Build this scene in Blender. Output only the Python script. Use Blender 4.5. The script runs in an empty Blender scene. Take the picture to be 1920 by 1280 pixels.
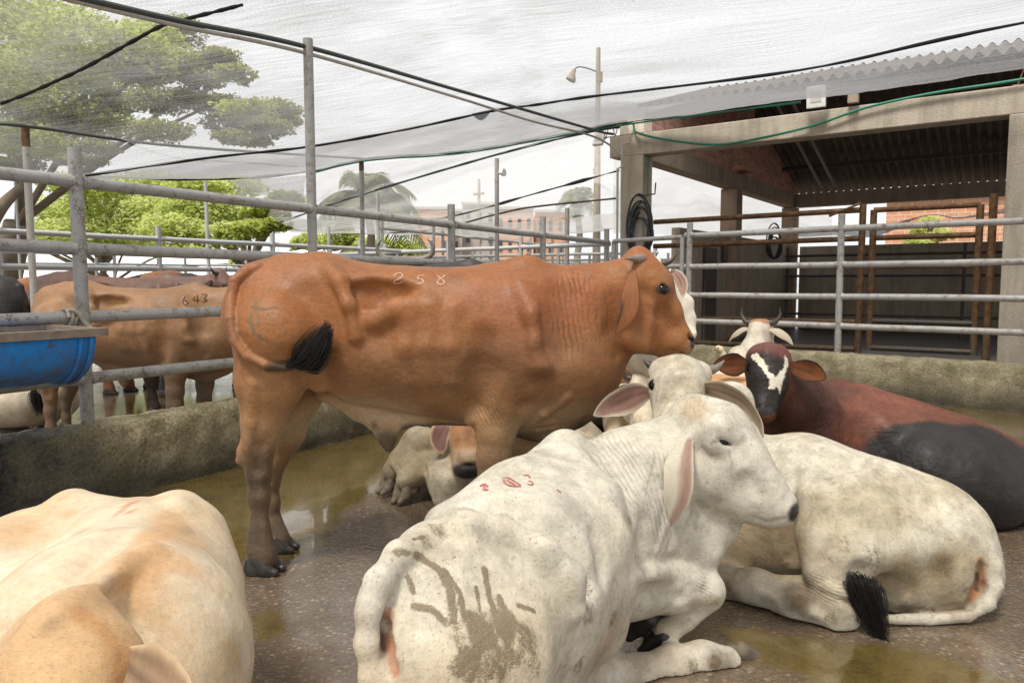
import bpy, math, random
import numpy as np
from mathutils import Vector, Matrix
from mathutils.bvhtree import BVHTree

random.seed(7)
RNG = np.random.default_rng(11)
scene = bpy.context.scene
COL = scene.collection
R_ = math.radians

# ------------------------------------------------------------------ camera
FPX, CAMH = 1370.0, 1.30                  # focal length in photo pixels, eye height in metres
PITCH = math.atan(110.0 / FPX)
cam_d = bpy.data.cameras.new('camera')
cam = bpy.data.objects.new('camera', cam_d)
COL.objects.link(cam)
cam_d.sensor_width = 36.0
cam_d.lens = FPX * 36.0 / 1920.0
cam_d.clip_end = 3000.0
cam_d.clip_start = 0.05
cam.location = (0, 0, CAMH)
cam.rotation_euler = (math.pi / 2 - PITCH, 0, 0)
scene.camera = cam
CP, SP = math.cos(PITCH), math.sin(PITCH)

def ray(px, py):
    u, v = (px - 960.0) / FPX, (640.0 - py) / FPX
    return np.array([u, CP + v * SP, -SP + v * CP])

def P(px, py, y):
    """world point at forward distance y seen at that place of the photograph"""
    d = ray(px, py)
    return np.array([0, 0, CAMH]) + d * (y / d[1])

def G(px, py, z=0.0):
    d = ray(px, py)
    return np.array([0, 0, CAMH]) + d * ((z - CAMH) / d[2])

# ------------------------------------------------------------------ mesh helpers
def make_mesh(name, V, loops, starts, smooth=True):
    me = bpy.data.meshes.new(name)
    V = np.asarray(V, dtype=np.float32)
    me.vertices.add(len(V)); me.vertices.foreach_set('co', V.ravel())
    loops = np.asarray(loops, dtype=np.int32); starts = np.asarray(starts, dtype=np.int32)
    me.loops.add(len(loops)); me.loops.foreach_set('vertex_index', loops)
    me.polygons.add(len(starts)); me.polygons.foreach_set('loop_start', starts)
    me.polygons.foreach_set('use_smooth', np.full(len(starts), smooth, dtype=bool))
    me.update(calc_edges=True); me.validate()
    return me

def link(name, me, mat=None, parent=None, origin=None):
    o = bpy.data.objects.new(name, me)
    COL.objects.link(o)
    if mat is not None:
        me.materials.append(mat)
    if parent is not None:
        o.parent = parent
    elif origin is not None:
        o.location = origin
    return o

def tag(o, label=None, cat=None, group=None, kind=None):
    if label: o['label'] = label
    if cat: o['category'] = cat
    if group: o['group'] = group
    if kind: o['kind'] = kind
    return o

def thing(name, loc, label, cat, group=None):
    o = bpy.data.objects.new(name, None)
    COL.objects.link(o)
    o.empty_display_size = 0.2
    o.location = Vector(loc)
    return tag(o, label, cat, group)

def base_of(parent, origin):
    if parent is not None:
        q, b = parent, np.zeros(3)
        while q is not None:
            b = b + np.array(q.location); q = q.parent
        return b
    return np.array(origin) if origin is not None else np.zeros(3)

class MB:
    """collects simple shapes (world coordinates) and links them as one mesh"""
    def __init__(s): s.v, s.f = [], []
    def add(s, vs, fs):
        n = len(s.v); s.v += [tuple(map(float, x)) for x in vs]; s.f += [tuple(i + n for i in f) for f in fs]
    def box(s, c, size, rz=0.0, M=None):
        hx, hy, hz = [a / 2 for a in size]
        vs = [Vector((x, y, z)) for x in (-hx, hx) for y in (-hy, hy) for z in (-hz, hz)]
        M = M or Matrix.Rotation(rz, 3, 'Z')
        vs = [M @ v + Vector(c) for v in vs]
        s.add(vs, [(0, 1, 3, 2), (4, 6, 7, 5), (0, 4, 5, 1), (2, 3, 7, 6), (0, 2, 6, 4), (1, 5, 7, 3)])
    def beam(s, a, b, w, h):
        """box from a to b, w wide (horizontal), h high"""
        a, b = Vector(a), Vector(b); d = (b - a); L = d.length; d.normalize()
        side = d.cross(Vector((0, 0, 1))); side.normalize(); up = side.cross(d)
        vs = []
        for p in (a, b):
            for i, j in ((-1, -1), (1, -1), (1, 1), (-1, 1)):
                vs.append(p + side * (i * w / 2) + up * (j * h / 2))
        s.add(vs, [(3, 2, 1, 0), (4, 5, 6, 7), (0, 1, 5, 4), (1, 2, 6, 5), (2, 3, 7, 6), (3, 0, 4, 7)])
    def tube(s, pts, r, n=10, cap=True):
        pts = [Vector(p) for p in pts]
        rs = list(r) if hasattr(r, '__len__') else [r] * len(pts)
        t0 = (pts[1] - pts[0]).normalized()
        ref = Vector((0, 0, 1)) if abs(t0.z) < .9 else Vector((1, 0, 0))
        u = t0.cross(ref).normalized()
        vs, fs = [], []
        for i, p in enumerate(pts):
            t = (pts[min(i + 1, len(pts) - 1)] - pts[max(i - 1, 0)]).normalized()
            u = (u - t * u.dot(t)).normalized(); w = t.cross(u)
            for k in range(n):
                a = 2 * math.pi * k / n
                vs.append(p + (u * math.cos(a) + w * math.sin(a)) * rs[i])
        for i in range(len(pts) - 1):
            for k in range(n):
                k2 = (k + 1) % n
                fs.append((i * n + k, i * n + k2, (i + 1) * n + k2, (i + 1) * n + k))
        if cap:
            fs.append(tuple(reversed(range(n)))); fs.append(tuple(range((len(pts) - 1) * n, len(pts) * n)))
        s.add(vs, fs)
    def build(s, name, mat, parent=None, origin=None, smooth=True, auto=True):
        b = base_of(parent, origin)
        V = np.array(s.v) - b
        loops = [i for f in s.f for i in f]; starts, n = [], 0
        for f in s.f: starts.append(n); n += len(f)
        me = make_mesh(name, V, loops, starts, smooth)
        if smooth and auto:
            try: me.set_sharp_from_angle(angle=R_(38))
            except Exception: pass
        return link(name, me, mat, parent, origin)

def bez(pts, n):
    """Catmull-Rom through the points"""
    pts = [np.array(p, float) for p in pts]
    Q = [2 * pts[0] - pts[1]] + pts + [2 * pts[-1] - pts[-2]]
    out = []
    for i in range(1, len(Q) - 2):
        for k in range(n):
            t = k / n
            out.append(.5 * ((2 * Q[i]) + (-Q[i - 1] + Q[i + 1]) * t + (2 * Q[i - 1] - 5 * Q[i] + 4 * Q[i + 1] - Q[i + 2]) * t * t
                             + (-Q[i - 1] + 3 * Q[i] - 3 * Q[i + 1] + Q[i + 2]) * t ** 3))
    out.append(pts[-1])
    return out

# ------------------------------------------------------------------ numpy noise
def _h(ix, iy, iz, seed):
    n = (ix * 374761393 + iy * 668265263 + iz * 2147483647 + seed * 1274126177) & 0xFFFFFFFF
    n = ((n ^ (n >> 13)) * 1274126177) & 0xFFFFFFFF
    n = (n ^ (n >> 16)) & 0xFFFF
    return n.astype(np.float32) / 32767.5 - 1.0

def vnoise(V, scale, seed=0):
    p = np.asarray(V, dtype=np.float64) * scale + 1000.0
    i = np.floor(p).astype(np.int64); f = (p - i).astype(np.float32); f = f * f * (3 - 2 * f)
    r = 0
    for dx in (0, 1):
        for dy in (0, 1):
            for dz in (0, 1):
                w = (f[:, 0] if dx else 1 - f[:, 0]) * (f[:, 1] if dy else 1 - f[:, 1]) * (f[:, 2] if dz else 1 - f[:, 2])
                r = r + w * _h(i[:, 0] + dx, i[:, 1] + dy, i[:, 2] + dz, seed)
    return r

def fnoise(V, scale, seed=0, oct=3):
    r, a = 0, 1.0
    for k in range(oct):
        r = r + a * vnoise(V, scale * 2 ** k, seed + k); a *= .5
    return r / 1.75

def sstep(a, b, x):
    t = np.clip((x - a) / (b - a), 0, 1)
    return t * t * (3 - 2 * t)

# ------------------------------------------------------------------ implicit modelling
class Field:
    def __init__(s): s.ops = []
    def cone(s, a, ra, b, rb, k=.04, n=None, fl=1.0, sub=False):
        s.ops.append(('c', np.array(a, float), float(ra), np.array(b, float), float(rb), k, None if n is None else np.array(n, float), fl, sub))
    def ell(s, c, rad, axes=None, k=.04, sub=False):
        s.ops.append(('e', np.array(c, float), np.array(rad, float), np.eye(3) if axes is None else np.array(axes, float), k, sub))
    def bounds(s):
        lo, hi = np.full(3, 1e9), np.full(3, -1e9)
        for o in s.ops:
            if o[0] == 'c' and not o[8]:
                for p, r in ((o[1], o[2]), (o[3], o[4])):
                    lo = np.minimum(lo, p - r); hi = np.maximum(hi, p + r)
            elif o[0] == 'e' and not o[5]:
                lo = np.minimum(lo, o[1] - o[2].max()); hi = np.maximum(hi, o[1] + o[2].max())
        return lo - .05, hi + .05
    def mesh(s, h, zfloor=None, smooth=2):
        lo, hi = s.bounds()
        n = np.ceil((hi - lo) / h).astype(int) + 2
        ax = [(lo[i] + h * np.arange(n[i])).astype(np.float32) for i in range(3)]
        D = np.full(n, .25, np.float32)
        for o in s.ops:
            if o[0] == 'c':
                _, a, ra, b, rb, k, nn, fl, sub = o
                m = max(ra, rb) + k + 2 * h
                l = np.minimum(a, b) - m; u = np.maximum(a, b) + m
            else:
                _, c, rad, axes, k, sub = o
                m = rad.max() + k + 2 * h; l = c - m; u = c + m
            i0 = np.clip(np.floor((l - lo) / h).astype(int), 0, n); i1 = np.clip(np.ceil((u - lo) / h).astype(int) + 1, 0, n)
            if np.any(i1 <= i0): continue
            sl = tuple(slice(i0[i], i1[i]) for i in range(3))
            X = ax[0][sl[0]][:, None, None]; Y = ax[1][sl[1]][None, :, None]; Z = ax[2][sl[2]][None, None, :]
            if o[0] == 'c':
                ba = (b - a).astype(np.float32); L2 = max(float(ba @ ba), 1e-9)
                px, py, pz = X - np.float32(a[0]), Y - np.float32(a[1]), Z - np.float32(a[2])
                t = np.clip((px * ba[0] + py * ba[1] + pz * ba[2]) / np.float32(L2), 0, 1)
                wx, wy, wz = px - t * ba[0], py - t * ba[1], pz - t * ba[2]
                q = wx * wx + wy * wy + wz * wz
                if nn is not None and fl != 1.0:
                    wn = wx * np.float32(nn[0]) + wy * np.float32(nn[1]) + wz * np.float32(nn[2])
                    q = q + np.float32(fl * fl - 1) * wn * wn
                d = np.sqrt(q) - (np.float32(ra) + t * np.float32(rb - ra))
            else:
                px, py, pz = X - np.float32(c[0]), Y - np.float32(c[1]), Z - np.float32(c[2])
                k0 = 0; k1 = 0
                for j in range(3):
                    e = px * np.float32(axes[j][0]) + py * np.float32(axes[j][1]) + pz * np.float32(axes[j][2])
                    e1 = e / np.float32(rad[j]); k0 = k0 + e1 * e1; e2 = e1 / np.float32(rad[j]); k1 = k1 + e2 * e2
                k0 = np.sqrt(k0); k1 = np.sqrt(k1) + 1e-6
                d = k0 * (k0 - 1) / k1
            C = D[sl]
            if sub:
                d = -d
                hh = np.maximum(k - np.abs(C - d), 0) / k
                D[sl] = np.maximum(C, d) + hh * hh * (k * .25)
            else:
                hh = np.maximum(k - np.abs(C - d), 0) / k
                D[sl] = np.minimum(C, d) - hh * hh * (k * .25)
        if zfloor is not None:
            D = np.maximum(D, (zfloor - ax[2])[None, None, :])
        return surface_nets(D, lo, h, smooth)

def surface_nets(D, lo, h, smooth=2):
    D[0] = D[-1] = .2; D[:, 0] = D[:, -1] = .2; D[:, :, 0] = D[:, :, -1] = .2
    S = D < 0
    n = D.shape
    cnt = np.zeros((n[0] - 1, n[1] - 1, n[2] - 1), np.uint8)
    offs = [(i, j, k) for i in (0, 1) for j in (0, 1) for k in (0, 1)]
    for i, j, k in offs:
        cnt += S[i:n[0] - 1 + i, j:n[1] - 1 + j, k:n[2] - 1 + k]
    act = (cnt > 0) & (cnt < 8)
    ids = np.argwhere(act)
    idx = np.full(act.shape, -1, np.int32); idx[act] = np.arange(len(ids))
    cv = [D[ids[:, 0] + i, ids[:, 1] + j, ids[:, 2] + k] for i, j, k in offs]
    acc = np.zeros((len(ids), 3), np.float32); w = np.zeros(len(ids), np.float32)
    for a in range(8):
        for b in range(a + 1, 8):
            oa, ob = np.array(offs[a]), np.array(offs[b])
            if np.abs(oa - ob).sum() != 1: continue
            da, db = cv[a], cv[b]
            m = (da < 0) != (db < 0)
            t = np.where(m, da / np.where(m, da - db, 1), 0)
            acc += (m[:, None] * (oa[None] + t[:, None] * (ob - oa)[None])).astype(np.float32); w += m
    V = (ids + acc / w[:, None]) * h + lo
    F = []
    for axn in range(3):
        s0 = [slice(1, -1)] * 3; s1 = [slice(1, -1)] * 3
        s0[axn] = slice(0, -1); s1[axn] = slice(1, None)
        A, B = S[tuple(s0)], S[tuple(s1)]
        e = np.argwhere(A != B)
        inside = A[e[:, 0], e[:, 1], e[:, 2]]
        off = np.ones(3, int); off[axn] = 0
        e = e + off
        u, v = [(1, 2), (2, 0), (0, 1)][axn]
        du = np.zeros(3, int); du[u] = 1; dv = np.zeros(3, int); dv[v] = 1
        g = lambda c: idx[c[:, 0], c[:, 1], c[:, 2]]
        q = np.stack([g(e - du - dv), g(e - dv), g(e), g(e - du)], 1)
        q[~inside] = q[~inside][:, ::-1]
        F.append(q)
    F = np.concatenate(F)
    F = F[(F >= 0).all(1)]
    # a little Taubin smoothing to take off the grid
    if smooth:
        E = np.concatenate([F[:, [0, 1]], F[:, [1, 2]], F[:, [2, 3]], F[:, [3, 0]]])
        deg = np.bincount(E[:, 0], minlength=len(V)).astype(float) + 1e-9
        for it in range(smooth):
            for lam in (.5, -.51):
                dl = np.stack([np.bincount(E[:, 0], weights=V[E[:, 1], j], minlength=len(V)) for j in range(3)], 1) / deg[:, None] - V
                V = V + lam * dl
    return V, F

def set_attr(me, name, data, typ='FLOAT'):
    if typ == 'COLOR':
        a = me.color_attributes.new(name, 'FLOAT_COLOR', 'POINT')
        c = np.ones((len(data), 4), np.float32); c[:, :3] = data
        a.data.foreach_set('color', c.ravel())
    else:
        a = me.attributes.new(name, 'FLOAT', 'POINT'); a.data.foreach_set('value', np.asarray(data, np.float32))
# ------------------------------------------------------------------ materials
class N:
    """small node-graph helper"""
    def __init__(s, name):
        s.m = bpy.data.materials.new(name); s.m.use_nodes = True
        s.t = s.m.node_tree; s.t.nodes.clear()
        s.out = s.t.nodes.new('ShaderNodeOutputMaterial')
    def n(s, typ, ins=None, **props):
        x = s.t.nodes.new('ShaderNode' + typ)
        for k, v in props.items(): setattr(x, k, v)
        for k, v in (ins or {}).items(): s.set(x.inputs[k], v)
        return x
    def set(s, sock, v):
        if isinstance(v, bpy.types.NodeSocket): s.t.links.new(v, sock)
        elif isinstance(v, bpy.types.Node): s.t.links.new(v.outputs[0], sock)
        else:
            if hasattr(sock.default_value, '__len__') and not isinstance(v, str):
                v = list(v)
                if len(sock.default_value) == 4 and len(v) == 3: v = v + [1]
            sock.default_value = v
    def coords(s, scale=(1, 1, 1), src='Object', rot=(0, 0, 0)):
        tc = s.n('TexCoord')
        mp = s.n('Mapping', {'Vector': tc.outputs[src], 'Scale': scale, 'Rotation': rot})
        return mp.outputs[0]
    def geo(s): return s.n('NewGeometry').outputs['Position']
    def noise(s, vec, scale, detail=4, rough=.55, dist=0.0):
        return s.n('TexNoise', {'Vector': vec, 'Scale': scale, 'Detail': detail, 'Roughness': rough, 'Distortion': dist}).outputs['Fac']
    def voro(s, vec, scale, feature='F1', out='Distance'):
        return s.n('TexVoronoi', {'Vector': vec, 'Scale': scale}, feature=feature).outputs[out]
    def ramp(s, fac, stops, interp='LINEAR'):
        r = s.n('ValToRGB', {'Fac': fac}); cr = r.color_ramp; cr.interpolation = interp
        while len(cr.elements) > 1: cr.elements.remove(cr.elements[0])
        for i, (p, c) in enumerate(stops):
            e = cr.elements[0] if i == 0 else cr.elements.new(p)
            e.position = p
            c = (c, c, c) if not hasattr(c, '__len__') else c
            e.color = (*c, 1)
        return r.outputs[0]
    def mix(s, f, a, b, mode='MIX'):
        x = s.n('Mix', data_type='RGBA', blend_type=mode)
        s.set(x.inputs['Factor'], f); s.set(x.inputs['A'], a); s.set(x.inputs['B'], b)
        return x.outputs['Result']
    def math(s, op, a, b=0.0, c=None, clamp=False):
        x = s.n('Math', operation=op, use_clamp=clamp); s.set(x.inputs[0], a); s.set(x.inputs[1], b)
        if c is not None: s.set(x.inputs[2], c)
        return x.outputs[0]
    def attr(s, name, out='Color'): return s.n('Attribute', attribute_name=name).outputs[out]
    def bump(s, h, strength=.3, dist=.01, normal=None):
        b = s.n('Bump', {'Height': h, 'Strength': strength, 'Distance': dist})
        if normal is not None: s.set(b.inputs['Normal'], normal)
        return b.outputs[0]
    def bsdf(s, color, rough=.6, spec=.4, metal=0.0, normal=None, **kw):
        b = s.n('BsdfPrincipled', {'Base Color': color, 'Roughness': rough, 'Specular IOR Level': spec, 'Metallic': metal})
        if normal is not None: s.set(b.inputs['Normal'], normal)
        for k, v in kw.items(): s.set(b.inputs[k.replace('_', ' ')], v)
        return b.outputs[0]
    def done(s, sh):
        s.t.links.new(sh, s.out.inputs['Surface']); return s.m

def coat_material(name, mottle=.25, bumpy=1.0, rough=.62, wet=0.0, sheen=.06, spec=.32):
    g = N(name)
    col = g.attr('Col'); pos = g.coords()
    n1 = g.noise(pos, 9, 6, .62)
    n2 = g.noise(pos, 70, 3, .6)
    hairv = g.coords((60, 320, 320), rot=(0, .35, .2))
    n3 = g.noise(hairv, 1.0, 3, .65)
    n4 = g.noise(g.coords((16, 60, 60), rot=(.2, .6, .1)), 1.0, 4, .6)
    v = g.math('ADD', g.math('MULTIPLY', g.math('SUBTRACT', n1, .5), mottle * 2.2), g.math('MULTIPLY', g.math('SUBTRACT', n2, .5), mottle * 1.9))
    v = g.math('ADD', v, g.math('MULTIPLY', g.math('SUBTRACT', n3, .5), mottle * 1.5))
    v = g.math('ADD', v, g.math('MULTIPLY', g.math('SUBTRACT', n4, .5), mottle * 1.3))
    v = g.math('ADD', v, 1.0)
    hsv = g.n('HueSaturation', {'Color': col, 'Value': v, 'Saturation': 1.0})
    c = hsv.outputs[0]
    # grime: fine dark flecks and soft dirty clouds, strength from the mesh
    dirt = g.attr('dirt', 'Fac')
    cl = g.ramp(g.noise(pos, 13, 7, .68), [(.42, 0.0), (.62, 1.0)])
    fl = g.ramp(g.noise(pos, 120, 2, .5), [(.63, 0.0), (.70, 1.0)])
    dm = g.math('MULTIPLY', dirt, g.math('ADD', g.math('MULTIPLY', cl, .55), g.math('MULTIPLY', fl, .6)), clamp=True)
    c = g.mix(dm, c, (.10, .075, .045))
    mud = g.attr('mud', 'Fac')
    mr = g.math('ADD', mud, g.math('ADD', g.math('MULTIPLY', g.math('SUBTRACT', g.noise(pos, 38, 5, .7), .5), 1.0), g.math('MULTIPLY', g.math('SUBTRACT', n3, .5), .55)))
    mk = g.ramp(mr, [(.44, 0.0), (.66, 1.0)])
    c = g.mix(g.math('MULTIPLY', g.ramp(mr, [(.25, 0.0), (.6, 1.0)]), .35), c, (.24, .17, .085))
    c = g.mix(g.math('MULTIPLY', mk, .68), c, g.mix(g.noise(pos, 25, 5, .7), (.055, .036, .018), (.19, .13, .068)))
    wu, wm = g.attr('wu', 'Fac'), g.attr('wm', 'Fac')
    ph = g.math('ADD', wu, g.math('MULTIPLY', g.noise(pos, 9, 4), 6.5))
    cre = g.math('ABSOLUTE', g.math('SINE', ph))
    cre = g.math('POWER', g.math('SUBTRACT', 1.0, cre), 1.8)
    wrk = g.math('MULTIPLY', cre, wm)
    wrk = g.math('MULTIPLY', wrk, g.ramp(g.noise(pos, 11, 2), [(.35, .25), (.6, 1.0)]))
    c = g.mix(g.math('MULTIPLY', wrk, .22, clamp=True), c, g.mix(.75, c, (.03, .02, .012)))  # shade of the skin creases painted into the hide colour
    nb = g.bump(g.math('MULTIPLY', mk, g.noise(pos, 60, 4, .7)), .5, .006)
    nb = g.bump(g.math('MULTIPLY', wrk, -1.0), .6, .009, nb)
    nb = g.bump(g.noise(pos, 17, 4, .6), .35 * bumpy, .022, nb)
    nb = g.bump(n3, .32 * bumpy, .003, nb)
    nb = g.bump(n4, .25 * bumpy, .010, nb)
    nb = g.bump(n2, .18 * bumpy, .004, nb)
    r = g.math('ADD', rough, g.math('MULTIPLY', g.math('SUBTRACT', n1, .5), .35))
    sh = g.bsdf(c, r, spec, 0, nb, Sheen_Weight=sheen, Sheen_Roughness=.5, Coat_Weight=wet, Coat_Roughness=.25)
    return g.done(sh)

M = {}
M['coat'] = coat_material('cattle_coat', .28, .7, .52, .0, .05, .40)
M['coat_red'] = coat_material('cattle_coat_glossy', .32, 1.2, .46, .03, .0, .20)
M['coat_white'] = coat_material('cattle_coat_pale', .16, .6, .66)

def simple(name, color, rough=.5, spec=.4, metal=0, var=.3, scale=20, bump=.2, bd=.003):
    g = N(name); p = g.coords()
    n = g.noise(p, scale, 5)
    c = g.n('HueSaturation', {'Color': color, 'Value': g.math('ADD', 1.0, g.math('MULTIPLY', g.math('SUBTRACT', n, .5), 2 * var))}).outputs[0]
    return g.done(g.bsdf(c, rough, spec, metal, g.bump(n, bump, bd)))

M['eye'] = simple('eye_dark', (.006, .005, .004), .10, .35, 0, .1)
M['hoof'] = simple('hoof_horn', (.035, .03, .026), .38, .4, 0, .7, 30, .6, .004)
M['hoof_dirty'] = simple('hoof_dirty', (.14, .11, .075), .6, .3, 0, .8, 35, .8, .005)
M['horn'] = simple('horn', (.20, .17, .14), .42, .4, 0, .5, 25, .5)
M['horn_dark'] = simple('horn_dark', (.07, .055, .048), .42, .4, 0, .5, 25, .5)
M['hair_black'] = simple('hair_black', (.014, .012, .011), .5, .3, 0, .5, 60)
M['nose'] = simple('nose_wet', (.02, .018, .018), .28, .5, 0, .4, 90, .5)

def ear_material():
    g = N('ear_skin'); p = g.coords(); col = g.attr('Col')
    n = g.noise(g.coords((90, 90, 20)), 1, 4)
    c = g.n('HueSaturation', {'Color': col, 'Value': g.math('ADD', .8, g.math('MULTIPLY', n, .4))}).outputs[0]
    b = g.bsdf(c, .65, .25, 0, g.bump(n, .4, .004))
    tr = g.n('BsdfTranslucent', {'Color': c}).outputs[0]
    ms = g.n('MixShader', {0: .15, 1: b, 2: tr})
    return g.done(ms.outputs[0])
M['ear'] = ear_material()

def pipe_material(name, base, rust_amt, rust_col=(.17, .075, .03), dirt_low=True, rough=.5):
    g = N(name); p = g.geo()
    n = g.noise(p, 14, 6, .65); f = g.noise(p, 95, 3, .6); big = g.noise(p, 2.3, 3)
    c = g.mix(g.math('MULTIPLY', big, .8), base, [x * .62 for x in base])
    rm = g.ramp(g.math('ADD', g.math('MULTIPLY', n, .7), g.math('MULTIPLY', f, .42)), [(.62 - rust_amt, 0.0), (.78 - rust_amt * .7, 1.0)])
    c = g.mix(rm, c, g.mix(f, rust_col, [x * .4 for x in rust_col]))
    sp = g.ramp(g.noise(p, 210, 2), [(.62, 0.0), (.7, 1.0)])
    c = g.mix(g.math('MULTIPLY', sp, .65), c, (.06, .05, .04))
    if dirt_low:
        z = g.n('SeparateXYZ', {0: p}).outputs[2]
        dm = g.math('MULTIPLY', g.ramp(z, [(.35, 1.0), (1.0, 0.0)]), g.ramp(g.noise(p, 30, 5, .7), [(.35, 0.0), (.62, 1.0)]))
        c = g.mix(g.math('MULTIPLY', dm, .75), c, (.13, .11, .075))
    h = g.math('ADD', n, g.math('MULTIPLY', f, .5))
    return g.done(g.bsdf(c, g.math('ADD', rough, g.math('MULTIPLY', rm, .3)), .4, .12, g.bump(h, .35, .004)))
M['pipe'] = pipe_material('galvanised_pipe', (.42, .41, .39), 0.05, (.20, .12, .07))
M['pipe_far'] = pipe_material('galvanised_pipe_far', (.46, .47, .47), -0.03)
M['pipe_rust'] = pipe_material('rusty_pipe', (.22, .13, .06), .20, (.13, .058, .022))
M['pipe_pale'] = pipe_material('conduit_pale', (.50, .47, .42), .0)
M['pipe_green'] = pipe_material('pipe_dark_green', (.07, .085, .08), .02)
M['pipe_dark'] = pipe_material('pipe_dark', (.05, .055, .06), .1)

def concrete(name, base, moss=0.0, scale=1.0, rough=.8, wetlow=False, grain=1.0):
    g = N(name); p = g.geo()
    n = g.noise(p, 3 * scale, 7, .65); f = g.noise(p, 45 * scale, 5, .7); ff = g.noise(p, 160 * scale, 3, .6)
    v = g.math('ADD', .35, g.math('ADD', g.math('MULTIPLY', n, .75), g.math('MULTIPLY', f, .55)))
    c = g.n('HueSaturation', {'Color': base, 'Value': v}).outputs[0]
    st = g.ramp(g.noise(g.n('Mapping', {'Vector': p, 'Scale': (5, 5, .5)}).outputs[0], 1.4, 5, .6), [(.45, 0.0), (.7, 1.0)])
    c = g.mix(g.math('MULTIPLY', st, .45), c, [x * .35 for x in base])
    if moss:
        mm = g.math('MULTIPLY', g.ramp(g.noise(p, 6, 6, .7), [(.40, 0.0), (.58, 1.0)]), moss)
        c = g.mix(mm, c, g.mix(f, (.10, .10, .022), (.035, .05, .012)))
        dk = g.ramp(g.noise(p, 70, 4, .6), [(.30, 1.0), (.46, 0.0)])
        c = g.mix(g.math('MULTIPLY', dk, .75), c, (.022, .02, .014))
        c = g.mix(g.math('MULTIPLY', g.ramp(ff, [(.58, 0.0), (.72, 1.0)]), .5), c, (.34, .30, .19))
    if wetlow:
        xyz = g.n('SeparateXYZ', {0: p})
        dm = g.ramp(g.math('ADD', xyz.outputs[2], g.math('MULTIPLY', g.math('SUBTRACT', n, .5), .35)), [(.03, .85), (.30, 0.0)])
        c = g.mix(dm, c, (.03, .026, .018))
        bl = g.math('MULTIPLY', g.ramp(g.math('ADD', xyz.outputs[0], g.math('MULTIPLY', g.math('SUBTRACT', n, .5), 1.2)), [(0.0, 1.0), (1.0, 0.0)]), 0.0)
    h = g.math('ADD', g.math('MULTIPLY', n, .6), g.math('ADD', g.math('MULTIPLY', f, .8 * grain), g.math('MULTIPLY', ff, .4 * grain)))
    return g.done(g.bsdf(c, rough, .3, 0, g.bump(h, .8, .012 * grain)))
M['kerb'] = concrete('mossy_concrete', (.46, .39, .26), .5, 1.0, .85, True, 2.2)
M['concrete'] = concrete('weathered_concrete', (.44, .385, .305), 0, 1.0, .85)
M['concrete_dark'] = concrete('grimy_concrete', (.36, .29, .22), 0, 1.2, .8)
M['concrete_brown'] = concrete('brown_concrete', (.32, .23, .16), 0, 1.5, .8)

def kerb_left_material():
    # same rough concrete, but wet and blackened at its near end
    g = N('mossy_concrete_wet_end'); p = g.geo()
    n = g.noise(p, 3, 7, .65); f = g.noise(p, 45, 5, .7); ff = g.noise(p, 150, 3, .6)
    c = g.mix(g.ramp(f, [(.3, 0.0), (.7, 1.0)]), (.32, .265, .15), (.76, .66, .43))
    mm = g.math('MULTIPLY', g.ramp(g.noise(p, 6, 6, .7), [(.42, 0.0), (.6, 1.0)]), .55)
    c = g.mix(mm, c, g.mix(f, (.06, .065, .015), (.17, .15, .045)))
    dk = g.ramp(g.noise(p, 60, 4, .6), [(.32, 1.0), (.47, 0.0)])
    c = g.mix(g.math('MULTIPLY', dk, .55), c, (.04, .033, .018))
    xyz = g.n('SeparateXYZ', {0: p})
    low = g.ramp(g.math('ADD', xyz.outputs[2], g.math('MULTIPLY', g.math('SUBTRACT', n, .5), .5)), [(.05, .8), (.33, 0.0)])
    c = g.mix(low, c, (.035, .028, .018))
    wet = g.ramp(g.math('ADD', xyz.outputs[0], g.math('MULTIPLY', g.math('SUBTRACT', n, .5), .9)), [(0.0, 0.0), (1.0, 1.0)])
    x2 = g.math('ADD', g.math('ADD', xyz.outputs[0], 2.72), g.math('MULTIPLY', g.math('SUBTRACT', n, .5), .8))
    wet = g.ramp(x2, [(.0, 1.0), (.28, 0.0)])
    c = g.mix(wet, c, g.mix(f, (.006, .007, .007), (.045, .05, .05)))
    r = g.math('SUBTRACT', .85, g.math('MULTIPLY', wet, .62))
    h = g.math('ADD', g.math('MULTIPLY', n, .6), g.math('ADD', f, g.math('MULTIPLY', ff, .6)))
    return g.done(g.bsdf(c, r, .4, 0, g.bump(h, .9, .03)))
M['kerb_left'] = kerb_left_material()

def brick_material(name, c1, c2, mortar, sx=1.0, dirt=.5, src='UV'):
    g = N(name)
    uv = g.n('UVMap').outputs[0]
    b = g.n('TexBrick', {'Vector': uv, 'Color1': c1, 'Color2': c2, 'Mortar': mortar, 'Scale': 1.0, 'Mortar Size': .012,
                         'Mortar Smooth': .2, 'Bias': 0.0, 'Brick Width': .24 * sx, 'Row Height': .085 * sx})
    p = g.geo(); n = g.noise(p, 5, 6, .7); f = g.noise(p, 40, 4)
    c = g.mix(g.math('MULTIPLY', g.ramp(n, [(.35, 0.0), (.7, 1.0)]), dirt), b.outputs[0], (.04, .03, .025))
    c = g.n('HueSaturation', {'Color': c, 'Value': g.math('ADD', .6, g.math('MULTIPLY', f, .8))}).outputs[0]
    h = g.math('ADD', g.math('MULTIPLY', b.outputs['Fac'], -1.0), g.math('MULTIPLY', f, .5))
    return g.done(g.bsdf(c, .9, .2, 0, g.bump(h, .8, .015)))
M['brick'] = brick_material('old_brick', (.78, .38, .25), (.62, .26, .18), (.56, .48, .42))
M['brick_orange'] = brick_material('orange_brick', (.66, .34, .20), (.56, .27, .16), (.70, .62, .52), 1.5, .15)

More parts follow.
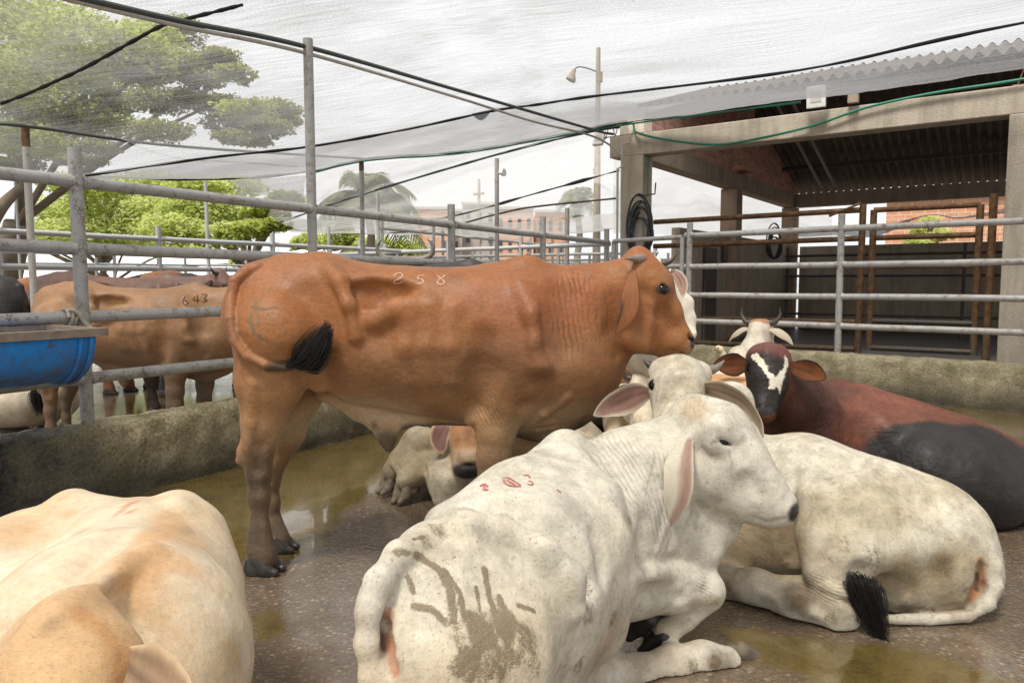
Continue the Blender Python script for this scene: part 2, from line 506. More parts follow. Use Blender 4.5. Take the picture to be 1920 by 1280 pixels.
M['corrugated'] = simple('corrugated_sheet', (.14, .118, .10), .6, .3, .15, .6, 3, .3)
M['white_plastic'] = simple('white_housing', (.75, .74, .70), .5, .4, 0, .1)
M['glass_panel'] = simple('floodlight_glass', (.55, .52, .45), .2, .5, 0, .1)
M['rubber'] = simple('black_rubber_hose', (.02, .022, .025), .4, .5, 0, .4)
M['rope'] = simple('grey_rope', (.42, .37, .30), .9, .2, 0, .5, 60, .8)
M['rope_black'] = simple('black_cord', (.022, .022, .024), .85, .2, 0, .5, 50, .8)
M['cable_green'] = simple('green_hose', (.015, .17, .10), .45, .4, 0, .4)
M['cable_blue'] = simple('blue_black_cable', (.02, .03, .055), .5, .4, 0, .4)
M['paint_white'] = simple('stock_paint_white', (.58, .40, .31), .8, .2, 0, .2)
M['paint_red'] = simple('stock_paint_red', (.42, .15, .12), .8, .2, 0, .3)
M['paint_dark'] = simple('brand_dark', (.10, .045, .02), .8, .2, 0, .3)
M['bark'] = simple('bark', (.16, .13, .10), .9, .2, 0, .5, 8, .8, .02)
M['bark_pale'] = simple('palm_bark', (.24, .21, .17), .9, .2, 0, .5, 8, .8, .02)
M['window'] = simple('window_glass', (.05, .055, .06), .15, .5, 0, .2)
M['white_wall'] = simple('white_wall', (.72, .72, .70), .8, .3, 0, .15, 2)
M['grey_wall'] = simple('grey_render', (.42, .40, .38), .85, .3, 0, .2, 2)
M['roof_white'] = simple('white_sheet_roof', (.80, .81, .82), .5, .4, 0, .1, 2)

def trough_material():
    g = N('blue_plastic'); p = g.coords()
    n = g.noise(p, 9, 7, .7); f = g.noise(p, 60, 4, .65)
    c = g.mix(g.noise(p, 4, 3), (.005, .20, .66), (.010, .30, .80))
    z = g.n('SeparateXYZ', {0: p}).outputs[2]
    xx = g.n('SeparateXYZ', {0: p}).outputs[0]
    d = g.math('ADD', g.math('MULTIPLY', n, .75), g.math('ADD', g.math('MULTIPLY', z, -.9), g.math('MULTIPLY', f, .25)))
    d2 = g.math('MULTIPLY', g.ramp(d, [(.50, 0.0), (.80, 1.0)]), .85)
    c = g.mix(d2, c, (.09, .065, .04))
    sp = g.ramp(g.noise(p, 26, 4, .7), [(.60, 0.0), (.66, 1.0)])
    c = g.mix(g.math('MULTIPLY', sp, .8), c, (.10, .075, .05))
    return g.done(g.bsdf(c, g.math('ADD', .32, g.math('MULTIPLY', n, .35)), .45, 0, g.bump(g.math('ADD', n, f), .25, .006)))
M['trough'] = trough_material()
M['trough_rim'] = simple('trough_rim_wood', (.24, .19, .145), .8, .3, 0, .6, 22, .7, .006)

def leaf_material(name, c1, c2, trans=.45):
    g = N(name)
    leaf_tone = g.attr('lv', 'Fac')
    c = g.mix(leaf_tone, c1, c2)
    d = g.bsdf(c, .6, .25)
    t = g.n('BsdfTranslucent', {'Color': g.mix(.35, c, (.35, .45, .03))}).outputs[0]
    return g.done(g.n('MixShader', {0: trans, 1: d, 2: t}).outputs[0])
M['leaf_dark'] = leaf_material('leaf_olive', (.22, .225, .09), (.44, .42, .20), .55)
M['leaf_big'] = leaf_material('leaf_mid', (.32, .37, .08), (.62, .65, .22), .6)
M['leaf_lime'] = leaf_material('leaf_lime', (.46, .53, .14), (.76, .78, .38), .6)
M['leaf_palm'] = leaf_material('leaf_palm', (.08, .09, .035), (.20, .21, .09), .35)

def net_material(name, opac, tint=(.24, .24, .245), streak=1.0, rot=0.0):
    g = N(name)
    uv = g.n('UVMap').outputs[0]
    lo = g.noise(g.n('Mapping', {'Vector': uv, 'Scale': (1.3, 26, 1)}).outputs[0], 1.0, 5, .62)
    hi = g.noise(g.n('Mapping', {'Vector': uv, 'Scale': (38, 160, 1)}).outputs[0], 1.0, 2, .6)
    sp = g.ramp(g.noise(g.n('Mapping', {'Vector': uv, 'Scale': (1, 1, 1)}).outputs[0], 24, 3, .6), [(.70, 0.0), (.74, 1.0)])
    big = g.noise(uv, .55, 3, .5)
    o = g.math('ADD', opac, g.math('MULTIPLY', g.math('SUBTRACT', lo, .5), 1.25 * streak))
    o = g.math('ADD', o, g.math('MULTIPLY', g.math('SUBTRACT', hi, .5), 1.5 * streak))
    o = g.math('ADD', o, g.math('MULTIPLY', g.math('SUBTRACT', big, .5), .8))
    o = g.math('ADD', o, g.math('MULTIPLY', sp, .3))
    o = g.math('ADD', o, g.attr('dens', 'Fac'))
    o = g.math('MINIMUM', g.math('MAXIMUM', o, .05), .96)
    df = g.n('BsdfDiffuse', {'Color': tint}).outputs[0]
    tl = g.n('BsdfTranslucent', {'Color': [min(1, t * 1.12) for t in tint]}).outputs[0]
    fab = g.n('MixShader', {0: .6, 1: df, 2: tl}).outputs[0]
    tr = g.n('BsdfTransparent').outputs[0]
    return g.done(g.n('MixShader', {0: o, 1: tr, 2: fab}).outputs[0])
M['net'] = net_material('shade_net', .31)
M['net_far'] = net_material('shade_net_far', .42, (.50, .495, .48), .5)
M['net_dark'] = net_material('shade_net_dark', .8, (.05, .055, .06), .6)

def ground_material():
    g = N('wet_concrete_yard'); p = g.geo()
    pud0 = g.attr('pud', 'Fac'); foul = g.attr('foul', 'Fac')
    n = g.noise(p, 1.6, 6, .65); m = g.noise(p, 9, 6, .7); f = g.noise(p, 55, 4, .65)
    vo = g.n('TexVoronoi', {'Vector': p, 'Scale': 50.0}, feature='F1')
    vo2 = g.n('TexVoronoi', {'Vector': p, 'Scale': 130.0}, feature='F1')
    peb = g.ramp(vo.outputs['Distance'], [(.25, 1.0), (.55, 0.0)])
    pc = g.n('SeparateColor', {0: vo.outputs['Color']})
    pcol = g.ramp(pc.outputs[0], [(.0, (.06, .05, .045)), (.3, (.15, .11, .085)), (.55, (.25, .14, .075)), (.75, (.20, .185, .18)), (.9, (.34, .24, .15)), (1.0, (.46, .37, .26))])
    base = g.mix(m, (.072, .054, .039), (.225, .162, .106))
    base = g.mix(g.math('MULTIPLY', peb, g.ramp(m, [(.3, .55), (.7, .95)])), base, pcol)
    base = g.mix(g.math('MULTIPLY', g.ramp(n, [(.4, 0.0), (.65, 1.0)]), .5), base, g.mix(f, (.13, .075, .018), (.04, .03, .018)))
    # puddle mask with a ragged edge
    pm = g.math('ADD', pud0, g.math('ADD', g.math('MULTIPLY', g.math('SUBTRACT', m, .5), .95), g.math('MULTIPLY', g.math('SUBTRACT', f, .5), .6)))
    pud = g.ramp(pm, [(.46, 0.0), (.56, 1.0)])
    damp = g.ramp(pm, [(.15, 0.0), (.5, 1.0)])
    base = g.mix(g.math('MULTIPLY', damp, .45), base, g.mix(f, (.15, .085, .025), (.05, .036, .018)))
    water = g.mix(g.ramp(g.noise(p, 7, 6, .7), [(.35, 0.0), (.68, 1.0)]), (.066, .048, .012), (.150, .104, .026))
    water = g.mix(g.math('MULTIPLY', g.ramp(f, [(.45, 0.0), (.7, 1.0)]), .45), water, (.23, .16, .05))
    c = g.mix(g.math('MULTIPLY', pud, g.ramp(m, [(.3, .95), (.75, .72)])), base, water)
    c = g.mix(foul, c, (.02, .017, .014))
    dry = g.ramp(g.math('ADD', g.math('MULTIPLY', n, .7), g.math('MULTIPLY', f, .3)), [(.40, .06), (.66, .34)])
    r = g.n('Mix', {0: pud, 2: dry, 3: .035}, data_type='FLOAT').outputs[0]
    h = g.math('ADD', g.math('MULTIPLY', g.math('SUBTRACT', 1.0, vo.outputs['Distance']), .9), g.math('ADD', g.math('MULTIPLY', g.math('SUBTRACT', 1.0, vo2.outputs['Distance']), .45), g.math('MULTIPLY', m, 1.2)))
    st = g.math('MULTIPLY', g.math('SUBTRACT', 1.0, pud), g.ramp(g.math('ADD', g.math('MULTIPLY', n, .7), g.math('MULTIPLY', f, .3)), [(.38, .12), (.60, .85)]))
    b = g.n('Bump', {'Height': h, 'Strength': st, 'Distance': .007})
    rip = g.bump(g.noise(p, 16, 3, .5), .03, .01, b.outputs[0])
    film = g.math('MAXIMUM', pud, g.ramp(g.math('ADD', g.math('MULTIPLY', n, .6), g.math('MULTIPLY', m, .4)), [(.44, 1.0), (.64, .35)]))
    soft = g.bump(h, .10, .004)
    return g.done(g.bsdf(c, r, .6, 0, rip, Coat_Weight=film, Coat_Roughness=.06, Coat_IOR=1.62, Coat_Normal=soft))
M['ground'] = ground_material()
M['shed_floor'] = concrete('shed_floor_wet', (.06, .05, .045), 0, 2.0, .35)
# ------------------------------------------------------------------ cattle
def hoof_mesh():
    f = Field()
    for s in (-1, 1):
        y = s * .026
        f.cone((-.040, y, -.052), .022, (.052, y * .85, -.060), .013, .012)
        f.cone((-.012, y, -.022), .021, (.018, y, -.052), .022, .014)
        f.cone((-.038, y, -.03), .017, (-.03, y, -.06), .022, .012)
    V, F = f.mesh(.004, zfloor=-.072, smooth=3)
    return V, F
HOOF = hoof_mesh()

def add_hoof(parent, c, fwd, up, size=1.0, mat='hoof'):
    f = Vector(fwd).normalized(); u = Vector(up); u = (u - f * u.dot(f)).normalized(); s = u.cross(f)
    Rm = np.array([[f[i], s[i], u[i]] for i in range(3)])
    V = (HOOF[0] * size) @ Rm.T + np.array(c) - base_of(parent, None)
    me = make_mesh('hoof', V, HOOF[1].ravel(), np.arange(len(HOOF[1])) * 4)
    return link('hoof', me, M[mat], parent)

EAR_U = [0, .06, .18, .35, .5, .65, .8, .9, .96, 1.0]
EAR_W = [.34, .42, .70, .97, 1.0, .90, .66, .42, .24, .05]
def add_ear(parent, pts, side, nrm, W, outer, inner, cup=.25, rim=None, thick=.006, dark=(.05, .03, .025), nu=36, nv=17, profile=None, rw=.62, asym=None, edge=None):
    """pts: centre line; side: width direction; nrm: the direction the inside of the ear faces"""
    c = np.array(bez(pts, 8)); L = np.r_[0, np.cumsum(np.linalg.norm(np.diff(c, axis=0), axis=1))]; L /= L[-1]
    us = np.linspace(0, 1, nu)
    cen = np.stack([np.interp(us, L, c[:, i]) for i in range(3)], 1)
    t = np.gradient(cen, axis=0); t /= np.linalg.norm(t, axis=1)[:, None]
    side = np.array(side, float); nrm = np.array(nrm, float)
    w = np.interp(us, EAR_U, profile or EAR_W) * W
    V, Cc, F = [], [], []
    outer, inner, dark = np.array(outer), np.array(inner), np.array(dark); rim = np.array(rim if rim is not None else outer)
    k0 = nu // 2; sd0 = side - t[k0] * (side @ t[k0]); sg0 = np.sign(np.cross(t[k0], sd0) @ nrm) or 1
    for lay in (1, -1):
        for i in range(nu):
            sd = side - t[i] * (side @ t[i]); sd /= np.linalg.norm(sd)
            nn = np.cross(t[i], sd) * sg0
            for j in range(nv):
                s = -1 + 2 * j / (nv - 1)
                curl = cup * (s * s) * w[i] + .03 * w[i] * math.sin(9 * us[i] + 3 * s)
                th = thick * math.sqrt(max(0, 1 - s * s)) * (1 - .5 * us[i])
                V.append(cen[i] + sd * s * w[i] + nn * (curl - .15 * w[i] + lay * th))
                if lay == 1:
                    e = sstep(rw, min(.99, rw + .35), abs(s)) + sstep(.86, 1, us[i]) * .6
                    k = sstep(.0, .5, 1 - abs(us[i] - .33) * 2.2) * (1 - abs(s)) * .55
                    streak = .5 + .5 * math.sin(s * 11 + us[i] * 4)
                    col = inner * (1 - k * streak) + dark * k * streak
                    if asym is not None: e = e + (1 - sstep(asym - .30, asym + .30, s))
                    e = min(1, e)
                    cc = col * (1 - e) + rim * e
                    if edge is not None:
                        w_ = sstep(.55, .9, s * edge[3]) * sstep(.42, .62, us[i]); cc = cc * (1 - w_) + np.array(edge[:3]) * w_
                    Cc.append(cc)
                else:
                    Cc.append(outer)
    o = nu * nv
    for i in range(nu - 1):
        for j in range(nv - 1):
            a, b, d, e = i * nv + j, i * nv + j + 1, (i + 1) * nv + j + 1, (i + 1) * nv + j
            F.append((a, b, d, e)); F.append((o + a, o + e, o + d, o + b))
    V = np.array(V) - base_of(parent, None); F = np.array(F)
    me = make_mesh('ear', V, F.ravel(), np.arange(len(F)) * 4)
    set_attr(me, 'Col', np.array(Cc), 'COLOR')
    return link('ear', me, M['ear'], parent)

def add_horn(parent, pts, r0, mat='horn', n=12):
    c = bez(pts, 8); k = len(c)
    m = MB(); m.tube(c, [max(.0035, r0 * (1 - (i / (k - 1)) ** 1.5 * .93)) for i in range(k)], n)
    return m.build('horn', M[mat], parent, auto=False)

def add_eye(parent, c, r=.021):
    m = MB(); n = 12; vs, fs = [], []
    for i in range(n + 1):
        for j in range(16):
            a, b = math.pi * i / n, 2 * math.pi * j / 16
            vs.append((c[0] + r * math.sin(a) * math.cos(b), c[1] + r * math.sin(a) * math.sin(b), c[2] + r * math.cos(a)))
    for i in range(n):
        for j in range(16):
            fs.append((i * 16 + j, (i + 1) * 16 + j, (i + 1) * 16 + (j + 1) % 16, i * 16 + (j + 1) % 16))
    m.add(vs, fs)
    return m.build('eye', M['eye'], parent, auto=False)

def add_tuft(parent, pts, spread, n=170, r=.004, mat='hair_black', name='tail_tuft', seed=3):
    """a bunch of hair strands that fans out along the centre line"""
    rg = random.Random(seed); c = bez(pts, 6); m = MB(); k = len(c)
    T = c[-1] - c[0]; T = T / np.linalg.norm(T)
    a = np.cross(T, [0, 0, 1.0]); a = a / (np.linalg.norm(a) + 1e-6); b = np.cross(T, a)
    n, r = int(n * 1.8), r * .62
    for s in range(n):
        ang, rad = rg.random() * 6.283, math.sqrt(rg.random())
        end = rg.uniform(.5, 1.06); ph = rg.uniform(-.3, .3)
        st = rg.uniform(0, .35); wild = rg.choice((1, 1, 1, 1, 1.35, 1.7)); kx = rg.uniform(-1, 1) * spread * .35; kf = rg.uniform(4, 11)
        line = []
        for i in range(9):
            u = st + (end - st) * i / 8
            x = min(u, 1.05) * (k - 1); i0 = min(int(x), k - 2); p = c[i0] + (c[i0 + 1] - c[i0]) * (x - i0)
            prof = spread * (.35 + .85 * math.sin(min(u, .97) * math.pi * .85 + .25)) * rad * wild * min(1, .06 + 2.6 * u)
            line.append(p + (a * math.cos(ang + ph * u) + b * math.sin(ang + ph * u)) * prof + a * kx * math.sin(kf * u) * u)
        m.tube(line, [r * (1 - .75 * i / 8) for i in range(9)], 4, False)
    return m.build(name, M[mat], parent, auto=False)

class Cow:
    def __init__(s, name, label, Y0=3.0, h=.01, loc=None, group=None, cat='cow', mat='coat'):
        s.f = Field(); s.Y0 = Y0; s.h = h; s.wr = []; s.mudops = []; s.mat = mat
        s.root = thing(name, loc if loc is not None else (0, 0, 0), label, cat, group)
        s.n = np.array([0, 1.0, 0])
    def q(s, px, py, dy=0.0): return P(px, py, s.Y0 + dy)
    def Q(s, t):
        """(px, py, Y) -> point"""
        return P(t[0], t[1], t[2])
    # chains in absolute form: points (px, py, Y, r_px)
    def ch(s, pts, k=.05, fl=1.0, n=None, sub=False):
        W = [(P(a, b, y), r * y / FPX) for a, b, y, r in pts]
        if len(W) == 1: W = W * 2
        for (p, r), (p2, r2) in zip(W, W[1:]):
            s.f.cone(p, r, p2, r2, k, s.n if n is None else n, fl, sub)
    # chains relative to the cow's own depth: points (px, py, dy, r_px)
    def cr(s, pts, k=.05, fl=1.0, n=None, sub=False):
        W = [(P(a, b, s.Y0 + dy), r * s.Y0 / FPX) for a, b, dy, r in pts]
        if len(W) == 1: W = W * 2
        for (p, r), (p2, r2) in zip(W, W[1:]):
            s.f.cone(p, r, p2, r2, k, s.n if n is None else n, fl, sub)
    def cw(s, pts, k=.05, fl=1.0, n=None, sub=False):
        """world form: points (x, y, z, r)"""
        W = [(np.array(p[:3], float), p[3]) for p in pts]
        if len(W) == 1: W = W * 2
        for (p, r), (p2, r2) in zip(W, W[1:]):
            s.f.cone(p, r, p2, r2, k, s.n if n is None else n, fl, sub)
    def snap(s, h=.018):
        V, F = s.f.mesh(h, None, 1)
        s.sb = BVHTree.FromPolygons([tuple(v) for v in V], [tuple(int(i) for i in f) for f in F])
    def _hits(s, pts):
        o = Vector((0, 0, CAMH)); out = []
        for px, py, r, amt in pts:
            d = Vector(ray(px, py)).normalized(); hit = s.sb.ray_cast(o, d)
            if hit[0] is None:
                near = s.sb.find_nearest(o + d * s.Y0); hit = near
            dist = hit[0].y
            out.append((np.array(hit[0]), np.array(hit[1]), r * dist / FPX, amt))
        return out
    def rl(s, pts, k=.03, mirror=False, fl=1.0, n=None):
        """raised ridge laid on the surface the camera side shows: (px, py, r_px, rise in m)"""
        W = [(p - nn * (r - a), r) for p, nn, r, a in s._hits(pts)]
        if len(W) == 1: W = W * 2
        for (p, r), (p2, r2) in zip(W, W[1:]):
            s.f.cone(p, r, p2, r2, k, n, fl)
            if mirror:
                m = np.array([1, -1, 1]); t = np.array([0, 2 * s.Y0, 0])
                s.f.cone(p * m + t, r, p2 * m + t, r2, k, n, fl)
    def dn(s, pts, k=.04, mirror=False):
        """hollow pressed into the surface: (px, py, r_px, depth in m)"""
        W = [(p + nn * (r - a), r) for p, nn, r, a in s._hits(pts)]
        if len(W) == 1: W = W * 2
        for (p, r), (p2, r2) in zip(W, W[1:]):
            s.f.cone(p, r, p2, r2, k, None, 1, True)
            if mirror:
                m = np.array([1, -1, 1]); t = np.array([0, 2 * s.Y0, 0])
                s.f.cone(p * m + t, r, p2 * m + t, r2, k, None, 1, True)
    def eye_socket(s, c, look, fwd, r=.021, lid=.0085, op=1.0):
        """orbit rim: two lids as little arcs round the eyeball, look = outward, fwd = towards the muzzle"""
        c = np.array(c); L = np.array(look, float); L /= np.linalg.norm(L)
        Fw = np.array(fwd, float); Fw -= L * (Fw @ L); Fw /= np.linalg.norm(Fw); U = np.cross(Fw, L)
        if U[2] < 0: U = -U
        s.f.ell(c - L * .014, (r * 1.75, r * 1.75, r * 1.2), np.array([Fw, U, L]), .03)
        s.f.ell(c + L * .012, (r * 1.05, r * .72 * op, r * 1.2), np.array([Fw, U, L]), .008, True)
        for sg, hgt in ((1, .84 * op), (-1, .70 * op)):
            arc = []
            for i in range(9):
                a = -1 + i / 4
                arc.append(c + Fw * a * r * 1.15 + U * sg * r * hgt * math.sqrt(max(0, 1 - a * a * .98)) + L * (.0105 + .003 * sg - .006 * a * a))
            for p, p2 in zip(arc, arc[1:]): s.f.cone(p, lid, p2, lid, .008)
    def wrinkle(s, c, r, d, wl, amp=1.0): s.wr.append((np.array(c), r, np.array(d, float) / np.linalg.norm(d), wl, amp))
    def finish(s, base, ops, dirt=.3, zfloor=.004, noise=.006, smooth=2, body='body', fur=0, flow=(-1, 0, -.5), flen=.015, tufty=()):
        V, F = s.f.mesh(s.h, zfloor, smooth)
        # irregular flesh
        if noise:
            me0 = np.zeros_like(V)
            e = V[F[:, 2]] - V[F[:, 0]]; g = V[F[:, 3]] - V[F[:, 1]]; fn = np.cross(e, g)
            for j in range(4):
                for a in range(3): me0[:, a] += np.bincount(F[:, j], weights=fn[:, a], minlength=len(V))
            nr = me0 / (np.linalg.norm(me0, axis=1)[:, None] + 1e-9)
            V = V + nr * (noise * fnoise(V, 6, 5, 2) + noise * .12 * vnoise(V, 24, 9))[:, None]
        C = np.tile(np.array(base, np.float32), (len(V), 1))
        D = np.full(len(V), dirt, np.float32)
        for op in ops: C, D = op(V, C, D)
        wu = np.zeros(len(V), np.float32); wm = np.zeros(len(V), np.float32)
        for c, r, d, wl, amp in s.wr:
            m = amp * (1 - sstep(.45, 1.0, np.linalg.norm((V - c) / np.array(r if hasattr(r, '__len__') else (r, r, r)), axis=1)))
            b = m > wm
            wu = np.where(b, (V - c) @ d / wl * math.pi, wu); wm = np.maximum(wm, m)
        s.V, s.F = V, F
        md = np.zeros(len(V))
        for pts, r, a in s.mudops:
            pts = [np.array(p, float) for p in pts]; d = np.full(len(V), 9e9)
            if len(pts) == 1: pts = pts * 2
            for p, q in zip(pts, pts[1:]):
                ba = q - p; t = np.clip((V - p) @ ba / (ba @ ba + 1e-9), 0, 1); d = np.minimum(d, np.linalg.norm(V - p - t[:, None] * ba, axis=1))
            md = np.maximum(md, a * (1 - sstep(.25, 1.35, d / r)))
        b = base_of(s.root, None); C = np.clip(C, 0, 1)
        loops, starts, W = F.ravel(), np.arange(len(F)) * 4, V
        if fur:
            # short hair: little blades rooted in the hide, lying along the growth of the coat
            rg = np.random.default_rng(17)
            e, g = V[F[:, 2]] - V[F[:, 0]], V[F[:, 3]] - V[F[:, 1]]; fn = np.cross(e, g); ar = np.linalg.norm(fn, axis=1)
            nn = fn / (ar[:, None] + 1e-12); ar = ar * .5
            keep = (C[F[:, 0]].mean(1) > .03) & (V[F[:, 0], 2] > .02); p = ar * keep; k = int(fur * p.sum()); p = p / p.sum()
            fi = rg.choice(len(F), k, p=p); u, v = rg.random(k)[:, None], rg.random(k)[:, None]; q = F[fi]
            pos = (V[q[:, 0]] * (1 - u) + V[q[:, 1]] * u) * (1 - v) + (V[q[:, 3]] * (1 - u) + V[q[:, 2]] * u) * v
            n_ = nn[fi]; fl = np.array(flow, float) + .45 * np.stack([fnoise(pos, 5, 41), fnoise(pos, 5, 42), fnoise(pos, 5, 43)], 1) + rg.normal(0, .16, (k, 3))
            fl = fl - n_ * (fl * n_).sum(1)[:, None]; fl /= np.linalg.norm(fl, axis=1)[:, None] + 1e-9
            sd = np.cross(n_, fl); L = flen * rg.uniform(.6, 1.35, k)[:, None]
            for tc, tr, tf in tufty: L = L * (1 + tf * (1 - sstep(.5, 1.0, np.linalg.norm(pos - np.array(tc), axis=1) / tr))[:, None])
            wd = .00085 * (flen / .015) ** .7 * rg.uniform(.7, 1.4, k)[:, None]
            tip = pos + fl * L + n_ * L * rg.uniform(.03, .19, k)[:, None]
            H = np.stack([pos - sd * wd - n_ * .001, pos + sd * wd - n_ * .001, tip], 1).reshape(-1, 3)
            W = np.concatenate([V, H]); nl = len(loops)
            loops = np.concatenate([loops, np.arange(len(V), len(V) + 3 * k)]); starts = np.concatenate([starts, nl + np.arange(k) * 3])
            root = np.repeat(q[:, 0], 3); j = np.repeat(np.clip(rg.normal(1.06, .17, k), .6, 1.6), 3)[:, None]
            C = np.concatenate([C, np.clip(C[root] * j, 0, 1)]); D = np.concatenate([D, D[root]]); md = np.concatenate([md, md[root]])
            wu = np.concatenate([wu, wu[root]]); wm = np.concatenate([wm, wm[root] * 0])
        me = make_mesh(body, W - b, loops, starts)
        set_attr(me, 'Col', C, 'COLOR'); set_attr(me, 'dirt', D); set_attr(me, 'wu', wu); set_attr(me, 'wm', wm)
        set_attr(me, 'mud', md)
        s.body = link(body, me, M[s.mat], s.root)
        return s.body
    def bvh(s):
        return BVHTree.FromPolygons([tuple(v) for v in s.V], [tuple(int(i) for i in f) for f in s.F])
    def stroke(s, polylines, width, mat, name='painted_number', bv=None, off=.0025):
        """paint marks: ribbons laid on the hide; polylines in photo pixels"""
        bv = bv or s.bvh(); m = MB(); o = Vector((0, 0, CAMH))
        for pl in polylines:
            d = bez([(a, b, 0) for a, b in pl], 5) if len(pl) > 1 else []
            hit = []
            for p in d:
                r = bv.ray_cast(o, Vector(ray(p[0], p[1])).normalized())
                if r[0] is not None: hit.append((r[0], r[1]))
            for k in range(len(hit) - 1):
                if (hit[k + 1][0] - hit[k][0]).length > .06: hit = hit[:k + 1]; break
            if len(hit) < 2: continue
            vs, fs = [], []
            for i, (p, nn) in enumerate(hit):
                t = (hit[min(i + 1, len(hit) - 1)][0] - hit[max(i - 1, 0)][0]).normalized(); sd = nn.cross(t).normalized()
                wv = width * (.7 + .5 * random.random())
                vs += [p + sd * wv + nn * off, p - sd * wv + nn * off]
            for i in range(len(hit) - 1): fs.append((2 * i, 2 * i + 1, 2 * i + 3, 2 * i + 2))
            m.add(vs, fs)
        if m.v: return m.build(name, M[mat], s.root, auto=False)

# paint operations on the hide ------------------------------------------------
def blob(c, r, col, a=1.0, soft=.35, nz=.25, ns=9, seed=0):
    c = np.array(c, float); col = np.array(col)
    rr = np.array(r if hasattr(r, '__len__') else (r, r, r), float)
    def op(V, C, D):
        d = np.linalg.norm((V - c) / rr, axis=1) + nz * fnoise(V, ns, seed)
        w = (a * (1 - sstep(1 - soft, 1 + soft, d)))[:, None]
        return C * (1 - w) + col * w, D
    return op
def seg(pts, r, col, a=1.0, soft=.4, nz=.2, ns=12, seed=0):
    pts = [np.array(p, float) for p in pts]; col = np.array(col)
    def op(V, C, D):
        d = np.full(len(V), 9e9)
        for p, q in zip(pts, pts[1:]):
            ba = q - p; t = np.clip((V - p) @ ba / (ba @ ba + 1e-9), 0, 1); d = np.minimum(d, np.linalg.norm(V - p - t[:, None] * ba, axis=1))
        d = d / r + nz * fnoise(V, ns, seed)
        w = (a * (1 - sstep(1 - soft, 1 + soft, d)))[:, None]
        return C * (1 - w) + col * w, D
    return op
def below(z0, z1, col, a=1.0, nz=.05, ns=6, box=None):
    """blend to col below z0 (full) .. z1 (none)"""
    col = np.array(col)
    def op(V, C, D):
        z = V[:, 2] + nz * fnoise(V, ns, 3)
        w = a * (1 - sstep(z0, z1, z))
        if box is not None:
            w = w * ((V[:, 0] > box[0]) & (V[:, 0] < box[1]))
        w = w[:, None]
        return C * (1 - w) + col * w, D
    return op
def mottle(col, a=.5, ns=4, lo=.0, hi=.5, seed=0, dirt=0.0):
    col = np.array(col)
    def op(V, C, D):
        w = (a * sstep(lo, hi, fnoise(V, ns, seed, 4)))
        return C * (1 - w[:, None]) + col * w[:, None], D + dirt * w
    return op
def dirtblob(c, r, a, nz=.3, ns=7):
    c = np.array(c, float); rr = np.array(r if hasattr(r, '__len__') else (r, r, r), float)
    def op(V, C, D):
        d = np.linalg.norm((V - c) / rr, axis=1) + nz * fnoise(V, ns, 4)
        return C, D + a * (1 - sstep(.6, 1.1, d))
    return op
def poly2d(o, ax, ay, pts, col, nz=.004, ns=30, depth=None, az=None):
    """flat-projected patch: polygon in the plane (o, ax, ay), metres"""
    o, ax, ay = [np.array(v, float) for v in (o, ax, ay)]; col = np.array(col)
    az = np.cross(ax, ay)
    def op(V, C, D):
        p = V - o; x = p @ ax + nz * fnoise(V, ns, 1); y = p @ ay + nz * fnoise(V, ns, 2)
        ins = np.zeros(len(V), bool)
        n = len(pts)
        for i in range(n):
            x1, y1 = pts[i]; x2, y2 = pts[(i + 1) % n]
            cnd = (y1 > y) != (y2 > y)
            with np.errstate(divide='ignore', invalid='ignore'):
                xi = (x2 - x1) * (y - y1) / (y2 - y1 + 1e-12) + x1
            ins ^= cnd & (x < xi)
        if depth is not None: ins &= np.abs(p @ az) < depth
        C = C.copy(); C[ins] = col
        return C, D
    return op

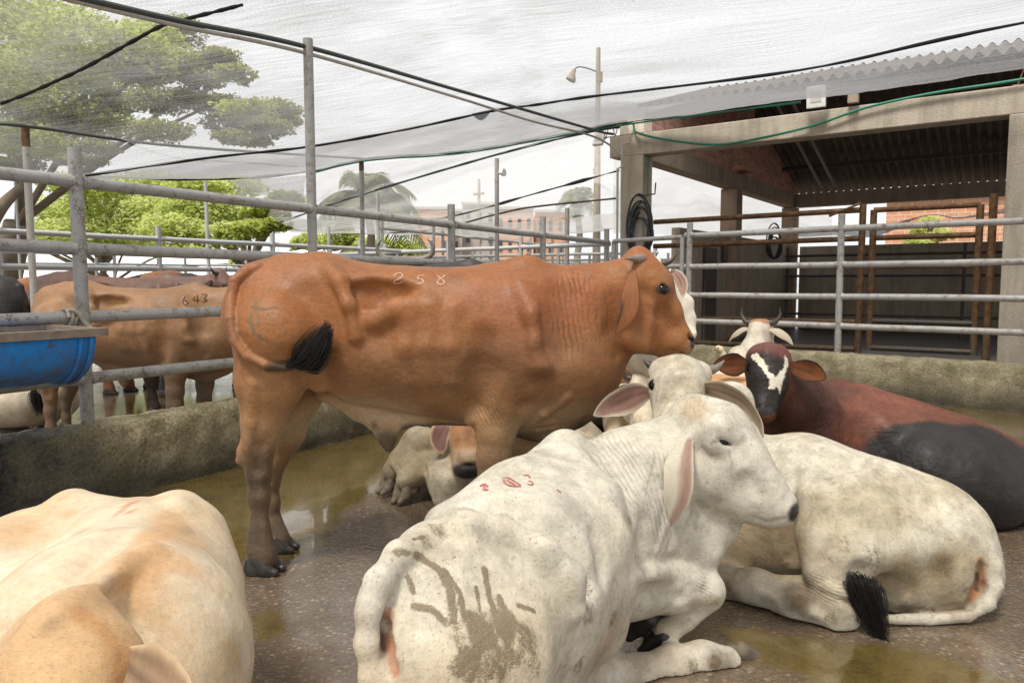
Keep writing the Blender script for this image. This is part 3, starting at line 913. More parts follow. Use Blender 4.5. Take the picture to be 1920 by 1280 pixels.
# ---- a standing zebu, drawn in the frame of the brown cow (photo pixels at its depth)
def standing_shape(c, head=True, tail='curl', hind=True):
    z = c.cr
    # trunk
    z([(522, 592, 0, 103), (605, 588, 0, 106), (700, 630, 0, 128), (800, 640, 0, 133), (900, 645, 0, 141), (985, 655, 0, 146), (1040, 672, 0, 122)], .07, 1.36)
    z([(930, 532, 0, 34), (985, 523, 0, 37), (1030, 536, 0, 36)], .07, 1.7)
    z([(1010, 640, 0, 125), (1090, 602, 0, 98), (1165, 568, 0, 82)], .07, 1.6)
    z([(960, 765, 0, 52), (1010, 768, 0, 56), (1062, 745, 0, 58), (1110, 695, 0, 50), (1150, 655, 0, 32)], .06, 3.2)
    # pelvis, hip bone and spine line
    z([(475, 520, -.02, 26), (535, 503, 0, 22), (600, 497, 0, 18)], .05)
    z([(560, 500, 0, 14), (650, 506, 0, 13), (800, 520, 0, 12), (900, 520, 0, 12)], .03)
    # hind legs
    if hind:
        z([(525, 630, -.12, 92), (506, 715, -.13, 60), (495, 785, -.14, 37), (482, 845, -.15, 28), (486, 885, -.15, 20), (486, 930, -.15, 17), (487, 995, -.15, 17), (489, 1026, -.15, 23), (497, 1046, -.15, 24)], .045, 1.15)
        z([(452, 862, -.15, 9), (462, 850, -.15, 16)], .03)
        z([(560, 640, -.16, 58), (597, 722, -.12, 13)], .06, 1.6)
        z([(545, 640, .12, 84), (552, 735, .12, 52), (538, 810, .12, 32), (514, 865, .12, 22), (509, 900, .12, 15), (509, 940, .12, 13.5), (515, 985, .12, 13.5), (522, 1008, .12, 18), (528, 1022, .12, 18)], .045, 1.15)
        z([(472, 1044, -.13, 8), (464, 1052, -.15, 6)], .015)
    # belly, sheath
    z([(605, 735, 0, 16), (680, 762, 0, 26), (735, 788, 0, 24)], .05, 1.5)
    z([(715, 790, 0, 26), (726, 815, 0, 17), (729, 838, 0, 9)], .04, 1.3)
    z([(735, 790, 0, 14), (800, 785, 0, 10), (875, 790, 0, 8)], .04)
    # forelegs
    z([(965, 660, -.13, 76), (940, 740, -.13, 52), (930, 800, -.13, 35), (926, 860, -.13, 28), (924, 912, -.13, 26), (926, 940, -.13, 19), (927, 1000, -.13, 18), (931, 1035, -.13, 24), (940, 1060, -.13, 22)], .045, 1.35)
    z([(880, 788, -.14, 8), (905, 770, -.15, 18)], .04)
    z([(990, 690, .12, 70), (988, 770, .13, 40), (984, 830, .13, 29), (980, 885, .13, 25), (978, 910, .13, 18), (976, 960, .13, 17), (980, 990, .13, 22), (988, 1012, .13, 20)], .045, 1.35)
    c.snap()
    mir = True
    # hip bone, flank hollow, shoulder, ribs
    c.dn([(670, 546, 26, .060), (704, 549, 34, .078), (744, 547, 25, .060), (776, 545, 14, .020)], .03, mir)
    c.dn([(705, 620, 60, .024)], .06, mir)
    c.rl([(620, 504, 18, .020), (638, 532, 15, .050), (654, 575, 14, .046), (666, 630, 14, .020)], .03, mir)
    c.rl([(700, 598, 22, .014), (745, 578, 22, .020), (800, 568, 22, .008)], .04, mir)
    for rx, a in ((770, .006), (812, .008), (852, .007)):
        c.rl([(rx, 575, 13, a * .6), (rx - 10, 650, 13, a), (rx - 2, 715, 12, a * .4)], .045, mir)
    c.rl([(978, 535, 20, .020), (998, 590, 18, .040), (1008, 640, 18, .040), (1013, 680, 26, .048)], .04, mir)
    c.dn([(1055, 640, 48, .044), (1045, 560, 36, .026)], .06, mir)
    c.dn([(908, 640, 34, .022), (905, 700, 38, .036), (892, 760, 24, .034)], .05, mir)
    c.dn([(565, 560, 40, .014), (590, 610, 40, .012)], .06, mir)
    c.rl([(520, 640, 60, .012)], .06, mir)
    if hind:
        c.dn([(575, 690, 30, .010)], .05, mir)
        c.rl([(474, 720, 10, .006), (470, 790, 9, .008), (462, 840, 8, .008)], .03)
        c.dn([(488, 840, 12, .008), (486, 880, 10, .006)], .025)
    c.dn([(985, 760, 16, .010)], .03)
    c.rl([(1065, 745, 9, .012), (1020, 775, 8, .014), (985, 805, 6, .008)], .02)
    c.dn([(1030, 790, 14, .010)], .03)
    if head:
        c.dn([(1150, 560, 20, .010), (1152, 620, 24, .024), (1165, 660, 20, .022)], .04, mir)
        c.rl([(1188, 640, 16, .012), (1212, 655, 12, .008), (1238, 662, 8, .004)], .03, mir)
        c.rl([(1222, 572, 10, .008), (1240, 590, 8, .010), (1255, 612, 7, .006)], .025, mir)
        c.dn([(1254, 594, 9, .014), (1264, 618, 7, .011)], .02, mir)
        c.rl([(1266, 575, 7, .005), (1280, 605, 7, .005)], .02, mir)
        c.dn([(1205, 545, 16, .008)], .03, mir)
        c.rl([(1232, 522, 12, .008), (1250, 526, 8, .008)], .02, mir)
    if tail == 'curl':
        TP = [(482, 498, 13), (462, 510, 12.5), (446, 530, 11.5), (439, 560, 10.5), (438, 600, 10), (447, 638, 9.5), (468, 666, 9), (500, 682, 8), (535, 687, 7), (560, 684, 6)]
        c.rl([(a, b, r, r * c.Y0 / FPX * (.5, .9, 1.3)[min(i, 2)] if i < 2 else r * c.Y0 / FPX * 1.5) for i, (a, b, r) in enumerate(TP)], .007)
    else:
        z([(470, 508, -.03, 15), (438, 530, 0, 13), (424, 600, 0, 11), (422, 700, 0, 9), (424, 790, 0, 7), (426, 830, 0, 6)], .014)
    if head:
        z([(1197, 480, 0, 17), (1196, 492, 0, 24), (1200, 520, 0, 44)], .04, 1.1)
        z([(1205, 512, 0, 38), (1222, 536, 0, 38), (1246, 588, 0, 31), (1266, 628, 0, 24), (1273, 641, 0, 24)], .04, 1.05)
        z([(1188, 590, 0, 54), (1212, 626, 0, 36), (1246, 650, 0, 18), (1262, 655, 0, 15)], .04, 1.25)
        z([(1268, 640, 0, 27), (1276, 645, 0, 24)], .03, .85)
        for sg in (-1, 1):
            z([(1226, 528, .062 * sg, 15), (1240, 530, .075 * sg, 13)], .035)
            z([(1218, 600, .085 * sg, 13), (1198, 640, .08 * sg, 22)], .05)
            z([(1245, 590, .10 * sg, 14), (1262, 612, .095 * sg, 9)], .04, sub=True)
            z([(1290, 632, .045 * sg, 6), (1296, 640, .03 * sg, 5)], .01, sub=True)
            z([(1248, 655, .068 * sg, 2.6), (1268, 662, .06 * sg, 2.6), (1290, 658, .03 * sg, 2.6)], .012, sub=True)
            e = P(1241, 543, c.Y0 + .092 * sg)
            c.eye_socket(e, (.25, sg, .1), (.35, 0, -1), .026, .006)

def tan(px, py, y): return P(px, py, y)

def hero():
    Y0 = 3.35
    c = Cow('standing_cow', 'brown humped cow standing broadside, black tail tip flicked onto its flank', Y0, .0068, loc=G(700, 1040))
    standing_shape(c)
    q = c.q
    nx = np.array([1, 0, 0.15])
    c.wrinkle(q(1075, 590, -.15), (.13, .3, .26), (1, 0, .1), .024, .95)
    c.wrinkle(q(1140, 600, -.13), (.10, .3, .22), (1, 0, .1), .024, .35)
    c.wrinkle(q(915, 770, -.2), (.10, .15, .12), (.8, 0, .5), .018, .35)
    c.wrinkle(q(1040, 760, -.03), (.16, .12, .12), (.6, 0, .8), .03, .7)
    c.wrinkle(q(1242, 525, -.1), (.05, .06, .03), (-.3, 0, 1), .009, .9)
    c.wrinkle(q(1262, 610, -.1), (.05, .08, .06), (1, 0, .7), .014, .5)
    c.snap(.014); HS = lambda pts: [x[0] for x in c._hits([(a, b, 1, 0) for a, b in pts])]
    for pts, r, a in (([(474, 575), (492, 580), (520, 577)], .014, .62), ([(470, 590), (476, 622), (492, 636)], .016, .62), ([(480, 560), (486, 610)], .02, .5), ([(484, 545), (512, 540)], .012, .5), ([(465, 600), (472, 612)], .012, .7),
                      ([(500, 590), (510, 600)], .02, .45), ([(930, 880), (935, 900)], .03, .45), ([(480, 860), (486, 930)], .03, .5), ([(470, 1030), (500, 1040)], .04, .5), ([(985, 815), (1060, 806), (1095, 785)], .03, .62), ([(700, 795), (730, 830)], .035, .5)):
        c.mudops.append((HS(pts), r, a))
    br, tanc, pale = (.285, .104, .029), (.35, .185, .075), (.46, .33, .19)
    dk = (.085, .058, .036)
    ops = [
        below(.55, 1.22, tanc, .9, .10),
        blob(q(650, 800, 0), (.42, .35, .10), pale, .9, .6),
        blob(q(1030, 800, 0), (.30, .3, .16), pale, .85, .6),
        blob(q(700, 770, -.0), (.22, .3, .10), pale, .7, .6),
        mottle((.20, .066, .02), .5, 3.2, .1, .6, 3),
        mottle((.36, .15, .052), .4, 2.2, .1, .7, 9),
        blob(q(1010, 690, -.2), (.22, .2, .22), (.16, .07, .032), .6, .7),
        blob(q(800, 700, -.2), (.4, .2, .14), (.20, .10, .045), .55, .7),
        blob(q(1020, 560, -.1), (.32, .3, .14), (.27, .080, .024), .6, .6),
        blob(q(530, 745, -.2), (.16, .2, .22), (.36, .19, .08), .7, .6),
        below(.26, .66, (.165, .112, .068), .92, .10, 7),
        blob(q(482, 880, -.2), (.06, .12, .13), dk, .8, .6, .5),
        blob(q(925, 900, -.2), (.07, .2, .14), (.16, .095, .05), .8, .6, .5),
        below(.10, .24, (.10, .07, .045), .75, .06), seg([q(470, 900, -.2), q(474, 1030, -.2)], .03, (.07, .05, .033), .7, .6, .5, 20),
        blob(q(1040, 795, 0), (.26, .3, .11), (.47, .31, .175), .8, .6, .3), blob(q(690, 775, 0), (.25, .3, .07), (.46, .31, .18), .75, .6, .3),
        # muddy hem of the dewlap and the belly
        seg([q(975, 822), q(1012, 834), q(1060, 812), q(1098, 782)], .045, (.035, .022, .015), .95, .6, .5, 25),
        seg([q(760, 800), q(830, 795), q(885, 805)], .03, (.05, .035, .025), .9, .6, .5, 25),
        blob(q(728, 830, 0), (.05, .12, .07), (.06, .045, .035), .8, .5),
        # face
        blob(q(1205, 480, 0), (.06, .14, .05), (.30, .10, .032), .8),
        blob(q(1288, 655, 0), (.055, .12, .05), (.32, .17, .085), .8),
        blob(q(1296, 642, 0), (.030, .09, .032), (.02, .018, .018), 1, .2, .15),
        blob(q(1242, 543, -.1), (.038, .04, .024), (.035, .018, .012), .95, .3, .15), seg([q(1222, 528, -.1), q(1240, 522, -.1), q(1256, 532, -.1)], .010, (.42, .16, .045), .7, .5), seg([q(1222, 660, -.1), q(1250, 664, -.1)], .006, (.10, .04, .02), .8, .5),
        seg([q(1258, 565, -.1), q(1268, 590, -.1)], .012, (.25, .07, .02), .6),
        # tail
        seg([q(433, 555, -.24), q(441, 638, -.28), q(505, 684, -.27)], .02, (.26, .11, .05), .8, .5),
        seg([q(505, 686, -.28), q(570, 686, -.28)], .03, (.05, .03, .02), .9),
    ]
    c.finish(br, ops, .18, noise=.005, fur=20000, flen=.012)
    add_tuft(c.root, [q(535, 688, -.285), q(572, 678, -.29), q(600, 645, -.29), q(616, 612, -.28)], .042, 420, .0028, seed=5)
    add_ear(c.root, [q(1186, 508, -.10), q(1183, 545, -.165), q(1178, 585, -.19), q(1155, 625, -.175)], (1, -.2, .2), (.5, -.85, 0), .038, (.27, .10, .037), (.275, .105, .04), .28, rim=(.27, .10, .037), dark=(.24, .09, .035), profile=[.42, .48, .62, .86, 1.0, .95, .70, .42, .22, .05], edge=(.06, .048, .045, -1))
    add_ear(c.root, [q(1190, 512, .10), q(1196, 540, .17), q(1190, 590, .18)], (1, 0, .25), (.6, .7, 0), .042, (.27, .10, .035), (.2, .08, .045), .45)
    add_horn(c.root, [q(1205, 486, -.055), q(1192, 485, -.085), q(1172, 485, -.135)], .024)
    add_horn(c.root, [q(1205, 486, .055), q(1196, 482, .085), q(1180, 480, .135)], .024)
    for sg in (-1, 1): add_eye(c.root, q(1241, 543, .092 * sg), .0255)
    add_hoof(c.root, np.r_[q(497, 1050, -.15)[:2], .096], (.95, -.25, 0), (0, 0, 1), 1.33)
    add_hoof(c.root, np.r_[q(528, 1020, .12)[:2], .09], (.95, -.2, 0), (0, 0, 1), 1.25)
    hz = .092
    for (px, dy) in ((938, -.13), (986, .13)):
        p = q(px, 1000, dy); add_hoof(c.root, (p[0], p[1], hz), (1, -.1, 0), (0, 0, 1), 1.28)
    bv = c.bvh()
    c.stroke([[(739, 518), (744, 513), (751, 513), (755, 517), (750, 522), (742, 525), (738, 529), (745, 531), (754, 529)]], .0026, 'paint_white', bv=bv)
    c.stroke([[(795, 517), (787, 517)], [(786, 517), (783, 523), (790, 524), (794, 528), (788, 532), (782, 531)]], .0024, 'paint_white', bv=bv)
    c.stroke([[(820, 517), (825, 521), (831, 526), (833, 531), (826, 534), (820, 530), (824, 524), (831, 520), (834, 516)]], .0024, 'paint_white', bv=bv)
    return c

WHITE, SHADE, MUD = (.74, .68, .56), (.52, .44, .31), (.20, .145, .08)

def white_front():
    c = Cow('lying_cow', 'white cow lying in front, muddy streaks on its haunch, red numbers on its back', 2.2, .0068, loc=G(930, 1400), mat='coat_white')
    h = c.ch
    side = np.array([.93, -.37, 0])
    h([(835, 1095, 1.72, 128), (880, 1120, 1.80, 150)], .07)
    h([(775, 1140, 1.58, 112), (800, 1230, 1.52, 130)], .07)
    h([(925, 1145, 1.78, 135), (880, 1250, 1.62, 165)], .08)
    h([(1010, 1190, 1.93, 74), (1020, 1235, 2.0, 60)], .06)
    h([(950, 1112, 2.0, 220), (1005, 1065, 2.25, 205), (1055, 1035, 2.48, 178)], .08, 1.15, side)
    h([(1028, 868, 2.45, 36), (1060, 850, 2.5, 36), (1092, 868, 2.55, 36)], .07)
    h([(1105, 965, 2.55, 125), (1185, 905, 2.62, 100), (1255, 865, 2.66, 76), (1295, 835, 2.68, 66)], .07)
    h([(1335, 925, 2.64, 46), (1318, 975, 2.6, 42), (1285, 1010, 2.56, 46), (1245, 1030, 2.54, 60)], .07, 1.8, np.array([0, 1, 0]))
    h([(1225, 1000, 2.6, 85)], .07)
    h([(1392, 945, 2.60, 18), (1355, 985, 2.60, 24), (1318, 1035, 2.57, 28), (1270, 1060, 2.54, 34)], .05)
    # foreleg, folded
    h([(1140, 985, 2.44, 100), (1188, 1092, 2.46, 60), (1255, 1098, 2.50, 46), (1300, 1106, 2.52, 33), (1326, 1106, 2.52, 34)], .05)
    h([(1322, 1118, 2.52, 29), (1285, 1158, 2.50, 22), (1248, 1184, 2.49, 25)], .015)
    h([(1160, 1120, 2.42, 40), (1205, 1135, 2.46, 20)], .03)
    # belly and udder folds
    h([(1105, 1120, 2.2, 80), (1120, 1175, 2.2, 52)], .06)
    h([(1100, 1205, 2.36, 26), (1140, 1218, 2.36, 19)], .03)
    h([(1120, 1190, 2.33, 18), (1135, 1165, 2.33, 14)], .02)
    # hind foot that sticks out
    h([(1030, 1262, 2.1, 60), (1110, 1262, 2.27, 36), (1190, 1262, 2.34, 33), (1262, 1246, 2.39, 33), (1318, 1238, 2.42, 33), (1362, 1240, 2.42, 29)], .04)
    h([(1318, 1268, 2.40, 9), (1322, 1282, 2.38, 6)], .015)
    # head in profile
    h([(1296, 775, 2.66, 34), (1322, 805, 2.63, 56)], .05)
    h([(1318, 790, 2.62, 44), (1348, 808, 2.60, 52), (1390, 862, 2.56, 46), (1432, 918, 2.52, 38), (1455, 946, 2.50, 34)], .05)
    h([(1310, 862, 2.62, 58), (1345, 900, 2.59, 50), (1400, 935, 2.54, 36), (1436, 962, 2.51, 23)], .05)
    h([(1452, 946, 2.5, 34), (1464, 952, 2.49, 31)], .03)
    c.snap(.012)
    c.rl([(1330, 800, 18, .012), (1352, 800, 16, .018), (1378, 815, 12, .012)], .03)
    c.rl([(1370, 868, 16, .008), (1395, 900, 12, .006)], .04)
    c.dn([(1318, 845, 26, .010)], .04)
    c.rl([(1335, 895, 36, .012)], .05)
    c.dn([(1405, 900, 18, .008), (1430, 925, 12, .005)], .03)
    c.dn([(1478, 944, 5, .008), (1474, 936, 5, .007)], .012)
    c.dn([(1410, 968, 3, .006), (1440, 980, 3, .006), (1470, 972, 2.5, .005)], .012)
    e = np.array(c._hits([(1354, 826, 1, 0)])[0][0])
    ep = e + np.array([0, .006, -.002])
    c.eye_socket(ep, (.15, -1, .1), (.90, 0, -.40), .030, .0075, .50)
    # edge of the thigh, hip bone, ribs, skin folds of the flank
    c.rl([(870, 925, 12, .006), (920, 898, 12, .008), (975, 868, 12, .008), (1020, 848, 12, .006)], .03)
    c.rl([(1098, 868, 14, .012), (1140, 920, 14, .018), (1175, 985, 16, .022), (1195, 1030, 18, .012)], .035)
    c.rl([(1190, 1080, 16, .012), (1255, 1070, 14, .012), (1310, 1085, 14, .014)], .03)
    c.dn([(1225, 1110, 14, .010), (1275, 1120, 12, .008)], .03)
    c.rl([(812, 968, 26, .02), (870, 985, 22, .030), (940, 1000, 22, .038), (1010, 1035, 22, .044), (1060, 1085, 22, .044), (1074, 1140, 22, .034)], .045)
    c.dn([(900, 952, 34, .028), (980, 968, 36, .034), (1060, 1012, 34, .036), (1105, 1085, 26, .028)], .05)
    c.rl([(1080, 860, 24, .014), (1135, 925, 40, .020), (1165, 1000, 44, .026)], .06)
    c.dn([(1215, 985, 34, .020), (1200, 1040, 26, .018)], .05)
    c.dn([(1120, 1010, 24, .012), (1130, 1070, 20, .014)], .04)
    c.rl([(1195, 1148, 16, .006)], .03)
    for k in range(4):
        c.rl([(1290 - 14 * k, 900 + 10 * k, 8, .006), (1285 - 13 * k, 960 + 8 * k, 8, .008), (1262 - 10 * k, 1030, 8, .006)], .02)
    # tail along the left edge of the rump
    h([(800, 1010, 1.66, 30), (748, 1042, 1.54, 27), (710, 1090, 1.47, 25), (692, 1145, 1.44, 22), (688, 1205, 1.42, 20), (694, 1270, 1.41, 19), (706, 1340, 1.40, 16)], .022)
    c.dn([(720, 1170, 9, .02), (722, 1215, 11, .022), (735, 1255, 10, .018)], .02)
    q = lambda x, y, Y: P(x, y, Y)
    wr = c.wrinkle
    wr(q(1150, 880, 2.45), (.20, .3, .16), (.80, 0, .6), .016, .8)
    wr(q(1230, 930, 2.5), (.12, .3, .20), (.95, 0, .2), .017, .75)
    wr(q(1060, 960, 2.2), (.16, .3, .13), (.75, 0, .65), .017, .65)
    wr(q(1120, 1075, 2.2), (.10, .3, .16), (.9, 0, .5), .017, .8)
    wr(q(1325, 1100, 2.45), (.05, .1, .06), (.5, 0, .85), .011, .4)
    wr(q(1050, 1240, 2.2), (.09, .3, .10), (.75, 0, .6), .016, .7)
    wr(q(1350, 790, 2.55), (.05, .1, .03), (-.3, 0, 1), .010, .7)
    wr(q(1300, 1240, 2.4), (.09, .1, .07), (1, 0, .2), .02, .5)
    c.snap(.014)
    S = lambda pts: [x[0] for x in c._hits([(a, b, 1, 0) for a, b in pts])]
    MB_ = (.17, .115, .055)
    ops = [
        mottle((.60, .52, .38), .45, 3.5, .0, .7, 2, .15),
        blob(q(850, 1250, 1.45), (.36, .3, .10), (.55, .43, .27), .6, .6),
        blob(q(1105, 1150, 2.15), (.10, .25, .12), (.34, .22, .11), .75, .6, .5),
        blob(q(1200, 1190, 2.4), (.16, .2, .05), (.40, .31, .2), .6, .6),
        blob(q(1100, 1215, 2.3), (.09, .15, .06), (.52, .38, .26), .7, .6),
    ]
    streaks = [([(745, 1035), (790, 1042), (825, 1068), (845, 1110), (850, 1160)], .013), ([(835, 1068), (862, 1110), (870, 1160), (885, 1180)], .009),
               ([(908, 1065), (915, 1110), (925, 1150)], .010), ([(893, 1100), (898, 1140)], .007), ([(775, 1135), (810, 1140), (835, 1165)], .010),
               ([(880, 1150), (905, 1200), (880, 1270)], .012), ([(935, 1120), (950, 1160)], .012), ([(970, 1135), (1000, 1145)], .009), ([(775, 1010), (795, 1005)], .006), ([(765, 1080), (775, 1110)], .008)]
    for pts, w in streaks:
        c.mudops.append((S(pts), w * 1.15, .78))
    for x, y, r, a in ((905, 1190, .06, .75), (945, 1170, .065, .72), (985, 1195, .055, .66), (880, 1240, .055, .7), (930, 1245, .07, .62), (960, 1225, .06, .6), (1000, 1240, .05, .5), (800, 1010, .05, .42), (1100, 1100, .05, .45), (1105, 1150, .05, .5), (1050, 1250, .06, .4), (1180, 975, .022, .6), (1340, 1130, .03, .45), (860, 1180, .05, .45), (1300, 1248, .04, .5), (1340, 1240, .035, .62), (1250, 1150, .03, .5), (1200, 1140, .03, .5), (1150, 1160, .05, .52), (1120, 1215, .05, .42), (1085, 1250, .05, .5), (1000, 890, .05, .36), (820, 990, .05, .5), (735, 1050, .03, .42), (1310, 985, .04, .38)):
        c.mudops.append((S([(x, y)]), r, a))
    ops += [
        blob(S([(1178, 975)])[0], (.022, .05, .04), (.38, .32, .22), .7, .5, .5, 20),
        blob(S([(1300, 768)])[0], (.05, .08, .045), (.52, .40, .25), .75, .5, .4),
        blob(S([(800, 1010)])[0], (.08, .1, .06), (.5, .42, .3), .5, .6, .5),
        # muzzle, eye rim, tear stains
        blob(q(1482, 955, 2.48), (.036, .09, .036), (.022, .020, .020), 1, .18, .12),
        blob(q(1440, 985, 2.5), (.06, .08, .02), (.55, .42, .33), .7, .5),
        seg([ep + np.array([-.030, -.015, .004]), ep + np.array([.036, -.01, -.012])], .0095, (.03, .024, .02), .95, .35, .2),
        seg(S([(1366, 842), (1372, 870), (1371, 888)]), .004, (.30, .25, .2), .7, .5, .6, 40),
        seg(S([(1378, 850), (1383, 872)]), .003, (.30, .25, .2), .6, .5, .6, 40),
        seg([q(1140, 990, 2.4), q(1215, 1150, 2.4)], .03, (.5, .4, .28), .4, .6),
        # leg grime, the pink under the tail, and painted shade beside the tail
        seg(S([(1300, 1130), (1345, 1125)]), .022, (.42, .32, .2), .6, .6, .5, 20),
        seg([q(1180, 1262, 2.3), q(1300, 1240, 2.4), q(1350, 1240, 2.4)], .05, (.42, .33, .23), .6, .6, .6, 14),
        seg(S([(1345, 1235), (1360, 1240)]), .035, (.20, .17, .13), .7, .6, .5, 20),
        seg(S([(716, 1160), (722, 1210)]), .014, (.06, .035, .025), .95, .4),  # gap between tail and rump, its shade painted on
        seg(S([(728, 1150), (735, 1215), (745, 1260)]), .013, (.42, .17, .09), .8, .5),
        seg([q(690, 1140, 1.42), q(690, 1260, 1.42)], .02, (.66, .56, .46), .5, .6),
    ]
    c.finish((.60, .555, .455), ops, .55, noise=.006, fur=20000, flow=(-.3, -.9, -.5), flen=.011, tufty=[(P(1302, 770, 2.6), .075, 1.8)])
    r = c.root
    add_eye(r, ep + np.array([0, .004, 0]), .029)
    add_ear(r, [P(1287, 826, 2.53), P(1274, 870, 2.44), P(1270, 930, 2.41), P(1243, 999, 2.44)], (1, -.35, .15), (.55, -.8, .1), .050, (.58, .52, .40), (.36, .235, .185), .30, rim=(.60, .54, .42), dark=(.20, .11, .085), thick=.009, rw=.80, asym=.05, profile=[.52, .56, .78, 1.0, .98, .82, .56, .34, .20, .05])
    add_hoof(r, P(1228, 1182, 2.45), (-.66, -.2, -.50), (.5, -.35, .62), 1.45)
    add_hoof(r, P(1412, 1232, 2.40), (1, .03, -.05), (.05, -.55, .82), 1.6, 'hoof_dirty')
    bv = c.bvh()
    c.stroke([[(900, 912), (908, 908), (915, 913)], [(905, 918), (916, 918)], [(906, 910), (912, 920)]], .0035, 'paint_red', bv=bv)
    c.stroke([[(942, 897), (952, 896), (968, 905), (975, 911), (962, 912), (950, 908), (944, 900)], [(950, 900), (966, 910)]], .0035, 'paint_red', bv=bv)
    c.stroke([[(982, 892), (990, 891), (993, 896)], [(990, 902), (998, 904), (997, 909), (988, 908)]], .0028, 'paint_red', bv=bv)
    c.stroke([[(1044, 918), (1052, 924)]], .003, 'paint_red', bv=bv)
    return c

def white_right():
    c = Cow('lying_cow', 'white cow lying at right, black tail tuft curled round beside its hock', 3.0, .0075, loc=G(1600, 1180), mat='coat_white')
    h = c.ch
    h([(1430, 990, 3.25, 120), (1500, 962, 3.2, 145), (1620, 1000, 3.1, 140), (1715, 1022, 3.0, 138)], .08)
    h([(1765, 1050, 2.95, 105), (1800, 1075, 2.92, 70)], .07)
    h([(1570, 960, 2.86, 78), (1570, 1040, 2.76, 58), (1572, 1110, 2.72, 46), (1575, 1158, 2.70, 30)], .07)
    h([(1640, 980, 2.86, 80), (1700, 1060, 2.86, 80)], .08)
    h([(1568, 1150, 2.70, 36), (1490, 1122, 2.78, 37), (1415, 1098, 2.88, 32), (1352, 1092, 2.98, 29), (1318, 1078, 3.02, 24)], .045)
    h([(1375, 995, 3.25, 105), (1330, 970, 3.3, 80)], .07)
    h([(1385, 895, 3.35, 84), (1325, 815, 3.3, 76), (1285, 760, 3.25, 56)], .07)
    h([(1352, 762, 3.5, 34), (1372, 755, 3.5, 36), (1384, 800, 3.45, 40)], .05)
    h([(1345, 1000, 3.12, 24), (1318, 1025, 3.1, 18)], .04)
    h([(1470, 1020, 3.05, 16), (1470, 1080, 3.02, 14)], .04)
    # head turned to the camera
    h([(1243, 698, 3.18, 27), (1275, 702, 3.16, 30), (1308, 702, 3.18, 27)], .05)
    h([(1272, 715, 3.12, 46), (1270, 745, 3.06, 46), (1264, 800, 2.98, 37), (1258, 850, 2.9, 36), (1256, 870, 2.88, 34)], .05)
    h([(1278, 760, 3.16, 48), (1270, 830, 3.04, 32)], .05)
    c.snap(.014)
    es = []
    for ex, ey, sg in ((1227, 722, -1), (1316, 728, 1)):
        p = P(ex, ey, 3.075); es.append((p, sg))
        c.eye_socket(p, (sg * .75, -.65, .12), (0, -.35, -.95), .025, .007)
    c.rl([(1245, 705, 12, .006), (1270, 700, 12, .004), (1300, 708, 12, .006)], .03)
    c.dn([(1272, 722, 16, .007)], .04)
    # hip bone, thigh folds, ribs
    c.rl([(1590, 908, 16, .014), (1640, 878, 18, .036), (1680, 892, 18, .022), (1730, 930, 18, .012)], .04)
    c.rl([(1460, 830, 12, .005), (1540, 838, 12, .008), (1600, 856, 12, .006)], .03)
    c.dn([(1700, 930, 30, .016), (1750, 960, 30, .012)], .05)
    for k in range(3):
        c.rl([(1470 + 34 * k, 850 + 8 * k, 12, .004), (1480 + 30 * k, 920, 12, .006)], .035)
    c.rl([(1575, 1140, 12, .008), (1566, 1180, 12, .008)], .02)
    c.rl([(1545, 1160, 10, .006), (1490, 1132, 10, .006), (1420, 1106, 10, .005)], .02)
    c.dn([(1500, 1100, 12, .008), (1430, 1085, 12, .006)], .025)
    c.dn([(1560, 880, 30, .018), (1600, 870, 20, .010)], .05)
    c.rl([(1512, 930, 22, .012), (1510, 1000, 22, .020), (1520, 1070, 20, .018)], .05)
    c.dn([(1478, 960, 22, .022), (1485, 1040, 18, .020)], .04)
    c.rl([(1640, 1050, 30, .012), (1720, 1020, 40, .018), (1790, 1000, 30, .01)], .06)
    c.dn([(1612, 1075, 22, .025), (1605, 1120, 18, .02)], .04)
    c.dn([(1640, 1090, 24, .02), (1700, 1100, 24, .012)], .05)
    c.rl([(1640, 1142, 10, .010), (1720, 1148, 10, .014), (1800, 1125, 10, .012)], .025)
    for k in range(5):
        c.rl([(1515 + 12 * k, 1085 + 3 * k, 5, .005), (1545 + 10 * k, 1100 + 4 * k, 5, .006)], .015)
    c.dn([(1840, 1070, 8, .02), (1826, 1110, 8, .018)], .025)
    h([(1815, 985, 2.90, 22), (1842, 1020, 2.80, 19), (1858, 1060, 2.76, 17), (1862, 1095, 2.74, 15), (1848, 1130, 2.72, 14), (1810, 1152, 2.71, 13), (1740, 1160, 2.70, 11), (1665, 1160, 2.68, 9)], .012)
    c.snap(.014)
    c.dn([(1834, 1062, 9, .022), (1838, 1100, 9, .022), (1815, 1132, 9, .018), (1760, 1142, 8, .014)], .02)
    wr = c.wrinkle
    wr(P(1540, 1095, 2.7), (.12, .2, .07), (.25, 0, 1), .014, .4)
    wr(P(1470, 860, 3.0), (.14, .3, .10), (.8, 0, -.5), .03, .5)
    wr(P(1370, 1110, 2.95), (.06, .1, .06), (1, 0, .2), .014, .6)
    wr(P(1235, 712, 3.08), (.05, .08, .04), (.5, 0, .85), .008, .7)
    S = lambda pts: [x[0] for x in c._hits([(a, b, 1, 0) for a, b in pts])]
    c.snap(.016)
    dirty = (.36, .27, .15)
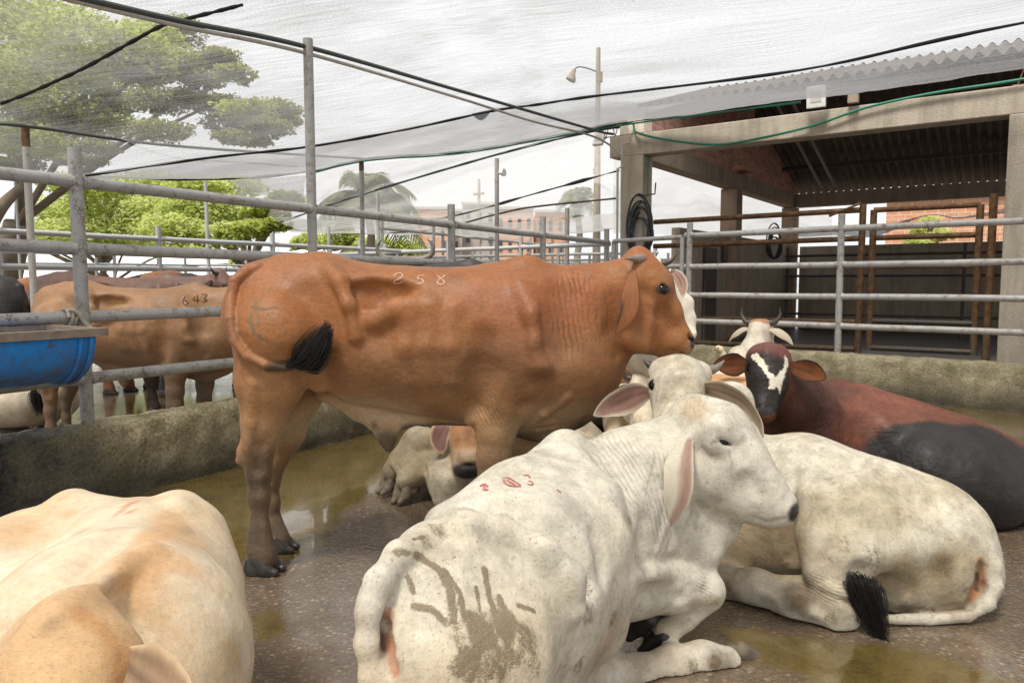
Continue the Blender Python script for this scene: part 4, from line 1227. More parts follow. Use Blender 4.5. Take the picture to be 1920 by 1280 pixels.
    ops = [
        mottle((.58, .49, .33), .55, 4, -.05, .6, 4, .25),
        blob(S([(1430, 1010)])[0], (.24, .3, .16), (.30, .215, .115), .85, .5, .4),
        blob(S([(1620, 960)])[0], (.22, .25, .10), (.50, .42, .27), .65, .5, .5),
        blob(S([(1655, 1075)])[0], (.17, .2, .10), dirty, .75, .5, .4),
        blob(S([(1800, 1070)])[0], (.13, .18, .11), (.40, .31, .18), .7, .55, .45),
        blob(S([(1770, 1060)])[0], (.05, .08, .05), (.22, .15, .08), .7, .5, .6, 14),
        seg(S([(1700, 1140), (1790, 1135), (1830, 1100)]), .03, (.24, .15, .085), .75, .6, .5),
        blob(S([(1500, 1125)])[0], (.055, .08, .055), (.14, .10, .065), .8, .4, .5, 16),
        blob(S([(1360, 1110)])[0], (.06, .1, .05), (.28, .21, .13), .75, .5, .5, 16),
        seg(S([(1560, 1050), (1572, 1140)]), .07, (.52, .43, .30), .6, .6, .5),
        mottle((.33, .25, .15), .5, 7, .12, .5, 14),
        seg(S([(1836, 1050), (1840, 1090), (1820, 1120)]), .016, (.42, .17, .07), .85, .5),
        seg(S([(1832, 1075), (1832, 1105)]), .008, (.05, .035, .02), .9, .5),
        seg([P(1864, 1085, 2.84), P(1845, 1130, 2.82), P(1730, 1160, 2.78)], .02, (.42, .35, .24), .7, .6),
        blob(P(1255, 860, 2.85), (.07, .1, .06), (.5, .42, .33), .7),
    ] + [blob(p, (.030, .035, .018), (.05, .04, .035), .95, .4, .2) for p, _ in es] + [
        seg([P(1236, 690, 3.1), P(1252, 672, 3.12)], .03, (.62, .52, .36), .6), blob(P(1328, 715, 3.14), (.05, .06, .05), (.62, .5, .35), .6),
    ]
    for x, y, rr, a in ((1500, 1125, .05, .62), (1470, 1050, .07, .5), (1640, 1050, .08, .52), (1770, 1060, .06, .56), (1810, 1110, .05, .55), (1360, 1100, .05, .55), (1560, 1160, .05, .5), (1420, 1060, .07, .5), (1690, 960, .06, .42), (1560, 900, .06, .4), (1740, 1140, .06, .5), (1580, 1020, .06, .42)):
        c.mudops.append((S([(x, y)]), rr, a))
    c.finish((.58, .53, .425), ops, .6, noise=.007, fur=16000, flow=(1, -.3, -.4))
    r = c.root
    for p, _ in es: add_eye(r, p, .0255)
    sk = dict(rim=(.70, .60, .46), dark=(.16, .07, .05), thick=.008)
    add_ear(r, [P(1222, 734, 3.10), P(1190, 742, 3.08), P(1150, 758, 3.05), P(1113, 779, 3.04)], (.25, 0, 1), (.15, -1, .1), .066, (.70, .63, .50), (.36, .21, .165), .30, profile=[.30, .42, .78, 1.0, .98, .84, .58, .36, .22, .05], **sk)
    add_ear(r, [P(1310, 726, 3.10), P(1345, 732, 2.98), P(1392, 752, 2.84), P(1422, 790, 2.76), P(1431, 820, 2.73)], (.1, -.75, .55), (-.3, -.5, -.8), .052, (.60, .53, .41), (.42, .32, .22), .25, **sk)
    add_horn(r, [P(1232, 690, 3.18), P(1218, 684, 3.19), P(1206, 674, 3.2)], .025, 'horn_dark')
    add_horn(r, [P(1322, 696, 3.18), P(1342, 690, 3.19), P(1358, 676, 3.2)], .026, 'horn')
    add_hoof(r, P(1318, 1078, 3.02), (-1, .2, -.2), (0, -.6, .8), 1.15, 'hoof_dirty')
    add_tuft(r, [P(1660, 1150, 2.66), P(1622, 1095, 2.64), P(1618, 1110, 2.60), P(1632, 1150, 2.58), P(1652, 1198, 2.58)], .040, 560, .0028, seed=9)
    return c

def dark_right():
    c = Cow('lying_cow', 'dark red cow with black haunches and white-blazed black face, lying by the kerb', 4.1, .009, loc=G(1700, 960), mat='coat_red')
    h = c.ch
    h([(1520, 860, 4.3, 110), (1600, 840, 4.35, 116), (1700, 868, 4.28, 114), (1790, 890, 4.15, 106), (1860, 905, 4.05, 88), (1905, 915, 3.98, 66)], .09)
    h([(1535, 760, 4.35, 52), (1565, 735, 4.38, 26)], .07)
    h([(1500, 800, 4.2, 88), (1470, 745, 4.05, 62), (1450, 700, 3.95, 42)], .08)
    h([(1460, 850, 4.15, 80)], .08)
    h([(1740, 890, 3.98, 92), (1800, 910, 3.92, 88), (1850, 930, 3.88, 66)], .07)
    h([(1700, 910, 4.0, 70)], .06)
    # head, looking at the camera
    h([(1440, 672, 3.84, 30)], .05)
    h([(1422, 670, 3.86, 22), (1458, 670, 3.86, 22)], .05)
    h([(1440, 690, 3.80, 37), (1438, 715, 3.76, 34), (1433, 745, 3.72, 25), (1430, 768, 3.69, 24)], .05)
    h([(1440, 725, 3.86, 38), (1434, 772, 3.76, 22)], .05)
    h([(1430, 766, 3.67, 22), (1430, 772, 3.66, 21)], .03)
    c.snap(.016)
    es = []
    for ex, ey, sg in ((1408, 693, -1), (1473, 692, 1)):
        p = P(ex, ey, 3.80); es.append(p); c.eye_socket(p, (sg * .7, -.7, .12), (0, -.3, -.95), .024, .007)
    c.dn([(1419, 764, 4, .008)], .012); c.dn([(1441, 764, 4, .008)], .012)
    c.rl([(1440, 655, 18, .006)], .04)
    c.rl([(1660, 810, 24, .016), (1720, 790, 26, .016), (1800, 805, 24, .01)], .06)
    c.dn([(1625, 800, 34, .024), (1630, 850, 30, .02)], .06)
    c.dn([(1680, 770, 26, .012)], .05)
    c.rl([(1560, 760, 36, .014), (1545, 820, 40, .016)], .07)
    h([(1898, 880, 3.95, 12), (1916, 930, 3.9, 13), (1895, 965, 3.86, 14), (1855, 980, 3.84, 12), (1800, 986, 3.84, 8)], .015)
    wr = c.wrinkle
    wr(P(1510, 770, 4.1), (.20, .4, .24), (.85, 0, .35), .024, .5)
    wr(P(1600, 830, 4.2), (.22, .4, .18), (.9, 0, .3), .034, .5)
    wr(P(1840, 825, 4.0), (.18, .4, .12), (.6, 0, .8), .026, .5)
    red, blk = (.125, .045, .027), (.016, .0145, .014)
    u = FPX / 3.78
    o = P(1440, 700, 3.78)
    def pp(x, y): return ((x - 1440) / u, (700 - y) / u)
    blaze = [(1408, 668), (1416, 660), (1424, 672), (1428, 692), (1440, 702), (1450, 694), (1462, 682), (1466, 662), (1474, 672), (1472, 684), (1462, 694), (1456, 704), (1450, 720), (1447, 735), (1444, 722), (1440, 718), (1430, 724), (1426, 722), (1428, 706), (1418, 688)]
    ops = [
        mottle((.26, .10, .06), .75, 3.5, .0, .5, 6), mottle((.055, .022, .016), .65, 2.8, .0, .5, 8), mottle((.20, .06, .03), .5, 12, .1, .5, 18),
        blob(P(1500, 760, 4.05), (.22, .5, .30), (.045, .018, .013), .85, .6, .4),
        blob(P(1545, 860, 4.15), (.35, .4, .10), (.06, .022, .015), .7, .6),
        blob(P(1640, 755, 4.3), (.22, .3, .10), (.27, .095, .06), .6, .7, .5),
        blob(P(1790, 890, 3.85), (.46, .34, .30), (.020, .018, .018), 1, .10, .22, 5, 3),
        blob(P(1740, 830, 3.95), (.22, .25, .11), (.022, .02, .02), 1, .12, .25, 6, 3),
        blob(P(1860, 960, 3.85), (.4, .3, .14), (.018, .016, .016), 1, .15, .2, 5, 3),
        blob(P(1440, 715, 3.7), (.15, .17, .25), (.020, .016, .015), 1, .2, .1),
        blob(P(1440, 662, 3.84), (.10, .12, .10), (.14, .05, .042), 1, .15, .2, 12),
        poly2d(o, (1, 0, 0), (0, 0, 1), [pp(*p) for p in blaze], (.72, .66, .54), .004, 40, .16),
        blob(P(1440, 690, 3.76), (.045, .06, .035), (.12, .06, .055), .8, .4, .4, 20),
        blob(P(1430, 783, 3.66), (.075, .09, .030), (.16, .06, .028), .85, .4, .3, 20),
        blob(P(1405, 765, 3.7), (.014, .06, .05), (.30, .12, .05), .7, .4, .3, 20),
        blob(P(1430, 768, 3.64), (.052, .05, .030), (.035, .03, .032), .9, .3, .2),
        seg([P(1478, 740, 3.74), P(1472, 758, 3.72)], .008, (.7, .6, .42), .9, .4),
    ]
    c.finish(red, ops, .15, noise=.008, fur=10000, flow=(1, -.3, -.4))
    r = c.root
    for p in es: add_eye(r, p, .024)
    sk = dict(rim=(.03, .018, .014), dark=(.02, .012, .01), thick=.008)
    add_ear(r, [P(1404, 684, 3.82), P(1385, 684, 3.81), P(1362, 683, 3.80), P(1338, 682, 3.80)], (.05, .1, 1), (.1, -1, .1), .062, (.04, .02, .016), (.16, .052, .018), .30, **sk)
    add_ear(r, [P(1477, 686, 3.82), P(1500, 692, 3.81), P(1524, 698, 3.80), P(1550, 709, 3.80)], (-.2, .1, 1), (-.1, -1, .1), .058, (.05, .022, .016), (.19, .062, .02), .30, **sk)
    return c

def cream_left():
    c = Cow('lying_cow', 'cream cow in the bottom left corner, seen from above, faded red marks', 1.8, .0068, loc=G(200, 1560), mat='coat_white')
    h = c.ch
    h([(255, 1070, 2.15, 140), (250, 1130, 1.95, 185), (205, 1260, 1.6, 250), (160, 1420, 1.35, 260)], .08)
    h([(75, 1085, 2.1, 138), (20, 1150, 1.95, 165), (-60, 1250, 1.75, 200)], .08)
    h([(135, 955, 2.12, 40), (165, 980, 2.08, 52)], .07)
    h([(335, 962, 2.1, 32), (345, 1000, 2.05, 60), (360, 1100, 1.95, 80)], .06)
    h([(335, 962, 2.1, 26), (290, 1020, 1.93, 30), (245, 1085, 1.72, 34), (205, 1130, 1.55, 40)], .06)
    h([(370, 1180, 1.85, 80), (350, 1330, 1.75, 120)], .07)
    h([(150, 1330, 1.30, 130), (110, 1380, 1.22, 110)], .06)
    # the head, seen from behind and above: poll with a hair whorl
    h([(125, 1205, 1.20, 94), (120, 1260, 1.14, 112), (110, 1380, 1.05, 105)], .05)
    h([(55, 1255, 1.16, 60), (205, 1250, 1.17, 52)], .05)
    c.snap(.014)
    c.dn([(100, 1165, 14, .006)], .03)
    c.dn([(230, 1010, 50, .014), (180, 1080, 50, .012)], .07)
    c.dn([(85, 1010, 50, .012)], .06)
    c.rl([(335, 945, 24, .010)], .04)
    for k in range(4):
        c.rl([(330 - 50 * k, 990 + 36 * k, 12, .004), (200 - 40 * k, 1080 + 30 * k, 12, .004)], .05)
    S = lambda pts: [x[0] for x in c._hits([(a, b, 1, 0) for a, b in pts])]
    c.snap(.016)
    org = (.56, .30, .12)
    ops = [
        mottle((.80, .68, .50), .6, 3, -.1, .4, 5), mottle((.60, .38, .19), .5, 4.5, .05, .5, 11), mottle((.52, .31, .15), .4, 13, .1, .5, 31), mottle((.78, .68, .52), .45, 10, .1, .5, 37),
        seg(S([(320, 965), (270, 1050), (190, 1130)]), .035, org, .55, .7, .7, 14, 4),
        blob(S([(340, 1000)])[0], (.07, .15, .05), org, .5, .6, .6, 15, 3),
        blob(S([(270, 1080)])[0], (.08, .15, .06), org, .6, .6, .6, 15, 6),
        blob(S([(30, 980)])[0], (.12, .2, .05), org, .45, .7, .5, 12),
        blob(P(120, 1230, 1.1), (.13, .2, .15), (.58, .36, .17), .9, .4, .3, 12),
        seg(S([(150, 1150), (205, 1190), (225, 1270)]), .018, (.48, .24, .09), .7, .6, .4, 20),
        blob(S([(100, 1168)])[0], (.012, .05, .010), (.34, .22, .12), .6, .7, .5, 30),
        blob(S([(420, 1240)])[0], (.03, .1, .05), (.45, .33, .18), .6, .5, .5),
        seg(S([(215, 968), (250, 943)]), .006, (.55, .19, .12), .6, .5, .9, 30), seg(S([(228, 952), (258, 940)]), .006, (.55, .19, .12), .55, .5, .9, 30), seg(S([(235, 964), (256, 954)]), .005, (.55, .19, .12), .6, .5, .9, 30),
    ]
    c.finish((.67, .545, .375), ops, .2, noise=.006, fur=26000, flow=(.5, .9, -.4), flen=.009)
    add_ear(c.root, [P(222, 1228, 1.16), P(250, 1262, 1.12), P(300, 1290, 1.08), P(370, 1330, 1.06)], (.35, .6, .7), (.3, -.8, .5), .052, (.56, .37, .2), (.36, .24, .15), .45, rim=(.62, .45, .28), dark=(.06, .04, .03), thick=.009)
    add_ear(c.root, [P(20, 1240, 1.16), P(-20, 1280, 1.12), P(-80, 1330, 1.08)], (-.35, .6, .7), (-.3, -.8, .5), .05, (.56, .37, .2), (.36, .24, .15), .45)
    return c
# ------------------------------------------------------------------ the rest of the herd
def copy_thing(src, loc, rz=0.0, sc=1.0, label=None, group=None, name=None, skip=()):
    r = src.copy(); COL.objects.link(r); r.location = Vector(loc); r.rotation_euler = (0, 0, rz); r.scale = (sc, sc, sc)
    if name: r.name = name
    if label: r['label'] = label
    if group: r['group'] = group
    elif 'group' in r: del r['group']
    for ch in list(src.children):
        if ch.name.split('.')[0] in skip: continue
        c = ch.copy(); COL.objects.link(c); c.parent = r
    return r

def part(root, name):
    return [c for c in root.children if c.name.split('.')[0] == name]

def recolour(root, fn, mat=None, ear=None, dirt=None):
    """own coat for a copied animal: fn(V, C) -> C"""
    b = part(root, 'body')[0]; b.data = b.data.copy()
    me = b.data; n = len(me.vertices)
    V = np.zeros(n * 3, np.float32); me.vertices.foreach_get('co', V); V = V.reshape(-1, 3)
    C = np.ones(n * 4, np.float32); me.color_attributes['Col'].data.foreach_get('color', C); C = C.reshape(-1, 4)
    C[:, :3] = fn(V, C[:, :3]); me.color_attributes['Col'].data.foreach_set('color', C.ravel())
    if dirt is not None: me.attributes['dirt'].data.foreach_set('value', np.full(n, dirt, np.float32))
    if mat: me.materials[0] = M[mat]
    if ear is not None:
        for e in part(root, 'ear'):
            e.data = e.data.copy(); k = len(e.data.vertices)
            C = np.ones(k * 4, np.float32); e.data.color_attributes['Col'].data.foreach_get('color', C); C = C.reshape(-1, 4)
            C[:, :3] = np.array(ear); e.data.color_attributes['Col'].data.foreach_set('color', C.ravel())

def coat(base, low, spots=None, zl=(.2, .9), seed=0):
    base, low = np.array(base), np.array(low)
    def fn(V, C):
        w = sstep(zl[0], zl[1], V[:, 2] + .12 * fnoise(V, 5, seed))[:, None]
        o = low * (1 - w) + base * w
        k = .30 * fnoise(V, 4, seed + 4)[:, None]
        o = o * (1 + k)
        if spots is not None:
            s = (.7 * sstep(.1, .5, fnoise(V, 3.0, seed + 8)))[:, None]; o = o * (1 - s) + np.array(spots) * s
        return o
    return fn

def standing_template():
    c = Cow('standing_cow', '', 3.35, .013)
    standing_shape(c, True, 'hang')
    cx = P(720, 640, 3.35)[0]
    c.root.location = (cx, 3.35, 0)
    q = c.q
    muz = blob(q(1296, 642, 0), (.032, .09, .034), (.02, .018, .018), 1, .2, .15)
    c.finish((.45, .24, .10), [muz, below(.1, .25, (.07, .05, .035))], .25, noise=.007)
    r = c.root
    add_tuft(r, [q(426, 825, 0), q(424, 880, 0), q(430, 940, 0)], .036, 160, .004, seed=8)
    for sg in (-1, 1):
        add_ear(r, [q(1184, 512, .10 * sg), q(1180, 540, .175 * sg), q(1174, 580, .20 * sg), q(1162, 612, .20 * sg)], (1, 0, .25), (.7, .5 * sg, 0), .042, (.45, .24, .1), (.36, .2, .13), .4)
        add_horn(r, [q(1203, 484, .055 * sg), q(1198, 476, .11 * sg), q(1196, 455, .15 * sg)], .022, 'horn_dark')
        add_eye(r, q(1241, 543, .090 * sg), .0225)
    for px, py, dy in ((497, 1050, -.15), (528, 1020, .12), (938, 1000, -.13), (986, 1000, .13)):
        p = q(px, py, dy); add_hoof(r, (p[0], p[1], .092), (1, -.1, 0), (0, 0, 1), 1.3)
    return c

def lying_template(low=False, tuck=False):
    c = Cow('lying_cow', '', 3, .013)
    w = c.cw
    for sg in (-1, 1):
        w([(-.62, .15 * sg, .33, .20), (-.30, .30 * sg, .27, .15), (-.12, .36 * sg, .13, .085)], .07)
        w([(-.36, .39 * sg, .075, .055), (-.1, .40 * sg, .06, .042), (.10, .40 * sg, .05, .04)], .03)
        w([(.42, .17 * sg, .36, .14), (.70, .20 * sg, .19, .075), (.88, .20 * sg, .11, .055)], .05)
        w([(.86, .19 * sg, .07, .05), (.62, .17 * sg, .055, .04)], .02)
        w([(-.42, .19 * sg, .60, .05)], .06)
    w([(-.68, 0, .36, .23), (-.30, 0, .41, .31), (.20, 0, .42, .32), (.52, 0, .46, .25)], .09, 1.12, np.array([0, 1, 0]))
    w([(.40, 0, .76, .075), (.48, 0, .79, .08), (.55, 0, .72, .08)], .07)
    if low:
        H = [(1.00, 0, .66), (1.06, 0, .62), (1.22, 0, .44), (1.28, 0, .36)]
        w([(.55, 0, .52, .22), (.80, 0, .62, .15), (.98, 0, .66, .11)], .07, 1.4, np.array([0, 1, 0]))
    else:
        H = [(.98, 0, 1.00), (1.06, 0, .97), (1.25, 0, .80), (1.33, 0, .72)]
        w([(.55, 0, .55, .22), (.82, 0, .76, .16), (.97, 0, .94, .12)], .07, 1.4, np.array([0, 1, 0]))
        w([(.80, 0, .40, .10), (.95, 0, .62, .09)], .06, 2.2, np.array([0, 1, 0]))
    w([(*H[0], .085), (*H[1], .098), (*H[2], .070), (*H[3], .068)], .05)
    w([(H[1][0] - .04, 0, H[1][2] - .09, .09), (H[2][0] - .03, 0, H[2][2] - .05, .055)], .05)
    f = np.array(H[3]) - np.array(H[1]); f /= np.linalg.norm(f); up = np.array([f[2] * -1, 0, f[0]])
    es = []
    for sg in (-1, 1):
        e = np.array(H[1]) + f * .045 + up * .035 + np.array([0, .085 * sg, 0]); es.append(e)
        c.eye_socket(e, (.35, .85 * sg, .2), f, .021, .009)
        p = np.array(H[3]) + f * .055 + np.array([0, .03 * sg, 0]); c.f.cone(p, .014, p, .014, .01, None, 1, True)
        w([(*(np.array(H[0]) + up * .05 + np.array([0, .045 * sg, 0])), .045)], .04)
    w([(-.88, 0, .40, .04), (-.93, .1, .2, .03), (-.85, .25, .05, .025), (-.6, .42, .03, .02)], .02)
    T = np.array(H[3]) + f * .055
    c.finish((.7, .62, .48), [blob(T, (.045, .07, .05), (.025, .022, .022), 1, .2, .2)] + [blob(e, (.03, .03, .022), (.05, .035, .03), .9, .4, .2) for e in es], .5, noise=.008)
    r = c.root
    for sg, e in zip((-1, 1), es):
        add_eye(r, e, .021)
        b = np.array(H[0]) + np.array([.01, .085 * sg, .0])
        add_ear(r, [b, b + [.01, .07 * sg, -.01], b + [.03, .15 * sg, -.06], b + [.04, .20 * sg, -.13]], up * .9 + f * .2, f * .7 + np.array([0, 0, -.3]), .052, (.66, .57, .43), (.38, .22, .16), .35, rim=(.66, .56, .42))
        b = np.array(H[0]) + up * .06 + np.array([0, .06 * sg, 0])
        add_horn(r, [b, b + [-.01, .07 * sg, .02], b + [0, .11 * sg, .085], b + [.0, .105 * sg, .15]], .026, 'horn_dark')
        add_hoof(r, (.16, .40 * sg, .055), (1, .1 * sg, -.1), (0, .3 * sg, 1), 1.15, 'hoof_dirty')
    return c

def herd():
    T = standing_template().root
    # --- next pen, left
    s1 = T
    s1.location = (-3.07, 5.72, 0); s1.scale = (.915,) * 3
    s1['label'] = 'tan cow standing side-on in the left pen behind the rails, dark brand on its back'
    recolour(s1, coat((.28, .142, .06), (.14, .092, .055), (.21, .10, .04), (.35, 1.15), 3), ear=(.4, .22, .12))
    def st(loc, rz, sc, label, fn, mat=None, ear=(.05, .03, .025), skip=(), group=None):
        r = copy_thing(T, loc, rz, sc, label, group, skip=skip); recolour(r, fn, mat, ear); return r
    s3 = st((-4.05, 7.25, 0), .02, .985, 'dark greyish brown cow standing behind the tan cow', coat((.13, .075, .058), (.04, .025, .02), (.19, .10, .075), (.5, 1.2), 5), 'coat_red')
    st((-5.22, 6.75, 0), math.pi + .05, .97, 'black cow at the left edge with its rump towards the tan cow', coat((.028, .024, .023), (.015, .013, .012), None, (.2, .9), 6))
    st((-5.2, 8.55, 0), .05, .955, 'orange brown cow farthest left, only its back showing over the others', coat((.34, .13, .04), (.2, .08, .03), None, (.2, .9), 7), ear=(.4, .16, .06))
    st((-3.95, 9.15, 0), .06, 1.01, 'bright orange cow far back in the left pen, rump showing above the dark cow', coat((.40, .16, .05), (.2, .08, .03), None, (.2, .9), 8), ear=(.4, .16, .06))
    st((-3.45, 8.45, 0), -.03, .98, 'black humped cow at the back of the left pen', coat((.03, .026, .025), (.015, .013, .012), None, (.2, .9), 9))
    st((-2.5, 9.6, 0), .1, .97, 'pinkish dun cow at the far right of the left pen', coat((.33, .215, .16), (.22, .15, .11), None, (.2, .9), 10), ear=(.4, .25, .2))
    brand(s1, [[(347, 556), (343, 566), (348, 573), (352, 567), (346, 563)], [(366, 556), (362, 562), (373, 563)], [(370, 553), (370, 568)], [(379, 552), (388, 553), (383, 559), (388, 563), (380, 567)]], .0035)
    brand(s3, [[(340, 532), (334, 532), (335, 536), (340, 538), (334, 541)], [(351, 532), (355, 536), (350, 541), (354, 542), (350, 536), (354, 532), (351, 532)]], .004)
    # --- behind the brown cow
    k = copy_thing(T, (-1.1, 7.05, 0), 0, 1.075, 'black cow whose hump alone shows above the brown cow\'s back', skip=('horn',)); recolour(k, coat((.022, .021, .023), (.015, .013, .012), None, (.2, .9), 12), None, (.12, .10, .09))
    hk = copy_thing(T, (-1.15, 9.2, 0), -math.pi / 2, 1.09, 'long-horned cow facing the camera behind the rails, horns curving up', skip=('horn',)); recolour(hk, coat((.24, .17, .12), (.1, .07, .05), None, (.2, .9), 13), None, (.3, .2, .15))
    for sg in (-1, 1):
        add_local_horn(hk, sg)
    wk = st((1.055, 5.67, 0), -1.735, 1.0, 'white cow standing behind the brown cow\'s head, horn and ear showing', coat((.66, .60, .50), (.5, .42, .31), None, (.2, .9), 14), 'coat_white', None, ('ear',))
    k_ = lambda px, py, dy: np.array([P(px, py, 3.35)[0] - P(720, 640, 3.35)[0], dy, P(px, py, 3.35)[2]])
    for sg in (-1, 1):
        e_ = add_ear(wk, [k_(1196, 506, .09 * sg) + base_of(wk, None), k_(1200, 508, .135 * sg) + base_of(wk, None), k_(1206, 532, .175 * sg) + base_of(wk, None), k_(1212, 566, .185 * sg) + base_of(wk, None)], (0, 1, .2 * sg), (1, 0, .1), .040, (.62, .55, .44), (.42, .26, .2), .3, rim=(.64, .57, .46))
    # --- lying animals
    L = lying_template().root; B = lying_template(True).root
    def ly(src, loc, rz, sc, label, fn, mat='coat_white', ear=None, skip=()):
        r = copy_thing(src, loc, rz, sc, label, skip=skip); recolour(r, fn, mat, ear); return r
    L.location = (1.50, 5.25, 0); L.rotation_euler = (0, 0, .95); L.scale = (.92,) * 3
    L['label'] = 'white cow lying with its back to the camera, grey horns raised before the rails'
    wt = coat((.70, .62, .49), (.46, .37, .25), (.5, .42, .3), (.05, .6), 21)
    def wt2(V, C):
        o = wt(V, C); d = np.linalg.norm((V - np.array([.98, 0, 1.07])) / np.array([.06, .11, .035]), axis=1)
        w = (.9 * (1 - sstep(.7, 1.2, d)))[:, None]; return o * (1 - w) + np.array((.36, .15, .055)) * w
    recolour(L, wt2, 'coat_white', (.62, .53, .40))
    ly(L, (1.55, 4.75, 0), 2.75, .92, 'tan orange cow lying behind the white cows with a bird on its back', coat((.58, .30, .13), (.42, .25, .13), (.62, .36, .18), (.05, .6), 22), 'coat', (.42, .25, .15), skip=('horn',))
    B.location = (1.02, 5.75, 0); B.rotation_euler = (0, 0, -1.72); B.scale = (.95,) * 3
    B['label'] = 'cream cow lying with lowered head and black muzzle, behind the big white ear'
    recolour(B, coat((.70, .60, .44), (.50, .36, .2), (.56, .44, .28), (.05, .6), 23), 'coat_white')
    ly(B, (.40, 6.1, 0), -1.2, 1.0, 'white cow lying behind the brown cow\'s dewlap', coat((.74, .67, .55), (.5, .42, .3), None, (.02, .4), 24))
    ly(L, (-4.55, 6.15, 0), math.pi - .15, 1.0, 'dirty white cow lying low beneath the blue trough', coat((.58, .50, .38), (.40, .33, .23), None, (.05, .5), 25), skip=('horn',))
    under_cow()
    return T

def brand(root, polylines, w):
    """brand marks on a copied animal: ribbons laid on its hide"""
    b = part(root, 'body')[0]; n = len(b.data.vertices); V = np.zeros(n * 3, np.float32); b.data.vertices.foreach_get('co', V)
    Mw = Matrix.Translation(root.location) @ Matrix.Rotation(root.rotation_euler.z, 4, 'Z') @ Matrix.Scale(root.scale.x, 4); Mi = Mw.inverted()
    W = [Mw @ Vector(v) for v in V.reshape(-1, 3)]
    bv = BVHTree.FromPolygons(W, [tuple(p.vertices) for p in b.data.polygons]); O = Vector((0, 0, CAMH))
    for pl in polylines:
        m = MB(); hit = []
        for p in bez([(a, c, 0) for a, c in pl], 4):
            r = bv.ray_cast(O, Vector(ray(p[0], p[1])).normalized())
            if r[0] is not None: hit.append((r[0], r[1]))
        if len(hit) < 3: continue
        vs = []
        for i, (p, nn) in enumerate(hit):
            t = (hit[min(i + 1, len(hit) - 1)][0] - hit[max(i - 1, 0)][0]).normalized(); sd = nn.cross(t).normalized(); ww = w * random.uniform(.7, 1.4)
            vs += [Mi @ (p + sd * ww + nn * .003), Mi @ (p - sd * ww + nn * .003)]
        me = make_mesh('brand_mark', [tuple(v) for v in vs], [k for i in range(len(hit) - 1) for k in (2 * i, 2 * i + 1, 2 * i + 3, 2 * i + 2)], [4 * i for i in range(len(hit) - 1)])
        link('brand_mark', me, M['paint_dark'], root)

def add_local_horn(root, sg):
    """upswept horns in the standing animal's own frame"""
    k = lambda px, py, dy: (P(px, py, 3.35)[0] - P(720, 640, 3.35)[0], dy, P(px, py, 3.35)[2])
    c = bez([k(1200, 486, .06 * sg), k(1200, 480, .16 * sg), k(1200, 462, .25 * sg), k(1203, 425, .275 * sg), k(1208, 395, .22 * sg)], 8)
    n = len(c); m = MB(); m.tube(c, [max(.004, .042 * (1 - (i / (n - 1)) ** 1.4 * .9)) for i in range(n)], 12)
    V = np.array(m.v); me = make_mesh('horn', V, [i for f in m.f for i in f], np.cumsum([0] + [len(f) for f in m.f])[:-1])
    link('horn', me, M['horn'], root)

